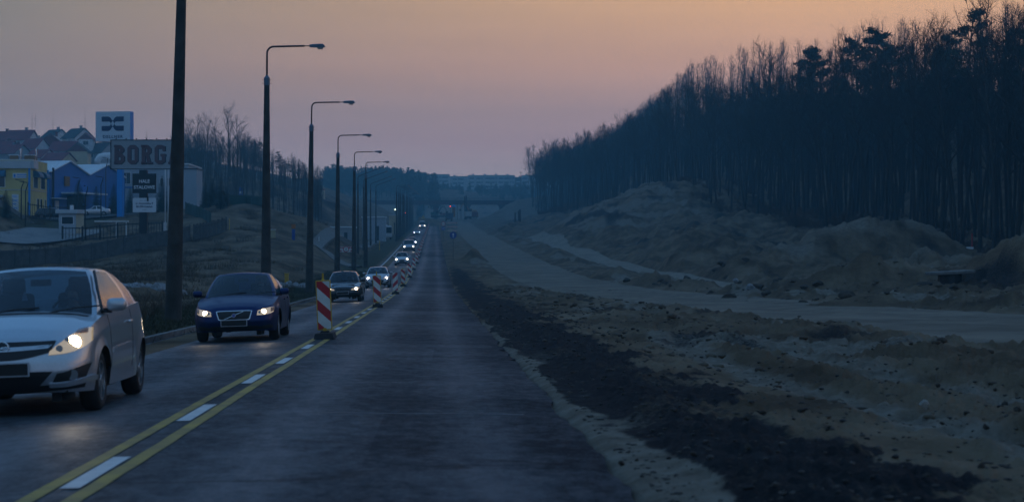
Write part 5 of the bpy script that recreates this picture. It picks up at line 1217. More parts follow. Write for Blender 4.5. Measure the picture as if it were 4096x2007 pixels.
def tree_data(kind, key, TC, tm, cm):
    T, C_ = TC; to = T.build('trunk', tm, smooth=True); co = C_.build('crown', cm); a, b = to.data, co.data; bpy.data.objects.remove(to); bpy.data.objects.remove(co); _tc[(kind, key)] = (a, b)
for i in range(7): tree_data('beech', i, bare_tree(100+i, 24, .21, clear=[.46, .5, .42, .55, .48, .38, .52][i], spread=.24, nb=15, dens=1.0), BARK, TWIG)
for i in range(3): tree_data('open', i, bare_tree(200+i, 15, .22, clear=[.18, .25, .3][i], spread=.36, nb=16, dens=1.1), BARK, TWIG)
for i in range(3): tree_data('thin', i, bare_tree(300+i, 10, .09, clear=.3, spread=.22, nb=12, dens=.8), BIRCH, TWIG)
for i in range(4): tree_data('pine', i, pine_tree(400+i, 23, .22, [.66, .6, .72, .5][i]), BARKD, NEEDLE)
for i in range(3): tree_data('spruce', i, spruce_tree(500+i, 7, [.22, .26, .20][i]), BARKD, SPRUCE)
def plant(kind, key, name, x, y, label, group, s=1.0, sz=None, rz=None, z=None, cat='tree'):
    a, b = _tc[(kind, key)]; o = bpy.data.objects.new(name, None); o.empty_display_size = .5; COL.objects.link(o)
    o.location = (x, y, (gz(x, y, False) if z is None else z)); o.rotation_euler = (0, 0, random.uniform(0, 6.28) if rz is None else rz); o.scale = (s, s, sz or s)
    tag(o, label, cat, group); link(bpy.data.objects.new('trunk', a), o); link(bpy.data.objects.new('crown', b), o); return o

random.seed(21)
FG = 'trees of the forest on the right'
def edge_x(Y): return float(np.interp(Y, [60, 130, 190, 300, 360, 420, 520, 600, 700, 820], [56, 54, 50, 49, 47.5, 45, 39.5, 36.5, 39, 42]))
# trees that stand out singly
for (px, py, d, kind, key, s, lab) in [(2131, 862, 800, 'open', 1, 1.42, 'lone bare tree with fan shaped crown left of the forest edge'), (2160, 862, 790, 'thin', 1, 2.3, 'thin crooked bare tree right of the lone fan shaped one'),
    (2205, 858, 600, 'beech', 2, .95, 'outermost tall bare tree of the forest edge'), (3822, 1062, 178, 'beech', 5, .98, 'thick bare tree with low side limbs behind the small sand heap'), (3975, 1050, 172, 'beech', 1, 1.05, 'tallest bare tree near the right edge with a double stem'),
    (3050, 850, 330, 'open', 0, 1.75, 'bare tree whose long bent shoots stand above the forest skyline')]:
    p = at(px, py, d); plant(kind, key, 'bare_tree', p.x, p.y, lab, None, s)
p = at(2075, 868, 905)
for (px, py, d, key, s, lab) in [(3232, 160, 295, 0, 1.0, 'pine with a stepped left side, leftmost pine on the forest skyline'), (3450, 120, 280, 1, .9, 'small pine top left of the rounded twin pine'), (3515, 70, 262, 2, 1.0, 'broad rounded pine in the middle of the skyline'),
    (3665, 95, 240, 3, 1.0, 'wind shaped pine with a flat crown on the skyline'), (3850, 15, 205, 1, 1.0, 'tallest pine with a gap in its crown near the right edge'), (4070, 20, 178, 2, 1.0, 'dark pine cut off by the right edge of the photo'), (3340, 150, 285, 3, .95, 'low dark pine between the stepped and the small one'), (3590, 140, 258, 0, .9, 'pointed little pine right of the broad rounded pine')]:
    pt = at(px, py, d); X_, Y_ = pt.x, pt.y; z = gz(X_, Y_, False); H = max(14, pt.z - z); plant('pine', key, 'pine_tree', X_, Y_, lab, None, H/23.0*.95, H/23.0)
n = 0; Y_ = 128.0
while n < 280 and Y_ < 830:
    e = edge_x(Y_)
    for row in range(3 if Y_ > 160 else 2):
        if n >= 280: break
        x = e + row*4.2 + random.uniform(-1.6, 1.6) + random.uniform(0, 1.5); y = Y_ + random.uniform(-2.5, 2.5)
        pine = random.random() < (.16 if Y_ < 380 else .03) and row > 0
        s = random.uniform(.93, 1.07)*float(np.interp(y, [130, 250, 340, 450, 560, 700, 820], [.98, .93, .85, .82, .86, .90, .95]))
        if pine: plant('pine', random.randrange(4), 'pine_tree', x, y, 'dark pine among the bare trees of the forest', FG, s*.95)
        else: plant('beech', random.randrange(7), 'bare_tree', x, y, 'tall bare tree in the dense forest on the right', FG, s)
        n += 1
    Y_ += 4.2 + Y_*.009
# the mass behind them that nobody could count
def simple_tree(seed):
    rd = random.Random(seed); m = MB(); m.tube([(0,0,-1), (rd.gauss(0, .4), rd.gauss(0, .4), 11), (rd.gauss(0, .7), rd.gauss(0, .7), 22)], [.20, .15, .05], 4, cap=False)
    for k in range(110):
        z = rd.uniform(9, 24); a = rd.uniform(0, 6.28); rr = rd.uniform(0, 1)*3.2*math.sin(math.pi*min(1, (z-7)/19)); p = Vector((math.cos(a)*rr*.5, math.sin(a)*rr*.5, z-1)); e = Vector((math.cos(a)*rr, math.sin(a)*rr, z+rd.uniform(0, 1.5))); sd = (e-p).orthogonal().normalized()*.03
        m.add([p-sd, p+sd, e], [(0, 1, 2)])
        for q in range(3): w = p.lerp(e, rd.random()); g = Vector((rd.gauss(0, .5), rd.gauss(0, .5), rd.uniform(.2, 1.0))); m.add([w-sd*.8, w+sd*.8, w+g], [(0, 1, 2)])
    o = m.build('t'); me = o.data; bpy.data.objects.remove(o); return me
ST = [simple_tree(600+i) for i in range(6)]; items = []
for k in range(1500):
    y = 120 + 760*random.random()**1.25; e = edge_x(y); x = e + 11 + 38*random.random()**1.1; s = random.uniform(.82, 1.0)*float(np.interp(y, [130, 250, 340, 450, 560, 700, 820], [.95, .90, .82, .80, .84, .88, .92]))
    items.append((random.choice(ST), Matrix.Translation((x, y, gz(x, y, False))) @ Matrix.Rotation(random.uniform(0, 6.28), 4, 'Z') @ Matrix.Diagonal((s*1.2, s*1.2, s, 1))))
merge_np('deep_forest', items, TWIG)
# brushwood at the forest foot
BR = mat('russet_brush', (.075, .042, .026), .95, var=.4, vscale=.6); BU = [bush(700+i, 2.0, 2.2, 34) for i in range(4)]; BUm = []
for b in BU: o = b.build('t'); BUm.append(o.data); bpy.data.objects.remove(o)
items = []
for k in range(620):
    y = 125 + 560*random.random()**1.3; x = edge_x(y) + random.uniform(-1.5, 14); s = random.uniform(.4, 1.1); items.append((random.choice(BUm), Matrix.Translation((x, y, gz(x, y, False)-.05)) @ Matrix.Rotation(random.uniform(0, 6.28), 4, 'Z') @ Matrix.Diagonal((s*1.3, s*1.3, s, 1))))
merge_np('brushwood', items, BR)
# dry scrub over the left bank
items = []; SCR = mat('dry_scrub', (.060, .045, .028), .95, var=.45, vscale=.5, col2=(.10, .072, .042))
def tuft(seed):
    rd = random.Random(seed); m = MB()
    for k in range(40):
        p = Vector((rd.gauss(0, .28), rd.gauss(0, .28), -.05)); e = p + Vector((rd.gauss(0, .16), rd.gauss(0, .16), rd.uniform(.25, .65))); sd = Vector((rd.uniform(-1, 1), rd.uniform(-1, 1), 0)).normalized()*.014; m.add([p-sd, p+sd, e], [(0, 1, 2)])
    o = m.build('t'); me = o.data; bpy.data.objects.remove(o); return me
TF = [tuft(i) for i in range(5)]
for k in range(3600):
    y = 45 + 300*random.random()**1.15; x = -9.0 - (y*.30)*random.random()**.9
    if fbm(np.array([x*.12]), np.array([y*.05]), 2)[0] < -.18: continue
    if -20 < x < -9 and 172 < y < 235: continue
    s = random.uniform(.5, 1.3); items.append((random.choice(TF), Matrix.Translation((x, y, gz(x, y, False))) @ Matrix.Rotation(random.uniform(0, 6.28), 4, 'Z') @ Matrix.Diagonal((s*1.4, s*1.4, s*.9, 1))))
merge_np('dry_scrub', items, SCR)
# short grass on the verge and sparse tufts right of the haul road
VG = mat('verge_grass', (.035, .036, .014), .95, var=.4, vscale=1.0); items = []
for k in range(2600):
    y = 18 + 170*random.random()**1.4; x = random.uniform(-10.5, -6.45); s = random.uniform(.12, .34); items.append((random.choice(TF), Matrix.Translation((x, y, gz(x, y, False))) @ Matrix.Rotation(random.uniform(0, 6.28), 4, 'Z') @ Matrix.Diagonal((s*2.6, s*2.6, s, 1))))
merge_np('verge_grass', items, VG)

strew('verge_gravel', 3800, lambda q, k: 1.45 + 5.5*q**1.5, lambda q: 11 + 60*q**1.8, lambda q: .015 + .06*q**3, mat('gravel_dark', (.020, .018, .017), .9, col2=(.10, .085, .07), vscale=2.0), 5)
strew('earth_clods', 3600, lambda q, k: 3.4 + 22*q**1.3, lambda q: 14 + 110*q**1.4, lambda q: .03 + .13*q**4, mat('clod_earth', (.045, .030, .019), .95, col2=(.15, .12, .085), vscale=.9), 6)
# ---- left side
LG = 'bare trees on the left hillside'
for (px, py, d, key, s, lab) in [(795, 660, 480, 0, .92, 'left bare tree of the cluster above the parked cars'), (838, 660, 485, 2, .98, 'second bare tree of the cluster above the parked cars'), (862, 665, 490, 1, .95, 'third bare tree of the cluster, slim and forked'),
    (922, 680, 470, 0, 1.12, 'broadest bare tree of the cluster, twigs brushing the lamp post side'), (950, 690, 475, 2, 1.02, 'bare tree right of the broadest one'), (760, 640, 500, 1, .9, 'bare tree close behind the thick lamp post'), (700, 620, 520, 2, .72, 'small bare tree between sign and thick lamp post')]:
    p = at(px, py, d); plant('open', key, 'bare_tree', p.x, p.y, lab, LG, s)
for (px, d, s, k) in [(985, 480, 1.0, 0), (1010, 500, .9, 1), (1030, 490, .8, 2), (880, 520, .8, 0), (900, 500, .7, 1), (960, 520, .75, 2), (1055, 520, .7, 0), (820, 510, .7, 1), (770, 520, .75, 2), (730, 500, .7, 0), (1095, 540, .6, 1)]:
    p = at(px, 700, d); plant('thin', k, 'birch_tree', p.x, p.y, 'thin young birch in the thicket below the bare tree cluster', 'young birches on the left hillside', s*1.25)
for (px, top, d, key, lab) in [(1046, 562, 500, 1, 'slim pine half hidden by the second lamp post'), (1128, 600, 505, 3, 'rounded dark pine on the left skyline'), (1165, 650, 520, 0, 'lower pine right of the rounded one'), (1196, 668, 540, 2, 'small pine stepping down the left skyline'), (1225, 680, 560, 3, 'lowest pine of the skyline row')]:
    p = at(px, top, d); z = gz(p.x, p.y, False); H = max(5, p.z-z); plant('pine', key, 'pine_tree', p.x, p.y, lab, 'pines on the left skyline', H/23*1.25, H/23)
items = []
for k in range(420):
    px = random.uniform(690, 1290); d = random.uniform(360, 600); p = at(px, 700, d)
    if p.x > -20 - (d-400)*.04: continue
    s = random.uniform(.28, .46)*(1 if px < 1050 else .8); items.append((random.choice(ST), Matrix.Translation((p.x, p.y, gz(p.x, p.y, False))) @ Matrix.Rotation(random.uniform(0, 6.28), 4, 'Z') @ Matrix.Diagonal((s*1.5, s*1.5, s, 1))))
merge_np('hillside_thicket', items, TWIG)
for (px, base, top, d, key, lab) in [(820, 840, 728, 262, 0, 'left dark spruce of the three by the parked cars'), (850, 842, 710, 268, 1, 'middle dark spruce by the parked cars'), (883, 842, 705, 258, 2, 'tallest dark spruce by the parked cars'), (905, 838, 745, 262, 0, 'low spruce leaning against the tallest one'),
    (985, 832, 765, 275, 1, 'small spruce on the grassy crest'), (313, 868, 718, 282, 1, 'pointed spruce in front of the blue hall door'), (385, 868, 742, 284, 2, 'broad spruce right of the blue hall canopy'), (455, 868, 735, 286, 0, 'spruce left of the blue sign pole'), (520, 866, 750, 290, 1, 'spruce between blue pole and black sign post'), (648, 880, 700, 275, 2, 'tall spruce left of the flag poles'),
    (24, 850, 757, 232, 0, 'small spruce beside the info banner')]:
    p = at(px, base, d); z = gz(p.x, p.y, False); pt = at(px, top, d); plant('spruce', key, 'spruce_tree', p.x, p.y, lab, 'spruces around the yard', (pt.z-z)/7)
# the far wooded ridge
def cone_tree(seed):
    rd = random.Random(seed); m = MB(); m.tube([(0,0,-2), (0,0,8)], .3, 4, cap=False); top = rd.random() < .5
    for k in range(5 if top else 6):
        if top: c = Vector((rd.gauss(0, .5), rd.gauss(0, .5), 5+k*2.2)); r_, h_ = 3.6*(1-k/6), 2.6
        else: c = Vector((rd.gauss(0, 1.7), rd.gauss(0, 1.7), 8+rd.uniform(0, 6))); r_, h_ = 2.4, 2.0
        for q in range(46):
            u = Vector((rd.gauss(0, 1), rd.gauss(0, 1), rd.gauss(0, 1))).normalized(); p = c + Vector((u.x*r_, u.y*r_, u.z*h_))*rd.uniform(.6, 1.05); a = Vector((rd.gauss(0, 1), rd.gauss(0, 1), rd.gauss(0, 1))).normalized()*.8; b = a.orthogonal().normalized()*.6; m.add([p-b, p+b, p+a], [(0, 1, 2)])
    o = m.build('t'); me = o.data; bpy.data.objects.remove(o); return me
CT = [cone_tree(800+i) for i in range(6)]; items = []
sky_l = [(1180, 655, 780), (1260, 672, 900), (1330, 668, 1000), (1420, 672, 1050), (1500, 668, 1100), (1560, 674, 1100), (1640, 680, 1120), (1700, 694, 1150), (1740, 700, 1180)]
for k in range(330):
    px = random.uniform(1180, 1745); top = np.interp(px, [a for a, b, c in sky_l], [b for a, b, c in sky_l]); d0 = np.interp(px, [a for a, b, c in sky_l], [c for a, b, c in sky_l]); back = random.random() < .45
    d = d0 + (random.uniform(-10, 30) if back else random.uniform(-330, -10)); tgt = top + random.uniform(0, 12) + (0 if back else (d0-d)*random.uniform(.12, .28)); p = at(px, tgt, d); s = random.uniform(.7, 1.1); z = p.z - 15*s
    if (p.x > -60 and d < 960) or (px > 1420 and d < 1000): continue
    items.append((random.choice(CT), Matrix.Translation((p.x, p.y, z)) @ Matrix.Rotation(random.uniform(0, 6.28), 4, 'Z') @ Matrix.Scale(s, 4)))
for k in range(360):   # woods below the far flats
    px = random.uniform(1690, 2300); d = random.uniform(1150, 1460); p = at(px, random.uniform(745, 800), d); s = random.uniform(.45, .8); items.append((random.choice(CT), Matrix.Translation((p.x, p.y, p.z-13*s)) @ Matrix.Rotation(random.uniform(0, 6.28), 4, 'Z') @ Matrix.Scale(s, 4)))
merge_np('distant_wood', items, mat('distant_foliage', (.016, .023, .014), .9))
# ------------------------------------------------------------------ the yard, halls and signs on the left
random.seed(5)
YEW = mat('yellow_render', (.62, .50, .19), .85, var=.08, vscale=.4); PAR = mat('grey_cladding', (.50, .53, .56), .5, metal=.2, var=.06, vscale=.5); BLUEW = mat('blue_cladding', (.012, .13, .40), .55, var=.08, vscale=.3)
TEAL = mat('awning_teal', (.012, .10, .19), .6); WING = mat('window_dark_glass', (.015, .022, .03), .08, spec=.6); WFR = mat('window_frame_white', (.70, .71, .72), .5); ROOFW = mat('white_sheet_roof', (.68, .72, .74), .45, var=.08, vscale=.3)
WHW = mat('white_hall_wall', (.34, .38, .43), .7, var=.08, vscale=.15); BRN = mat('vent_wood', (.22, .11, .035), .8); BEI = mat('beige_wall', (.50, .42, .28), .8, var=.1, vscale=.6); GRYW = mat('booth_wall', (.42, .46, .50), .7, var=.08, vscale=.8)
BLKM = mat('black_steel', (.010, .011, .014), .5, metal=.3); BLUEP = mat('blue_pole_paint', (.008, .26, .72), .4)
def gzf(x, y): return float(ground_z(x, y, False)[0])
def part(parent, name, m, *boxes, mats=None):
    b = MB()
    for q in boxes: b.box(q[0], q[1])
    return b.build(name, m, parent)
def bev(parent, name, m, c, s, bb=.02): b = MB(); b.bevbox(c, s, bb); return b.build(name, m, parent)

# yellow office
P0 = at(125, 858, 262); zb = P0.z-.6
yb = empty('office_building', (P0.x, P0.y, zb), 0, 'yellow rendered two storey office with grey parapet and teal awnings', 'building')
Hh = 8.1; part(yb, 'wall', YEW, ((-11, 5.4, Hh/2), (22, 10.8, Hh))); part(yb, 'parapet', PAR, ((-11.1, -.16, Hh-.62), (22.2, .32, 1.05)), ((.16, 1.6, Hh-.62), (.32, 3.2, 1.05)))
part(yb, 'coping', WFR, ((-11, 5.4, Hh+.05), (22.1, 10.9, .10)))
for x, y in ((-.25, -.08), (.10, 10.7)): part(yb, 'downpipe', BLUEP, ((x, y, Hh/2-.3), (.26, .16, Hh-1.2)))
def window(parent, x, y, z, w, h, face='front', glass=WING, frame=WFR, bars=1):
    if face == 'front': f = part(parent, 'window', frame, ((x, y-.03, z), (w+.12, .06, h+.12))); g = part(f, 'pane', glass, *[((x-w/2+(k+.5)*w/(bars+1), y-.065, z), (w/(bars+1)-.05, .02, h)) for k in range(bars+1)])
    else: f = part(parent, 'window', frame, ((x+.03, y, z), (.06, w+.12, h+.12))); g = part(f, 'pane', glass, *[((x+.065, y-w/2+(k+.5)*w/(bars+1), z), (.02, w/(bars+1)-.05, h)) for k in range(bars+1)])
    return f
def awning(parent, x, y, z, w, face):
    b = MB(); prof = [(0, 0), (.95, 0), (.93, .25), (.80, .55), (.5, .82), (0, .95)]
    if face == 'front': M = Matrix.Translation((x-w/2, y, z)) @ Matrix.Rotation(R(-90), 4, 'Z')
    else: M = Matrix.Translation((x, y-w/2, z))
    if face == 'front': b.prism([(p[0], p[1]) for p in prof], w, M)
    else: b.prism([(p[0], p[1]) for p in prof], w, M)
    return b.build('awning', TEAL, parent)
window(yb, -5.2, 0, Hh-2.95, 3.2, 1.5, bars=2); awning(yb, -5.2, 0, Hh-2.3, 3.5, 'front')
window(yb, -13, 0, Hh-2.95, 3.2, 1.5, bars=2); awning(yb, -13, 0, Hh-2.3, 3.5, 'front')
for yy_ in (2.7, 7.6): window(yb, 0, yy_, Hh-3.0, 2.6, 1.5, 'side'); awning(yb, 0, yy_, Hh-2.3, 2.9, 'side')
for yy_ in (4.2, 6.4, 9.2): window(yb, 0, yy_, 2.1, 1.1 if yy_ < 9 else .5, 1.5, 'side', bars=0)
part(yb, 'string_course', PAR, ((-11, -.04, 4.0), (22, .06, .09)), ((.04, 5.4, 4.0), (.06, 10.8, .09)))
part(yb, 'entrance_canopy', PAR, ((-5.6, -1.1, 3.1), (4.2, 2.2, .28))); part(yb, 'entrance_door', WING, ((-5.2, -.05, 1.6), (2.4, .08, 2.4)))
sg = part(yb, 'wall_sign', WFR, ((-1.6, -.05, Hh-2.15), (1.85, .08, .72))); part(sg, 'sign_emblem', BLUEP, ((-2.25, -.10, Hh-2.15), (.26, .02, .42)))
text_obj('lettering', 'KOLBUD', .24, Matrix.Translation((-1.42, -.10, Hh-2.02)), BLUEP, sg) if False else part(sg, 'lettering', BLUEP, *[((-1.85+.19*k, -.10, Hh-2.03), (.13, .02, .16)) for k in range(7)], *[((-1.87+.15*k, -.10, Hh-2.32), (.10, .02, .10)) for k in range(10)])
for k, (x, w) in enumerate(((-3.0, 1.05), (-1.1, .75), (-.45, .6))):
    v_ = part(yb, 'roof_vent', BRN, ((x, 3, Hh+.4), (w, .9, .7))); part(v_, 'vent_cap', WFR, ((x, 3, Hh+.80), (w*1.25, 1.2, .10)))
for x in (-2.25, -.1): b = MB(); b.tube([(x, 4, Hh), (x, 4, Hh+1.5)], .12, 8); b.tube([(x, 4, Hh+1.5), (x, 4, Hh+1.75)], .2, 8); b.build('flue', CHRM, yb)
p = at(61, 858, 246); bn = empty('banner', (p.x, p.y, gzf(p.x, p.y)), 0, 'tall white info banner with blue marks beside the small spruce', 'banner'); bev(bn, 'panel', WFR, (0, 0, 1.35), (.85, .05, 2.5)); part(bn, 'print', BLUEP, ((-.1, -.03, 2.4), (.5, .01, .06)), ((-.05, -.03, 2.25), (.6, .01, .05)), ((0, -.03, 1.8), (.55, .01, .12)), ((-.1, -.03, 1.35), (.35, .01, .10)), ((0, -.03, .8), (.6, .01, .10)))

# blue hall: two gabled bays in a row
A = at(198, 862, 290); u = Vector((.30, .954, 0)); r = Vector((-.954, .30, 0)); ang = math.atan2(u.y, u.x)
bh = empty('factory_hall', (A.x, A.y, A.z-.6), ang, 'bright blue hall with white roofs and two gabled ends', 'building')
Wd = 12.6; He = 7.2; Hr = 9.1
b = MB()
for k in range(2):
    x0 = k*Wd; b.prism([(x0, 0), (x0+Wd, 0), (x0+Wd, He), (x0+Wd/2, Hr), (x0, He)], 26, Matrix())
b.build('wall', BLUEW, bh)
for k in range(2):
    for s in (0, 1):
        x0 = k*Wd + (0 if s == 0 else Wd/2); a_ = (x0, He) if s == 0 else (x0, Hr); c_ = (x0+Wd/2, Hr) if s == 0 else (x0+Wd/2, He)
        b = MB(); b.prism([a_, c_, (c_[0], c_[1]+.16), (a_[0], a_[1]+.16)], 26.6, Matrix.Translation((0, -.3, .01))); ro = b.build('roof', ROOFW, bh)
        if s == 0: part(ro, 'roof_ribs', PAR, *[((x0+Wd/4, .6+1.6*i, (He+Hr)/2+.22), (.02, .08, .02)) for i in range(2)])
b = MB(); n = 12; prof = [(math.cos(math.pi*i/n)*2.2, math.sin(math.pi*i/n)*1.3) for i in range(n+1)]; b.prism(prof, 6, Matrix.Translation((Wd*1.02, 4, He+.4))); b.build('barrel_skylight', mat('skylight_plastic', (.40, .40, .33), .4), bh)
part(bh, 'canopy', ROOFW, ((8.2, -1.6, 4.15), (9.2, 3.2, .22))); part(bh, 'loading_door', WING, ((7.2, -.05, 2.0), (3.4, .1, 3.4))); part(bh, 'side_door', WFR, ((2.2, -.05, 1.8), (1.1, .1, 2.3))); part(bh, 'plinth', GRYW, ((Wd, -.06, .5), (Wd*2, .12, .7)))
bev(bh, 'wall_ornament', BRN, (5.2, -.15, 6.0), (1.5, .2, 1.5)); b = MB(); b.tube([(.6, -.3, 0), (.6, -.3, 7.9)], .17, 8); b.build('flue', BLKM, bh); part(bh, 'door_hood', ROOFW, ((1.8, -.6, 3.25), (3.0, 1.2, .1)))
# white hall behind
p = at(405, 860, 330); wh = empty('factory_hall', (p.x, p.y, p.z-1), 0, 'large white hall with bent duct on its roof, behind the blue pole', 'building')
part(wh, 'wall', WHW, ((7.5, 9, 4.9), (15, 18, 9.8))); part(wh, 'roof', ROOFW, ((7.5, 9, 9.9), (15.4, 18.4, .2))); part(wh, 'eaves_band', BLUEW, ((7.5, -.06, 5.8), (15, .12, .25)))
for k in range(3): window(wh, 4.3+k*3.4, 0, 7.4, 1.5, 1.9, bars=1)
for k in range(4): window(wh, 10.2+k*1.1, -.0, 5.0, .5, 1.2, bars=0)
b = MB(); b.tube([(-1.0, 2, 9.9), (-1.0, 2, 10.6), (-.6, 2, 11.2), (.2, 2, 11.4), (8, 2, 11.4)], .55, 12); b.build('duct', ROOFW, wh, smooth=True)
p = at(600, 862, 318); wh2 = empty('annexe', (p.x, p.y, p.z-1), 0, 'low white annexe with narrow windows behind the flag poles', 'building'); part(wh2, 'wall', WHW, ((3.5, 4, 4.4), (8.5, 8, 8.8))); part(wh2, 'roof', BLKM, ((3.5, 4, 8.85), (8.8, 8.3, .15)))
for k in range(5): window(wh2, .8+k*1.15, 0, 6.6, .5, 1.3, bars=0)

# guard booth
p = at(269, 926, 230); gb = empty('guard_booth', (p.x, p.y, p.z-.2), R(-10), 'small grey guard booth with flat roof slab and one wide window', 'booth')
part(gb, 'wall', GRYW, ((0, 1.3, 1.2), (2.15, 2.6, 2.5))); bev(gb, 'roof', PAR, (0, 1.25, 2.62), (2.75, 3.2, .46), .03); w_ = window(gb, .05, 0, 1.55, 1.45, .85, bars=0); part(gb, 'side_panel', BEI, ((1.1, 1.3, 1.2), (.06, 2.5, 2.4))); b = MB(); b.disc((0, 0, 0), .15, Matrix.Translation((1.12, .7, 1.6)) @ Matrix.Rotation(R(90), 4, 'Z'), 14, .05); b.build('wall_lamp', BLKM, gb)
part(gb, 'roof_unit', WFR, ((.35, .6, 3.1), (.35, .4, .6)))
# pylon with the blue couplings logo
p = at(482, 866, 262); dl = empty('pylon_sign', (p.x, p.y, gzf(p.x, p.y)-.3), R(-13), 'tall white pylon sign with a dark blue logo on a bright blue pole', 'sign')
SGW = mat('sign_face_grey', (.60, .68, .76), .5); SNAVY = mat('logo_navy', (.012, .028, .10), .5)
zt_ = (1003.5-447)*262/7600 - dl.location.z; zb_ = (1003.5-567)*262/7600 - dl.location.z
bev(dl, 'pole', BLUEP, (0, 0, zb_/2), (.80, .7, zb_), .04); cx = -1.42+.55
bd = bev(dl, 'sign_box', SGW, (cx-.0, 0, (zt_+zb_)/2), (5.05, 1.25, zt_-zb_), .04); part(bd, 'side_panel', BLUEP, ((cx+2.53, 0, (zt_+zb_)/2), (.04, 1.15, zt_-zb_-.1)))
# logo: a D and a C back to back round a small ring
def ring_poly(cx_, cz_, ro, ri, a0, a1, n=18): return [(cx_+ro*math.cos(a0+(a1-a0)*i/n), cz_+ro*math.sin(a0+(a1-a0)*i/n)) for i in range(n+1)], [(cx_+ri*math.cos(a0+(a1-a0)*i/n), cz_+ri*math.sin(a0+(a1-a0)*i/n)) for i in range(n+1)]
lz = zb_ + (zt_-zb_)*.59; lg = MB(); Mx = Matrix.Translation((cx, -.66, lz)); hw, hh = 1.62, .98
def strip(pts_o, pts_i):
    vs = [Mx @ Vector((x, 0, z)) for x, z in pts_o] + [Mx @ Vector((x, 0, z)) for x, z in pts_i]; n = len(pts_o); lg.add(vs, [(i, i+1, n+i+1, n+i) for i in range(n-1)])
for s in (-1, 1):
    for t in (-1, 1):
        lg.add([Mx @ Vector((s*x, 0, t*z)) for x, z in ((hw, .30), (hw, hh), (.62, hh), (.52, .30))], [(0, 1, 2, 3)] if s*t > 0 else [(3, 2, 1, 0)])
        # curving inner bar bending to the waist
        o_ = [(.62, .98), (.42, .90), (.24, .74), (.10, .50), (.0, .42)]; i_ = [(.52, .30), (.44, .28), (.36, .20), (.30, .08), (.27, 0)]
        strip([(s*x, t*z) for x, z in o_], [(s*x, t*z) for x, z in i_])
lg.build('logo', SNAVY, bd)
b = MB(); b.add([(cx-hw, -.662, lz-.06), (cx-.75, -.662, lz-.06), (cx-.75, -.662, lz+.0), (cx-hw, -.662, lz+.0)], [(0, 1, 2, 3)]); b.build('logo_gap', SGW, bd)
text_obj('lettering', 'DELLNER', .56, Matrix.Translation((cx, -.655, zb_+(zt_-zb_)*.155)), SNAVY, bd, .005, sx=1.05, spacing=1.28, offset=.014)
# big board on a black column
p = at(573, 955, 206); bo = empty('billboard', (p.x, p.y, gzf(p.x, p.y)-.3), R(-3), 'wide grey billboard with big brick red letters on a black column with two smaller plates', 'sign')
S_ = 7600/206; Z = lambda y: (1003.5-y)/S_ - bo.location.z; Xl = lambda x: (x-573)/S_
bev(bo, 'column', BLKM, (0, .15, Z(680)/2), (.85, .6, Z(680)), .05); part(bo, 'column_foot', BLKM, ((0, .15, .35), (1.5, 1.2, .5)))
BG = mat('billboard_face', (.31, .34, .37), .6, var=.05, vscale=1); BRK = mat('letter_brick', (.14, .080, .090), .8, var=.12, vscale=6); LSH = mat('letter_shadow', (.012, .018, .035), .8)
cxb = (Xl(446)+Xl(738))/2; wb_ = Xl(738)-Xl(446); bb_ = bev(bo, 'board', BG, (cxb, -.2, (Z(561)+Z(677))/2), (wb_, .3, Z(561)-Z(677)), .02)
zc = (Z(561)+Z(677))/2; hb_ = Z(561)-Z(677)
part(bb_, 'board_frame', BLKM, ((cxb, -.36, zc+hb_/2), (wb_+.1, .06, .09)), ((cxb, -.36, zc-hb_/2), (wb_+.1, .06, .09)), ((cxb-wb_/2, -.36, zc), (.09, .06, hb_)), ((cxb+wb_/2, -.36, zc), (.09, .06, hb_)))
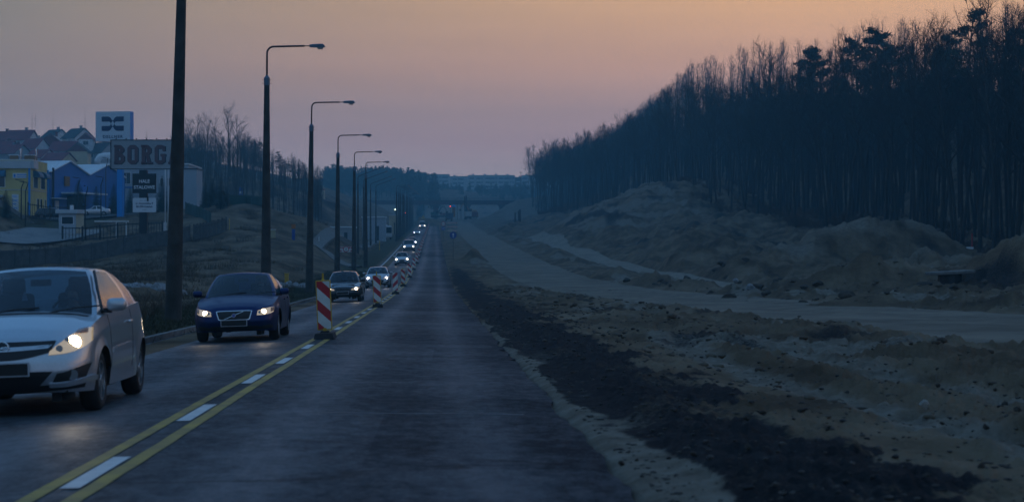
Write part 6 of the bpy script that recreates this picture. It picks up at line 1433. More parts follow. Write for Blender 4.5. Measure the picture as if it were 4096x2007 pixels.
# slab-serif letters built from blocks
def slab(ch, x, z, w, h, m, name, dx=0, dz=0, y=-.37):
    t = w*.33; L = MB(); Q = lambda x0, z0, x1, z1: L.box((x+dx+(x0+x1)/2, y, z+dz+(z0+z1)/2), (abs(x1-x0), .03, abs(z1-z0)))
    def bow(x0, x1, z0, z1, tt, c=.32):
        cc = min(c*w, (z1-z0)/2*.7); P_ = [(x0, z1), (x1-cc, z1), (x1, z1-cc), (x1, z0+cc), (x1-cc, z0), (x0, z0), (x0, z0+tt), (x1-cc*1.0-tt*.15, z0+tt), (x1-tt, z0+tt+cc*.35), (x1-tt, z1-tt-cc*.35), (x1-cc*1.0-tt*.15, z1-tt), (x0, z1-tt)]
        q = len(P_)//2; vs = [(x+dx+a, y-.015, z+dz+b_) for a, b_ in P_]; L.add(vs, [(i, i+1, len(P_)-2-i, len(P_)-1-i)[::-1] for i in range(q-1)])
    tv = h*.20
    if ch == 'B': Q(.02*w, 0, .14*w, h*.12); Q(.06*w, 0, .06*w+t, h); Q(0, h*.88, w*.4, h); Q(0, 0, w*.4, h*.12); bow(.3*w, w*.95, h*.50, h, tv); bow(.3*w, w, 0, h*.58, tv)
    if ch == 'O' or ch == 'G':
        c = .28*w; P_o = [(c, h), (w-c, h), (w, h-c), (w, c), (w-c, 0), (c, 0), (0, c), (0, h-c)]; P_i = [(t*.95, h-tv), (w-t*.95, h-tv), (w-t, h-tv*1.15), (w-t, tv*1.15), (w-t*.95, tv), (t*.95, tv), (t, tv*1.15), (t, h-tv*1.15)]
        vs = [(x+dx+a, y-.015, z+dz+b_) for a, b_ in P_o+P_i]; idx = range(8)
        for i in idx:
            if ch == 'G' and i == 2: continue
            L.add([vs[i], vs[(i+1) % 8], vs[8+(i+1) % 8], vs[8+i]], [(0, 1, 2, 3)])
        if ch == 'G': Q(w*.55, h*.40, w*1.05, h*.54); Q(w-t, h*.1, w, h*.5); Q(w-t*.8, h*.68, w, h*.95)
    if ch == 'R': Q(.06*w, 0, .06*w+t, h); Q(0, h*.88, w*.4, h); Q(0, 0, w*.5, h*.12); bow(.3*w, w*.95, h*.42, h, tv); L.add([(x+dx+a, y-.015, z+dz+b_) for a, b_ in ((w*.42, h*.46), (w*.75, h*.46), (w*.98, 0), (w*.62, 0))], [(0, 1, 2, 3)]); Q(w*.6, 0, w*1.08, h*.12)
    if ch == 'A': L.add([(x+dx+a, y-.015, z+dz+b_) for a, b_ in ((.05*w, 0), (.32*w, 0), (.55*w, h), (.35*w, h), (.65*w, 0), (.98*w, 0), (.66*w, h), (.45*w, h))], [(0, 1, 2, 3), (4, 5, 6, 7)]); Q(w*.3, h*.28, w*.7, h*.42); Q(0, 0, w*.4, h*.12); Q(w*.6, 0, w*1.05, h*.12)
    return L.build(name, m, bb_)
lw = 1.16; lh = hb_*.66; lx = cxb-wb_/2+.32
for i, ch in enumerate('BORGA'):
    slab(ch, lx+i*1.475, zc-lh/2, lw, lh, LSH, 'letter_shadow', .09, -.05, -.362); slab(ch, lx+i*1.475, zc-lh/2, lw, lh, BRK, 'letter', 0, 0, -.375)
for k in range(7): part(bb_, 'floodlight', BLKM, ((cxb-wb_/2+.6+1.1*k, -.5, zc+hb_/2+.12), (.12, .2, .10)))
b1 = bev(bo, 'black_plate', BLKM, ((Xl(532)+Xl(627))/2, -.25, (Z(695)+Z(773))/2), (Xl(627)-Xl(532), .16, Z(695)-Z(773)), .015); LET = mat('letter_pale', (.75, .80, .84), .6)
xc = (Xl(532)+Xl(627))/2; text_obj('lettering', 'HALE', .50, Matrix.Translation((xc, -.34, Z(726))), LET, b1, .004, offset=.012); text_obj('lettering', 'STALOWE', .50, Matrix.Translation((xc, -.34, Z(750))), LET, b1, .004, offset=.012)
b2 = bev(bo, 'address_plate', mat('address_white', (.66, .72, .78), .5), (xc, -.25, (Z(792)+Z(849))/2), (Xl(627)-Xl(534), .10, Z(792)-Z(849)), .01)
text_obj('lettering', 'Nowa siedziba', .17, Matrix.Translation((xc, -.31, Z(802))), SGW if False else mat('letter_grey', (.17, .20, .24), .6), b2, .003)
text_obj('lettering', 'ul. Azymutalna 9', .285, Matrix.Translation((xc, -.31, Z(814))), SNAVY, b2, .003, offset=.008); text_obj('lettering', '80-298 Gda\u0144sk', .285, Matrix.Translation((xc, -.31, Z(827))), SNAVY, b2, .003, offset=.008); text_obj('lettering', '(wjazd)', .17, Matrix.Translation((xc, -.31, Z(839))), MATS['letter_grey'], b2, .003)
part(bo, 'bracket', BLKM, ((.55, -.33, Z(795)), (.16, .10, .55)))
# flag poles and white gate frame, lattice banner
for k, px in enumerate((661, 673)):
    p = at(px, 932, 212-k*3); f = empty('flag_pole', (p.x, p.y, gzf(p.x, p.y)), 0, ['left white flag pole next to the thick lamp post', 'right white flag pole next to the thick lamp post'][k], 'flag pole', 'flag poles'); top_ = (1003.5-668)*(212-k*3)/7600 - f.location.z
    b = MB(); b.tube([(0,0,0), (0,0,top_*.75), (0,0,top_)], [.085, .065, .05], 8); b.build('mast', WFR, f, smooth=True); b = MB(); b.tube([(0,0,top_), (0,0,top_+.06)], .10, 8); b.build('finial', WFR, f)
p = at(445, 930, 226); g = empty('gate_shelter', (p.x, p.y, gzf(p.x, p.y)), R(4), 'white flat topped gate frame beside the blue pole', 'gate'); part(g, 'top_slab', WFR, ((0, .6, 1.95), (3.9, 1.6, .14))); 
for x in (.6, 1.75): b = MB(); b.tube([(x, 0, -.2), (x, 0, 1.9)], .07, 6); b.build('post', WFR, g)
p = at(548, 905, 214)
p = at(655, 905, 210); cb = empty('wire_banner', (p.x, p.y, gzf(p.x, p.y)), 0, 'crumpled white banner strip hanging at the foot of the flag poles', 'banner'); bev(cb, 'cloth', WFR, (.15, 0, 1.55), (.35, .05, 1.5)); bev(cb, 'bundle', PAR, (-.05, 0, .7), (.5, .3, .5), .1)
# fences
def bar_fence(name, pts, h, step, bar, label, m, posts=2.5, rails=2, cat='fence', panel=None):
    P = [Vector(q) for q in pts]; o = empty(name, (P[0].x, P[0].y, P[0].z), 0, label, cat); base = P[0]; rb = MB(); bb = MB(); pb = MB(); pn = MB(); acc = 0
    for a, c in zip(P, P[1:]):
        L = (c-a).length; n = max(1, int(L/step)); an = math.atan2(c.y-a.y, c.x-a.x)
        for k in range(rails): zz = h*(.12+.80*k/max(1, rails-1)); rb.tube([a-base+Vector((0,0,zz)), c-base+Vector((0,0,zz))], bar*1.3, 4)
        if panel: vs = [a-base, c-base, c-base+Vector((0,0,h)), a-base+Vector((0,0,h))]; nv = Vector((-(c-a).y, (c-a).x, 0)).normalized()*.05; pn.add(vs+[v+nv for v in vs], [(0,1,2,3), (7,6,5,4), (3,2,6,7), (0,3,7,4), (1,5,6,2)])
        else:
            for i in range(n): q = a.lerp(c, i/n)-base; bb.box((q.x, q.y, q.z+h/2), (bar, bar, h), an)
        m_ = max(1, round(L/posts))
        for i in range(m_+1): q = a.lerp(c, i/m_)-base; pb = MB(); pb.box((q.x, q.y, q.z+h/2+.05), (bar*3.2, bar*3.2, h+.14), an); pb.build('post', m, o)
    rb.build('rail', m, o)
    if panel: pn.build('panel', panel, o)
    else: bb.build('bars', m, o)
    return o
def gpt(px, d, py=960, dz=0): p = at(px, py, d); return (p.x, p.y, gzf(p.x, p.y)+dz)
WOODF = mat('grey_fence_boards', (.075, .080, .080), .9, var=.25, vscale=1.5); GMESH = mat('green_mesh', (.012, .055, .048), .8)
# slatted concrete fence: each bay its own rectangle
fa = [gpt(-90, 183), gpt(0, 187), gpt(120, 190), gpt(300, 196), gpt(430, 200), gpt(560, 204), gpt(690, 208), gpt(760, 213)]
bar_fence('board_fence', fa, 1.75, .30, .03, 'long low grey board fence running below the yard, left of the thick lamp post', WOODF, posts=2.4, panel=WOODF)
bar_fence('board_fence', [gpt(776, 214), gpt(840, 220), gpt(905, 225)], 1.75, .22, .05, 'short grey slatted fence piece right of the thick lamp post', WOODF, posts=1.3)
bar_fence('bar_fence', [gpt(250, 222), gpt(330, 221), gpt(470, 224), gpt(560, 224), gpt(650, 222)], 1.7, .42, .05, 'black bar fence in front of the guard booth and the gate frame', BLKM, posts=3)
bar_fence('bar_fence', [gpt(112, 250), gpt(200, 252), gpt(285, 255)], 2.0, .30, .04, 'black bar fence behind the dark estate car', BLKM, posts=3)
bar_fence('mesh_fence', [gpt(742, 255), gpt(800, 246), gpt(838, 238), gpt(843, 234)], 1.5, .3, .03, 'dark green mesh fence below the parked cars', GMESH, panel=GMESH)
bar_fence('mesh_fence', [gpt(920, 266), gpt(985, 268), gpt(1050, 262)], 1.5, .3, .03, 'dark green mesh fence on the grassy crest', GMESH, panel=GMESH)
# stair wall with railing on the left slope
wl = [at(-60, 770, 235), at(0, 804, 236), at(90, 864, 238.5), at(165, 918, 240)]; sw = empty('ramp_wall', tuple(wl[0]), 0, 'sloping concrete edge with a steel railing on the grass bank at the left edge', 'ramp')
b = MB(); 
for a, c in zip(wl, wl[1:]):
    a0, c0 = a-wl[0], c-wl[0]; nv = Vector((.35, .1, 0)); vs = [a0, c0, c0+Vector((0,0,-1.4)), a0+Vector((0,0,-1.4))]; b.add(vs+[v+nv for v in vs], [(3,2,1,0), (4,5,6,7), (0,1,5,4), (1,2,6,5), (0,4,7,3)])
b.build('wall', KERB, sw); q = wl[-1]-wl[0]; part(sw, 'end_block', KERB, ((q.x+.2, q.y, q.z-.3), (.45, .8, .9)))
b = MB()
for k in range(4): b.tube([w_-wl[0]+Vector((.1, .2, .35+.28*k)) for w_ in wl], .022, 5)
for i in range(9): t = i/8*(len(wl)-1.001); j = int(t); q = wl[j].lerp(wl[j+1], t-j)-wl[0]; b.tube([q+Vector((.1, .2, 0)), q+Vector((.1, .2, 1.22))], .03, 5)
b.build('railing', STEEL, sw)
# paved forecourt and yard
def apron(name, near, far, m, lift=.10, nx=24, ny=8):
    vs = []; fs = []
    for i in range(nx+1):
        t = i/nx
        def ev(c): f = t*(len(c)-1); j = min(int(f), len(c)-2); return Vector(c[j]).lerp(Vector(c[j+1]), f-j)
        a, c = ev(near), ev(far)
        for k in range(ny+1): q = a.lerp(c, k/ny); vs.append((q.x, q.y, gzf(q.x, q.y)+lift))
    for i in range(nx):
        for k in range(ny): a = i*(ny+1)+k; fs.append((a, a+ny+1, a+ny+2, a+1))
    b = MB(); b.add(vs, fs); return tag(b.build(name, m, smooth=True), kind='structure')
PAV = mat('forecourt_paving', (.20, .20, .195), .85, var=.12, vscale=.6)
apron('driveway', [at(-120, 990, 202), at(0, 985, 207), at(110, 974, 211), at(250, 955, 219), at(400, 936, 232)], [at(-120, 948, 220), at(0, 944, 223), at(110, 934, 230), at(250, 930, 236), at(410, 930, 237)], PAV, .30)
apron('yard_paving', [at(90, 880, 249), at(200, 880, 250), at(330, 880, 258), at(480, 878, 266), at(640, 876, 272)], [at(90, 862, 288), at(200, 862, 289), at(330, 862, 290), at(480, 860, 300), at(640, 862, 305)], BAYM, .25)
# parked vehicles on the left
def parked(P, pm, px, d, rz, lab, wheels=True): 
    p = at(px, 900, d); o, _ = make_car(lab[0], P, pm, (p.x, p.y, gzf(p.x, p.y)+.27), rz, lab[1], 'car', 0, 'cars parked on the left', lit=False); return o
parked(dict(SEDAN_S, dark=True), SILVER, 383, 272, R(-86), ('saloon_car', 'silver saloon parked side on behind the guard booth'))
parked(dict(ESTATE, dark=True), DARKP, 212, 254, R(92), ('estate_car', 'dark estate car parked side on, half hidden by the guard booth'))
parked(dict(I30, dark=True), PALE, 752, 352, R(-70), ('hatchback', 'pale car at the front of the upper car park beside the thick lamp post'))
parked(dict(SEDAN_S, dark=True), BLUE, 778, 366, R(-80), ('saloon_car', 'dark car half hidden by the spruces in the upper car park'))
parked(dict(I30, dark=True), WHITEP, 765, 378, R(-90), ('hatchback', 'white car at the back of the upper car park'))
# slender lamps of the yards
def yard_lamp(px, base, top, d, lab, arm=.9, both=False, m=BLKM, grp='slender lamps of the yards'):
    p = at(px, base, d); z = gzf(p.x, p.y); H = (1003.5-top)*d/7600 - z; o = empty('yard_lamp', (p.x, p.y, z), 0, lab, 'lamp', grp); b = MB(); b.tube([(0,0,-.2), (0,0,H*.8), (.25, 0, H*.93), (.3 if not both else 0, 0, H)], [.09, .07, .06, .05], 6); b.build('mast', m, o)
    b = MB(); b.bevbox((-arm*.3, 0, H+.03), (arm, .18, .09), .02, M=Matrix.Translation((-arm*.3, 0, H+.05)) @ Matrix.Rotation(R(8), 4, 'Y')); b.build('lamp_head', m, o); return o
yard_lamp(85, 862, 722, 236, 'left of two black crooked yard lamps before the yellow office'); yard_lamp(102, 862, 730, 232, 'right of two black crooked yard lamps before the yellow office'); yard_lamp(312, 868, 712, 262, 'black crooked yard lamp before the blue hall canopy'); yard_lamp(404, 880, 708, 262, 'black crooked yard lamp between blue hall and blue pole'); yard_lamp(341, 925, 745, 226, 'plain black post rising behind the bar fence', .2)
yard_lamp(107, 850, 630, 268, 'thin green lamp mast in front of the yellow office', .5, m=mat('mast_green', (.03, .10, .10), .5)); yard_lamp(423, 860, 632, 290, 'thin grey lamp mast left of the blue pole', .7, m=STEEL)
for px, top, d, w_ in ((838, 638, 400, 'first'), (903, 645, 410, 'second'), (960, 649, 425, 'third'), (986, 651, 430, 'fourth'), (1017, 651, 440, 'last')): yard_lamp(px, 830, top, d, '%s pale flat topped lamp of the row in front of the left thicket' % w_, 1.1, True, STEEL)
p = at(964, 765, 395); z = gzf(p.x, p.y); o = empty('road_sign', (p.x, p.y, z), 0, 'small blue road sign among the pale lamps of the left thicket', 'road sign'); zz = (1003.5-765)*395/7600-z; b = MB(); b.tube([(0,0,0), (0,0,zz)], .05, 6); b.build('post', STEEL, o); bev(o, 'panel', SBLUE, (0, -.06, zz), (.9, .04, 1.6)); bev(o, 'picture', SWH, (-.05, -.09, zz-.25), (.5, .02, .5))

# ------------------------------------------------------------------ houses up the hill
RRED = mat('red_tiles', (.20, .022, .028), .8, var=.2, vscale=.7); RDARK = mat('dark_tiles', (.030, .026, .032), .8, var=.2, vscale=.7); BRKW = mat('brick_gable', (.18, .026, .022), .9, var=.2, vscale=1.2); HW = mat('house_white', (.60, .62, .64), .8, var=.06, vscale=.5); HY = mat('house_cream', (.55, .46, .28), .8, var=.06, vscale=.5); HG = mat('house_grey', (.30, .31, .33), .8)
def house(px, d, ridge_y, w, dp, eh, rh, rz, roofm, wallm, lab, gablem=None, axis='x', wins=(), chim=True, balcony=False):
    """ridge_y: photograph row of the ridge; walls drop well below the ground behind the nearer roofs"""
    p = at(px, ridge_y, d); zt = p.z; zg = min(zt-eh-rh, gzf(p.x, p.y)); o = empty('house', (p.x, p.y, zt-rh-eh), rz, lab, 'house', 'houses on the left hillside')
    low = zg-(zt-rh-eh)-.5; b = MB(); ov = .5
    if axis == 'x':   # ridge along local x, gables at +-x
        b.prism([(-dp/2, low), (dp/2, low), (dp/2, eh), (0, eh+rh-.12), (-dp/2, eh)], w, Matrix.Translation((-w/2, 0, 0)) @ Matrix.Rotation(R(-90), 4, 'Z') @ Matrix.Diagonal((-1, 1, 1, 1)))
    else: b.prism([(-w/2, low), (w/2, low), (w/2, eh), (0, eh+rh-.12), (-w/2, eh)], dp, Matrix.Translation((0, -dp/2, 0)))
    b.build('wall', wallm, o)
    hx, hy = w/2, dp/2
    for s in (-1, 1):
        if axis == 'x': vs = [(-hx-ov, 0, eh+rh), (hx+ov, 0, eh+rh), (hx+ov, s*(hy+ov), eh-ov*rh/hy), (-hx-ov, s*(hy+ov), eh-ov*rh/hy)]
        else: vs = [(0, -hy-ov, eh+rh), (0, hy+ov, eh+rh), (s*(hx+ov), hy+ov, eh-ov*rh/hx), (s*(hx+ov), -hy-ov, eh-ov*rh/hx)]
        b = MB(); b.add([Vector(v) for v in vs]+[Vector(v)+Vector((0,0,.16)) for v in vs], [(0,1,2,3), (7,6,5,4), (0,4,5,1), (1,5,6,2), (2,6,7,3), (3,7,4,0)]); b.build('roof', roofm, o)
    if gablem is not None and axis == 'y': b = MB(); b.prism([(-w/2+.1, eh), (w/2-.1, eh), (0, eh+rh-.25)], .05, Matrix.Translation((0, -dp/2-.06, 0))); b.build('gable', gablem, o)
    for (x, z, ww, hh_) in wins: window(o, x, -hy-.02, z, ww, hh_, bars=1 if ww > 1 else 0)
    if chim: c_ = part(o, 'chimney', BRKW if wallm != HW else HG, ((w*.18, .3, eh+rh+.15), (.7, .7, 1.5))); part(c_, 'chimney_cap', HG, ((w*.18, .3, eh+rh+.95), (.9, .9, .12)))
    if balcony:
        bl = part(o, 'balcony', BLKM, ((x_b, -hy-.7, eh-1.9), (3.6, .08, 1.0)) if False else ((-w*.1, -hy-.75, eh-2.0), (3.8, .08, 1.0))); part(bl, 'balcony_slab', HW, ((-w*.1, -hy-.4, eh-2.6), (4.0, .8, .18)))
    return o
house(12, 640, 527, 8, 8, 4.2, 3.0, R(-20), RRED, HG, 'house with a plain hipped red roof at the left edge of the hillside')
house(88, 620, 522, 8.0, 8, 4.4, 3.1, R(-14), RRED, HW, 'large red roofed house with a two storey balcony front', wins=((2.8, 1.8, .9, 1.2),), balcony=True)
house(222, 660, 520, 6.5, 8, 3.8, 3.0, R(-42), RDARK, HW, 'dark roofed house with a small white gable, middle of the skyline', wins=((2.6, 2.0, 1, 1.2),))
house(312, 650, 515, 7.0, 8, 3.9, 3.2, R(-42), RDARK, HW, 'dark roofed house with the biggest white gable, just left of the pylon sign', wins=((-2.4, 2.2, 1.6, 1.2), (1.4, 2.2, 1.2, 1.2)))
house(205, 610, 538, 9, 8, 3.4, 3.6, R(6), RRED, BRKW, 'house with a brick red gable in front of the skyline houses', gablem=BRKW, axis='y', wins=((-1.0, 2.6, .9, 1.6), (1.4, 2.6, .9, 1.6)))
house(140, 596, 556, 6.5, 7, 3.0, 3.0, R(-30), RRED, HW, 'low red roofed house right of the balcony house', wins=((-1.6, 1.8, 1.2, 1.2),))
house(262, 590, 567, 7.5, 7, 3.2, 2.8, R(-16), RRED, HW, 'long red roofed house with a chimney above the white roofs', wins=((-.8, 1.7, 2.6, 1.4),), balcony=True)
house(318, 586, 574, 6.0, 8, 4.4, 2.6, R(2), RDARK, HY, 'cream gabled house with a bare shrub before it', gablem=BRKW, axis='y', chim=False)
house(165, 575, 600, 6.5, 7, 2.4, 2.4, R(-32), RRED, HW, 'lowest red roofed house just above the yellow office', wins=((0, 1.2, 1.4, 1.0),), chim=False)
house(235, 566, 612, 7, 7, 2.4, 2.2, R(-25), RRED, HY, 'red roofed cream bungalow nearest the white roofs', wins=((-1.5, 1.3, 2.0, 1.1), (3.2, 1.2, 1.2, 1.0)), chim=False)
house(350, 600, 535, 4.4, 6, 2.4, 1.9, 0, RRED, HW, 'little red dormer roofed house against the pylon sign', axis='y', gablem=BRKW, wins=((0, 1.2, 1.6, 1.1),), chim=False)
house(405, 600, 572, 6.5, 8, 3.2, 3.0, R(-30), RDARK, HG, 'dark roofed house between pylon sign and billboard', wins=((-.6, 2.0, 1.5, 1.2),))
house(770, 600, 592, 5.0, 7, 2.8, 2.4, R(-10), RDARK, HW, 'small white gabled house right of the thick lamp post', axis='y', chim=False, wins=((0, 2.0, 1, 1),))
house(815, 590, 606, 7, 7, 2.8, 2.6, R(4), RRED, HG, 'red roofed house under the bare tree cluster', chim=False)
house(62, 590, 580, 6.5, 7, 2.8, 2.6, R(-35), RRED, HG, 'dark red roofed house below the balcony house', wins=((1.0, 1.5, 1.2, 1.2),))
house(22, 604, 566, 6.5, 7, 3.0, 2.6, R(-24), RRED, HG, 'red roofed house below the one at the left edge')
for (px, top, base, d, lab, two) in ((128, 446, 525, 640, 'left aerial mast on the house roofs with many cross arms', True), (212, 447, 525, 650, 'middle aerial mast with guy wire on the house roofs', False), (340, 440, 520, 650, 'right aerial mast beside the pylon sign', False), (586, 520, 565, 640, 'small twin aerial above the billboard', True), (141, 447, 490, 640, 'short whip aerial right of the left mast', False)):
    p = at(px, base, d); h = (base-top)*d/7600; o = empty('aerial_mast', (p.x, p.y, p.z), 0, lab, 'aerial'); b = MB(); b.tube([(0,0,-1.5), (0,0,h)], [.07, .03], 5); b.build('mast', BLKM, o)
    for k in range(3 if two else 2): b = MB(); b.tube([(-.5+.1*k, 0, h*(.35+.2*k)), (.5-.1*k, 0, h*(.35+.2*k))], .03, 4); b.build('cross_arm', BLKM, o)
# clumps of brush in the house gardens
items = []
for k in range(120):
    px = random.uniform(0, 700); d = random.uniform(470, 560); p = at(px, 700, d); s = random.uniform(.5, 1.3); items.append((random.choice(BUm), Matrix.Translation((p.x, p.y, gzf(p.x, p.y))) @ Matrix.Rotation(random.uniform(0, 6.28), 4, 'Z') @ Matrix.Scale(s, 4)))
merge_np('garden_brush', items, TWIG)

# ------------------------------------------------------------------ low sheds, parked bus and light beyond the bus bay
def shed(px0, px1, y0, y1, d, dp, roofm, wallm, lab, cat='shed', name='shed'):
    a, c = at(px0, y0, d), at(px1, y1, d); w = c.x-a.x; o = empty(name, ((a.x+c.x)/2, (a.y+c.y)/2, min(c.z, gzf((a.x+c.x)/2, a.y))-.4), 0, lab, cat); h = a.z-o.location.z; part(o, 'wall', wallm, ((0, dp/2, h/2), (w*.94, dp*.94, h-.1))); part(o, 'roof', roofm, ((0, dp/2, h), (w, dp, .22))); part(o, 'door', BLKM, ((w*.15, dp*.02, h*.35), (w*.12, .1, h*.6))); return o
shed(1310, 1422, 908, 930, 330, 6, ROOFW, HG, 'long low shed with pale roof behind the fourth lamp post'); shed(1445, 1545, 868, 935, 372, 6, ROOFW, WHW, 'flat white roofed kiosk behind the slim lamp posts'); shed(1555, 1590, 860, 892, 470, 5, PAR, BEI, 'pale block of a container beside the far lamp row'); shed(1258, 1296, 758, 786, 520, 7, mat('orange_roof', (.30, .09, .05), .7), BEI, 'small pavilion with a glowing orange red roof on the cut edge')
p = at(1542, 925, 392); o = empty('parked_bus', (p.x, p.y, gzf(p.x, p.y)+.1), R(12), 'grey coach parked beyond the bus bay', 'bus'); bev(o, 'body', PAR, (0, 3, 1.6), (2.5, 8, 2.4), .25); part(o, 'windscreen', WING, ((0, -1.03, 1.9), (2.2, .06, 1.2))); bev(o, 'roof_hatch', WFR, (0, 3, 2.9), (1.4, 3, .25), .05)
for x in (-1, 1):
    for y in (.3, 5.6): w_ = bpy.data.objects.new('wheel', wheel_meshes(.45, .28, 'steel')[0]); link(w_, o); w_.location = (x*1.1, y, .42)
def lit_lamp(px, py, d, h, r, em, lab, name='lit_lamp', m=BLKM, col=None):
    p = at(px, py, d); z = gzf(p.x, p.y); o = empty(name, (p.x, p.y, z), 0, lab, 'lamp' if name == 'lit_lamp' else 'traffic light'); H = p.z-z; b = MB(); b.tube([(0,0,0), (0,0,H)], .08, 6); b.build('mast', m, o); bev(o, 'housing', m, (0, .12, H), (r*3, .2, r*3 if name == 'lit_lamp' else r*5.5), .03); b = MB(); b.disc((0, -.06, H), r, n=16, depth=.06); b.build('lit_lens', em, o); return o
lit_lamp(1581, 838, 560, 6, .22, mat('lamp_greenish_white', (1,1,1), .4, emit=(.85, 1.0, .75), estr=4), 'single lit yellowish lamp left of the far lamp row')
lit_lamp(1801, 825, 745, 6, .20, mat('signal_red', (.5,.01,.01), .4, emit=(1.0, .06, .05), estr=5), 'red traffic light glowing in front of the white lorry', 'traffic_light'); lit_lamp(1623, 852, 640, 4, .16, MATS['signal_red'], 'tiny red light between the far lamp posts', 'traffic_light')

# ------------------------------------------------------------------ bridge, site machines, flats
BCON = mat('bridge_concrete', (.07, .05, .05), .85, var=.1, vscale=.2); RUST = mat('rusty_girder', (.10, .03, .03), .8, var=.2, vscale=.3)
a = at(1740, 815, 880); br = empty('road_bridge', (0, a.y, 0), R(.8), 'long low road bridge with reddish girder crossing the far cutting', 'bridge'); zt_ = (1003.5-800)*880/7600
part(br, 'deck', BCON, ((0, 4, zt_-.35), (130, 9, .7))); part(br, 'girder', RUST, ((0, .6, zt_-1.35), (128, .6, 1.3)), ((0, 7.4, zt_-1.35), (128, .6, 1.3)))
pr_ = MB(); [pr_.box((0, -.4, zt_+.35+.35*k), (130, .08, .10)) for k in range(3)]; [pr_.box((-64+2*k, -.4, zt_+.55), (.08, .08, 1.1)) for k in range(65)]; pr_.build('parapet_railing', BLKM, br)
for x in (-28, -13, .3, 15.2, 31):
    g0 = gzf(x, 883); pc = part(br, 'pier', BCON, ((x, 4, (g0-1+zt_-2)/2), (2.0, 5, zt_-2-g0+1))); part(pc, 'pier_head', BCON, ((x, 4, zt_-2.35), (3.0, 8, .7)))
def site(px, py, d): p = at(px, py, d); return p
def lorry(px, py, d, w, h, cabm, bodym, lab, name='tipper_lorry', side=False, L=7.5):
    p = at(px, py, d); o = empty(name, (p.x, p.y, max(p.z, gzf(p.x, p.y))), R(90) if side else R(3), lab, 'lorry'); 
    b = MB(); hh = h*.55; b.prism([(-w/2, 1.1), (w/2, 1.1), (w/2+.1, 1.1+hh), (-w/2-.1, 1.1+hh)], L*.62, Matrix()); b.build('tipper_body', bodym, o); part(o, 'tailboard_ribs', cabm, *[((x, -.04, 1.1+hh/2), (.08, .06, hh)) for x in (-w*.35, 0, w*.35)], ((0, -.05, 1.15+hh), (w+.3, .08, .14)))
    bev(o, 'cab', cabm, (0, L*.62+1.1, 1.1+h*.30), (w, 2.0, h*.62), .12); part(o, 'cab_window', WING, ((0, L*.62+.08, 1.1+h*.42), (w*.8, .04, h*.2)), ((w/2+.01, L*.62+1.2, 1.1+h*.42), (.04, 1.2, h*.22))); part(o, 'chassis', BLKM, ((0, L*.45, .85), (w*.45, L*.95, .3)))
    for x in (-1, 1):
        for y in (1.0, 2.3, L*.62+1.3): w_ = bpy.data.objects.new('wheel', wheel_meshes(.5, .35, 'steel')[0]); link(w_, o); w_.location = (x*(w/2-.25), y, .5)
    for x in (-1, 1): part(o, 'tail_light', REDL, ((x*w*.4, -.05, .95), (.3, .05, .15)))
    return o
NAVY = paint('lorry_navy', (.012, .030, .085), .1, .5); LRED = paint('lorry_red', (.14, .014, .016), .1, .5); LWH = paint('lorry_cream', (.42, .43, .40), .05, .5); ORG = mat('machine_orange', (.30, .12, .02), .6); MGR = mat('machine_green', (.02, .11, .11), .6)
lorry(1798, 884, 722, 2.6, 3.4, NAVY, NAVY, 'dark blue tipper lorry seen from behind on the dirt road'); lorry(1787, 862, 790, 2.7, 5.2, LWH, LWH, 'tall white lorry just beyond the dark blue tipper', L=9); lorry(1874, 876, 735, 2.5, 3.1, LWH, LWH, 'cream tipper lorry parked right of the dirt road end'); lorry(1912, 876, 742, 2.5, 3.0, LRED, LRED, 'dark red tipper lorry parked side on right of the cream one', side=True, L=5.2)
p = at(1815, 866, 765); o = empty('silo', (p.x, p.y, max(p.z, gzf(p.x, p.y))-.2), 0, 'orange striped cylinder silo with blue dome cap', 'silo'); b = MB(); b.tube([(0,0,0), (0,0,4.0)], .62, 14); b.build('shell', ORG, o); b = MB(); b.tube([(0,0,4.0), (0,0,4.5), (0,0,4.9)], [.75, .68, .25], 14); b.build('cap', BLUEP, o); part(o, 'ladder', BLKM, ((-.3, -.66, 2), (.05, .05, 4)), ((.0, -.66, 2), (.05, .05, 4)))
def excavator(px, py, d, m, lab, s=1.0, flip=1):
    p = at(px, py, d); o = empty('excavator', (p.x, p.y, max(p.z, gzf(p.x, p.y))), 0, lab, 'excavator'); o.scale = (s*flip, s, s)
    for y in (-1, 1): b = MB(); b.bevbox((0, y, .45), (3.6, .5, .85), .2); b.build('track', BLKM, o)
    bev(o, 'cab', m, (.6, -.5, 1.9), (1.3, 1.2, 1.6), .12); part(o, 'cab_window', WING, ((.6, -1.12, 2.1), (1.0, .04, .9))); bev(o, 'engine_hood', m, (-1.0, 0, 1.6), (1.8, 2.2, 1.1), .12)
    b = MB(); b.tube([(1.0, .3, 1.6), (2.2, .3, 4.0), (3.4, .3, 4.6)], [.22, .26, .2], 6); am = b.build('boom', m, o); b = MB(); b.tube([(3.4, .3, 4.6), (4.5, .3, 2.6)], [.18, .12], 6); b.build('dipper_arm', m, am); bev(am, 'bucket', BLKM, (4.5, .3, 2.2), (.9, .9, .7), .15); return o
excavator(1888, 862, 770, ORG, 'orange excavator with raised bent arm behind the lorries', 1.05, -1); excavator(1742, 870, 745, MGR, 'green excavator working left of the white lorry'); excavator(1768, 868, 775, LRED, 'red excavator close behind the green one', .8, -1)
for k, (px, h) in enumerate(((1859, 8.5), (1865, 8.8), (1844, 6.0), (1829, 5.5))):
    p = at(px, 868, 770); b = MB(); b.tube([(0,0,-1), (0,0,h)], .28 if k < 2 else .12, 6); o = b.build('site_mast', BLKM); o.location = (p.x, p.y, p.z); tag(o, ['left thick pole of the pair before the bridge pier', 'right thick pole of the pair before the bridge pier', 'thin site pole left of the thick pair', 'thinnest site pole nearest the silo'][k], 'post', 'poles before the bridge')
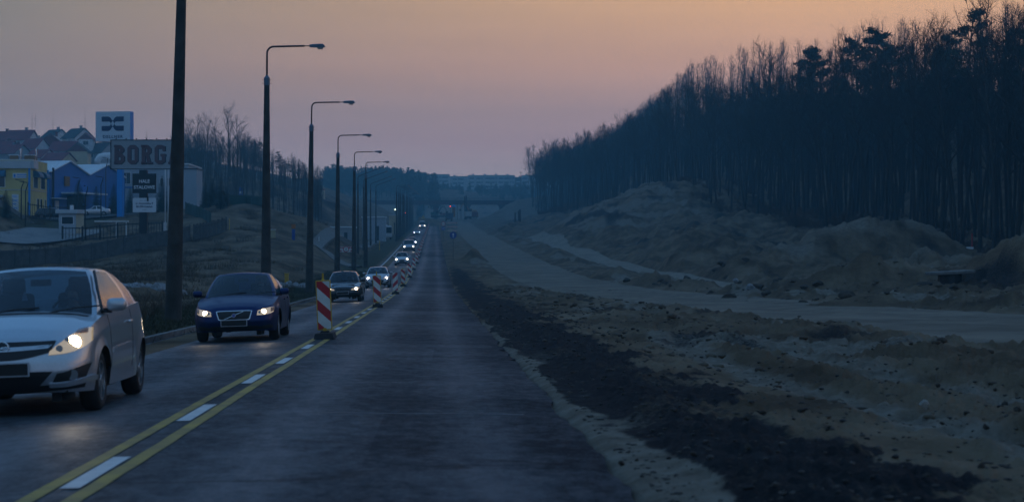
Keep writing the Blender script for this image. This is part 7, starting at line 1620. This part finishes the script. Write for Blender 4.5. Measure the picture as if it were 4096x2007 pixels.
p = at(1763, 770, 1000); yard = at(1743, 690, 980); b = MB(); b.tube([(0,0,0), (0,0,13)], .16, 5); o = b.build('flood_mast', STEEL); p = at(1743, 800, 930); o.location = (p.x, p.y, p.z-1); tag(o, 'thin tall mast rising above the bridge in front of the far wood', 'mast')
p = at(2083, 800, 930); o = empty('flood_mast', (p.x, p.y, p.z-2), 0, 'tall lamp mast with a cross head in front of the right hand flats', 'mast'); b = MB(); b.tube([(0,0,0), (0,0,15.5)], [.16, .1], 5); b.build('mast', STEEL, o); part(o, 'cross_head', STEEL, ((0, 0, 15.5), (1.6, .2, .3)))
FLW = mat('flats_pale', (.42, .44, .44), .85, var=.08, vscale=.1); FLR = mat('flats_red_brown', (.16, .06, .045), .85); FLD = mat('flats_recess', (.045, .055, .07), .7)
def flats(px0, px1, top, d, wallm, lab, stacks, wins=()):
    a, c = at(px0, top, d), at(px1, top, d); w = (c-a).length; H = 17; o = empty('block_of_flats', ((a.x+c.x)/2, (a.y+c.y)/2, a.z-H), -YAW, lab, 'block of flats'); part(o, 'wall', wallm, ((0, 6, H/2-3), (w, 12, H+6))); rf = part(o, 'roof_edge', HG, ((0, 6, H+.15), (w+.3, 12.3, .3)))
    for k in range(max(1, int(w/9))): part(rf, 'roof_stack', HG, ((-w/2+4+9*k, 5, H+.9), (1.6, 2, 1.3)))
    for t in stacks:
        x = -w/2 + t*w
        for fl in range(5): st = part(o, 'balcony', FLD, ((x, -.08, 1.6+3.2*fl), (3.4, .12, 1.9))); part(st, 'balcony_front', PAR, ((x, -.3, .8+3.2*fl), (3.4, .1, .9)))
    for t in wins:
        x = -w/2 + t*w
        for fl in range(5): part(o, 'window', FLD, ((x, -.05, 2.1+3.2*fl), (1.2, .08, 1.3)))
flats(1716, 1797, 698, 1500, FLW, 'leftmost pale block of flats partly behind the pines', (.35, .75), (.55, .9)); flats(1797, 1872, 706, 1540, FLW, 'second block of flats, dim and set back', (.3, .65), (.5,)); flats(1872, 2060, 702, 1490, FLW, 'longest pale block of flats in the middle of the far row', (.08, .22, .42, .52, .70, .82), (.30, .60, .90, .96))
flats(2059, 2087, 710, 1500, FLR, 'narrow red brown link block between two pale blocks', (.5,)); flats(2086, 2196, 702, 1495, FLW, 'pale block of flats right of the red brown link', (.12, .55), (.35, .8)); flats(2200, 2330, 704, 1520, FLW, 'pale block of flats seen through the forest edge trunks', (.2, .6), (.4,))
# ------------------------------------------------------------------ the evening haze
mb = MB(); mb.box((0, 950, HTOP/2-18), (4200, 3000, HTOP+36)); 
hm = bpy.data.materials.new('haze'); hm.use_nodes = True; hm.node_tree.nodes.clear()
_o = hm.node_tree.nodes.new('ShaderNodeOutputMaterial'); _v = hm.node_tree.nodes.new('ShaderNodeVolumePrincipled')
_v.inputs['Color'].default_value = (.26, .74, 1.0, 1); _v.inputs['Density'].default_value = DENS; _v.inputs['Anisotropy'].default_value = .55
hm.node_tree.links.new(_v.outputs[0], _o.inputs['Volume'])
tag(mb.build('haze', hm), kind='stuff')
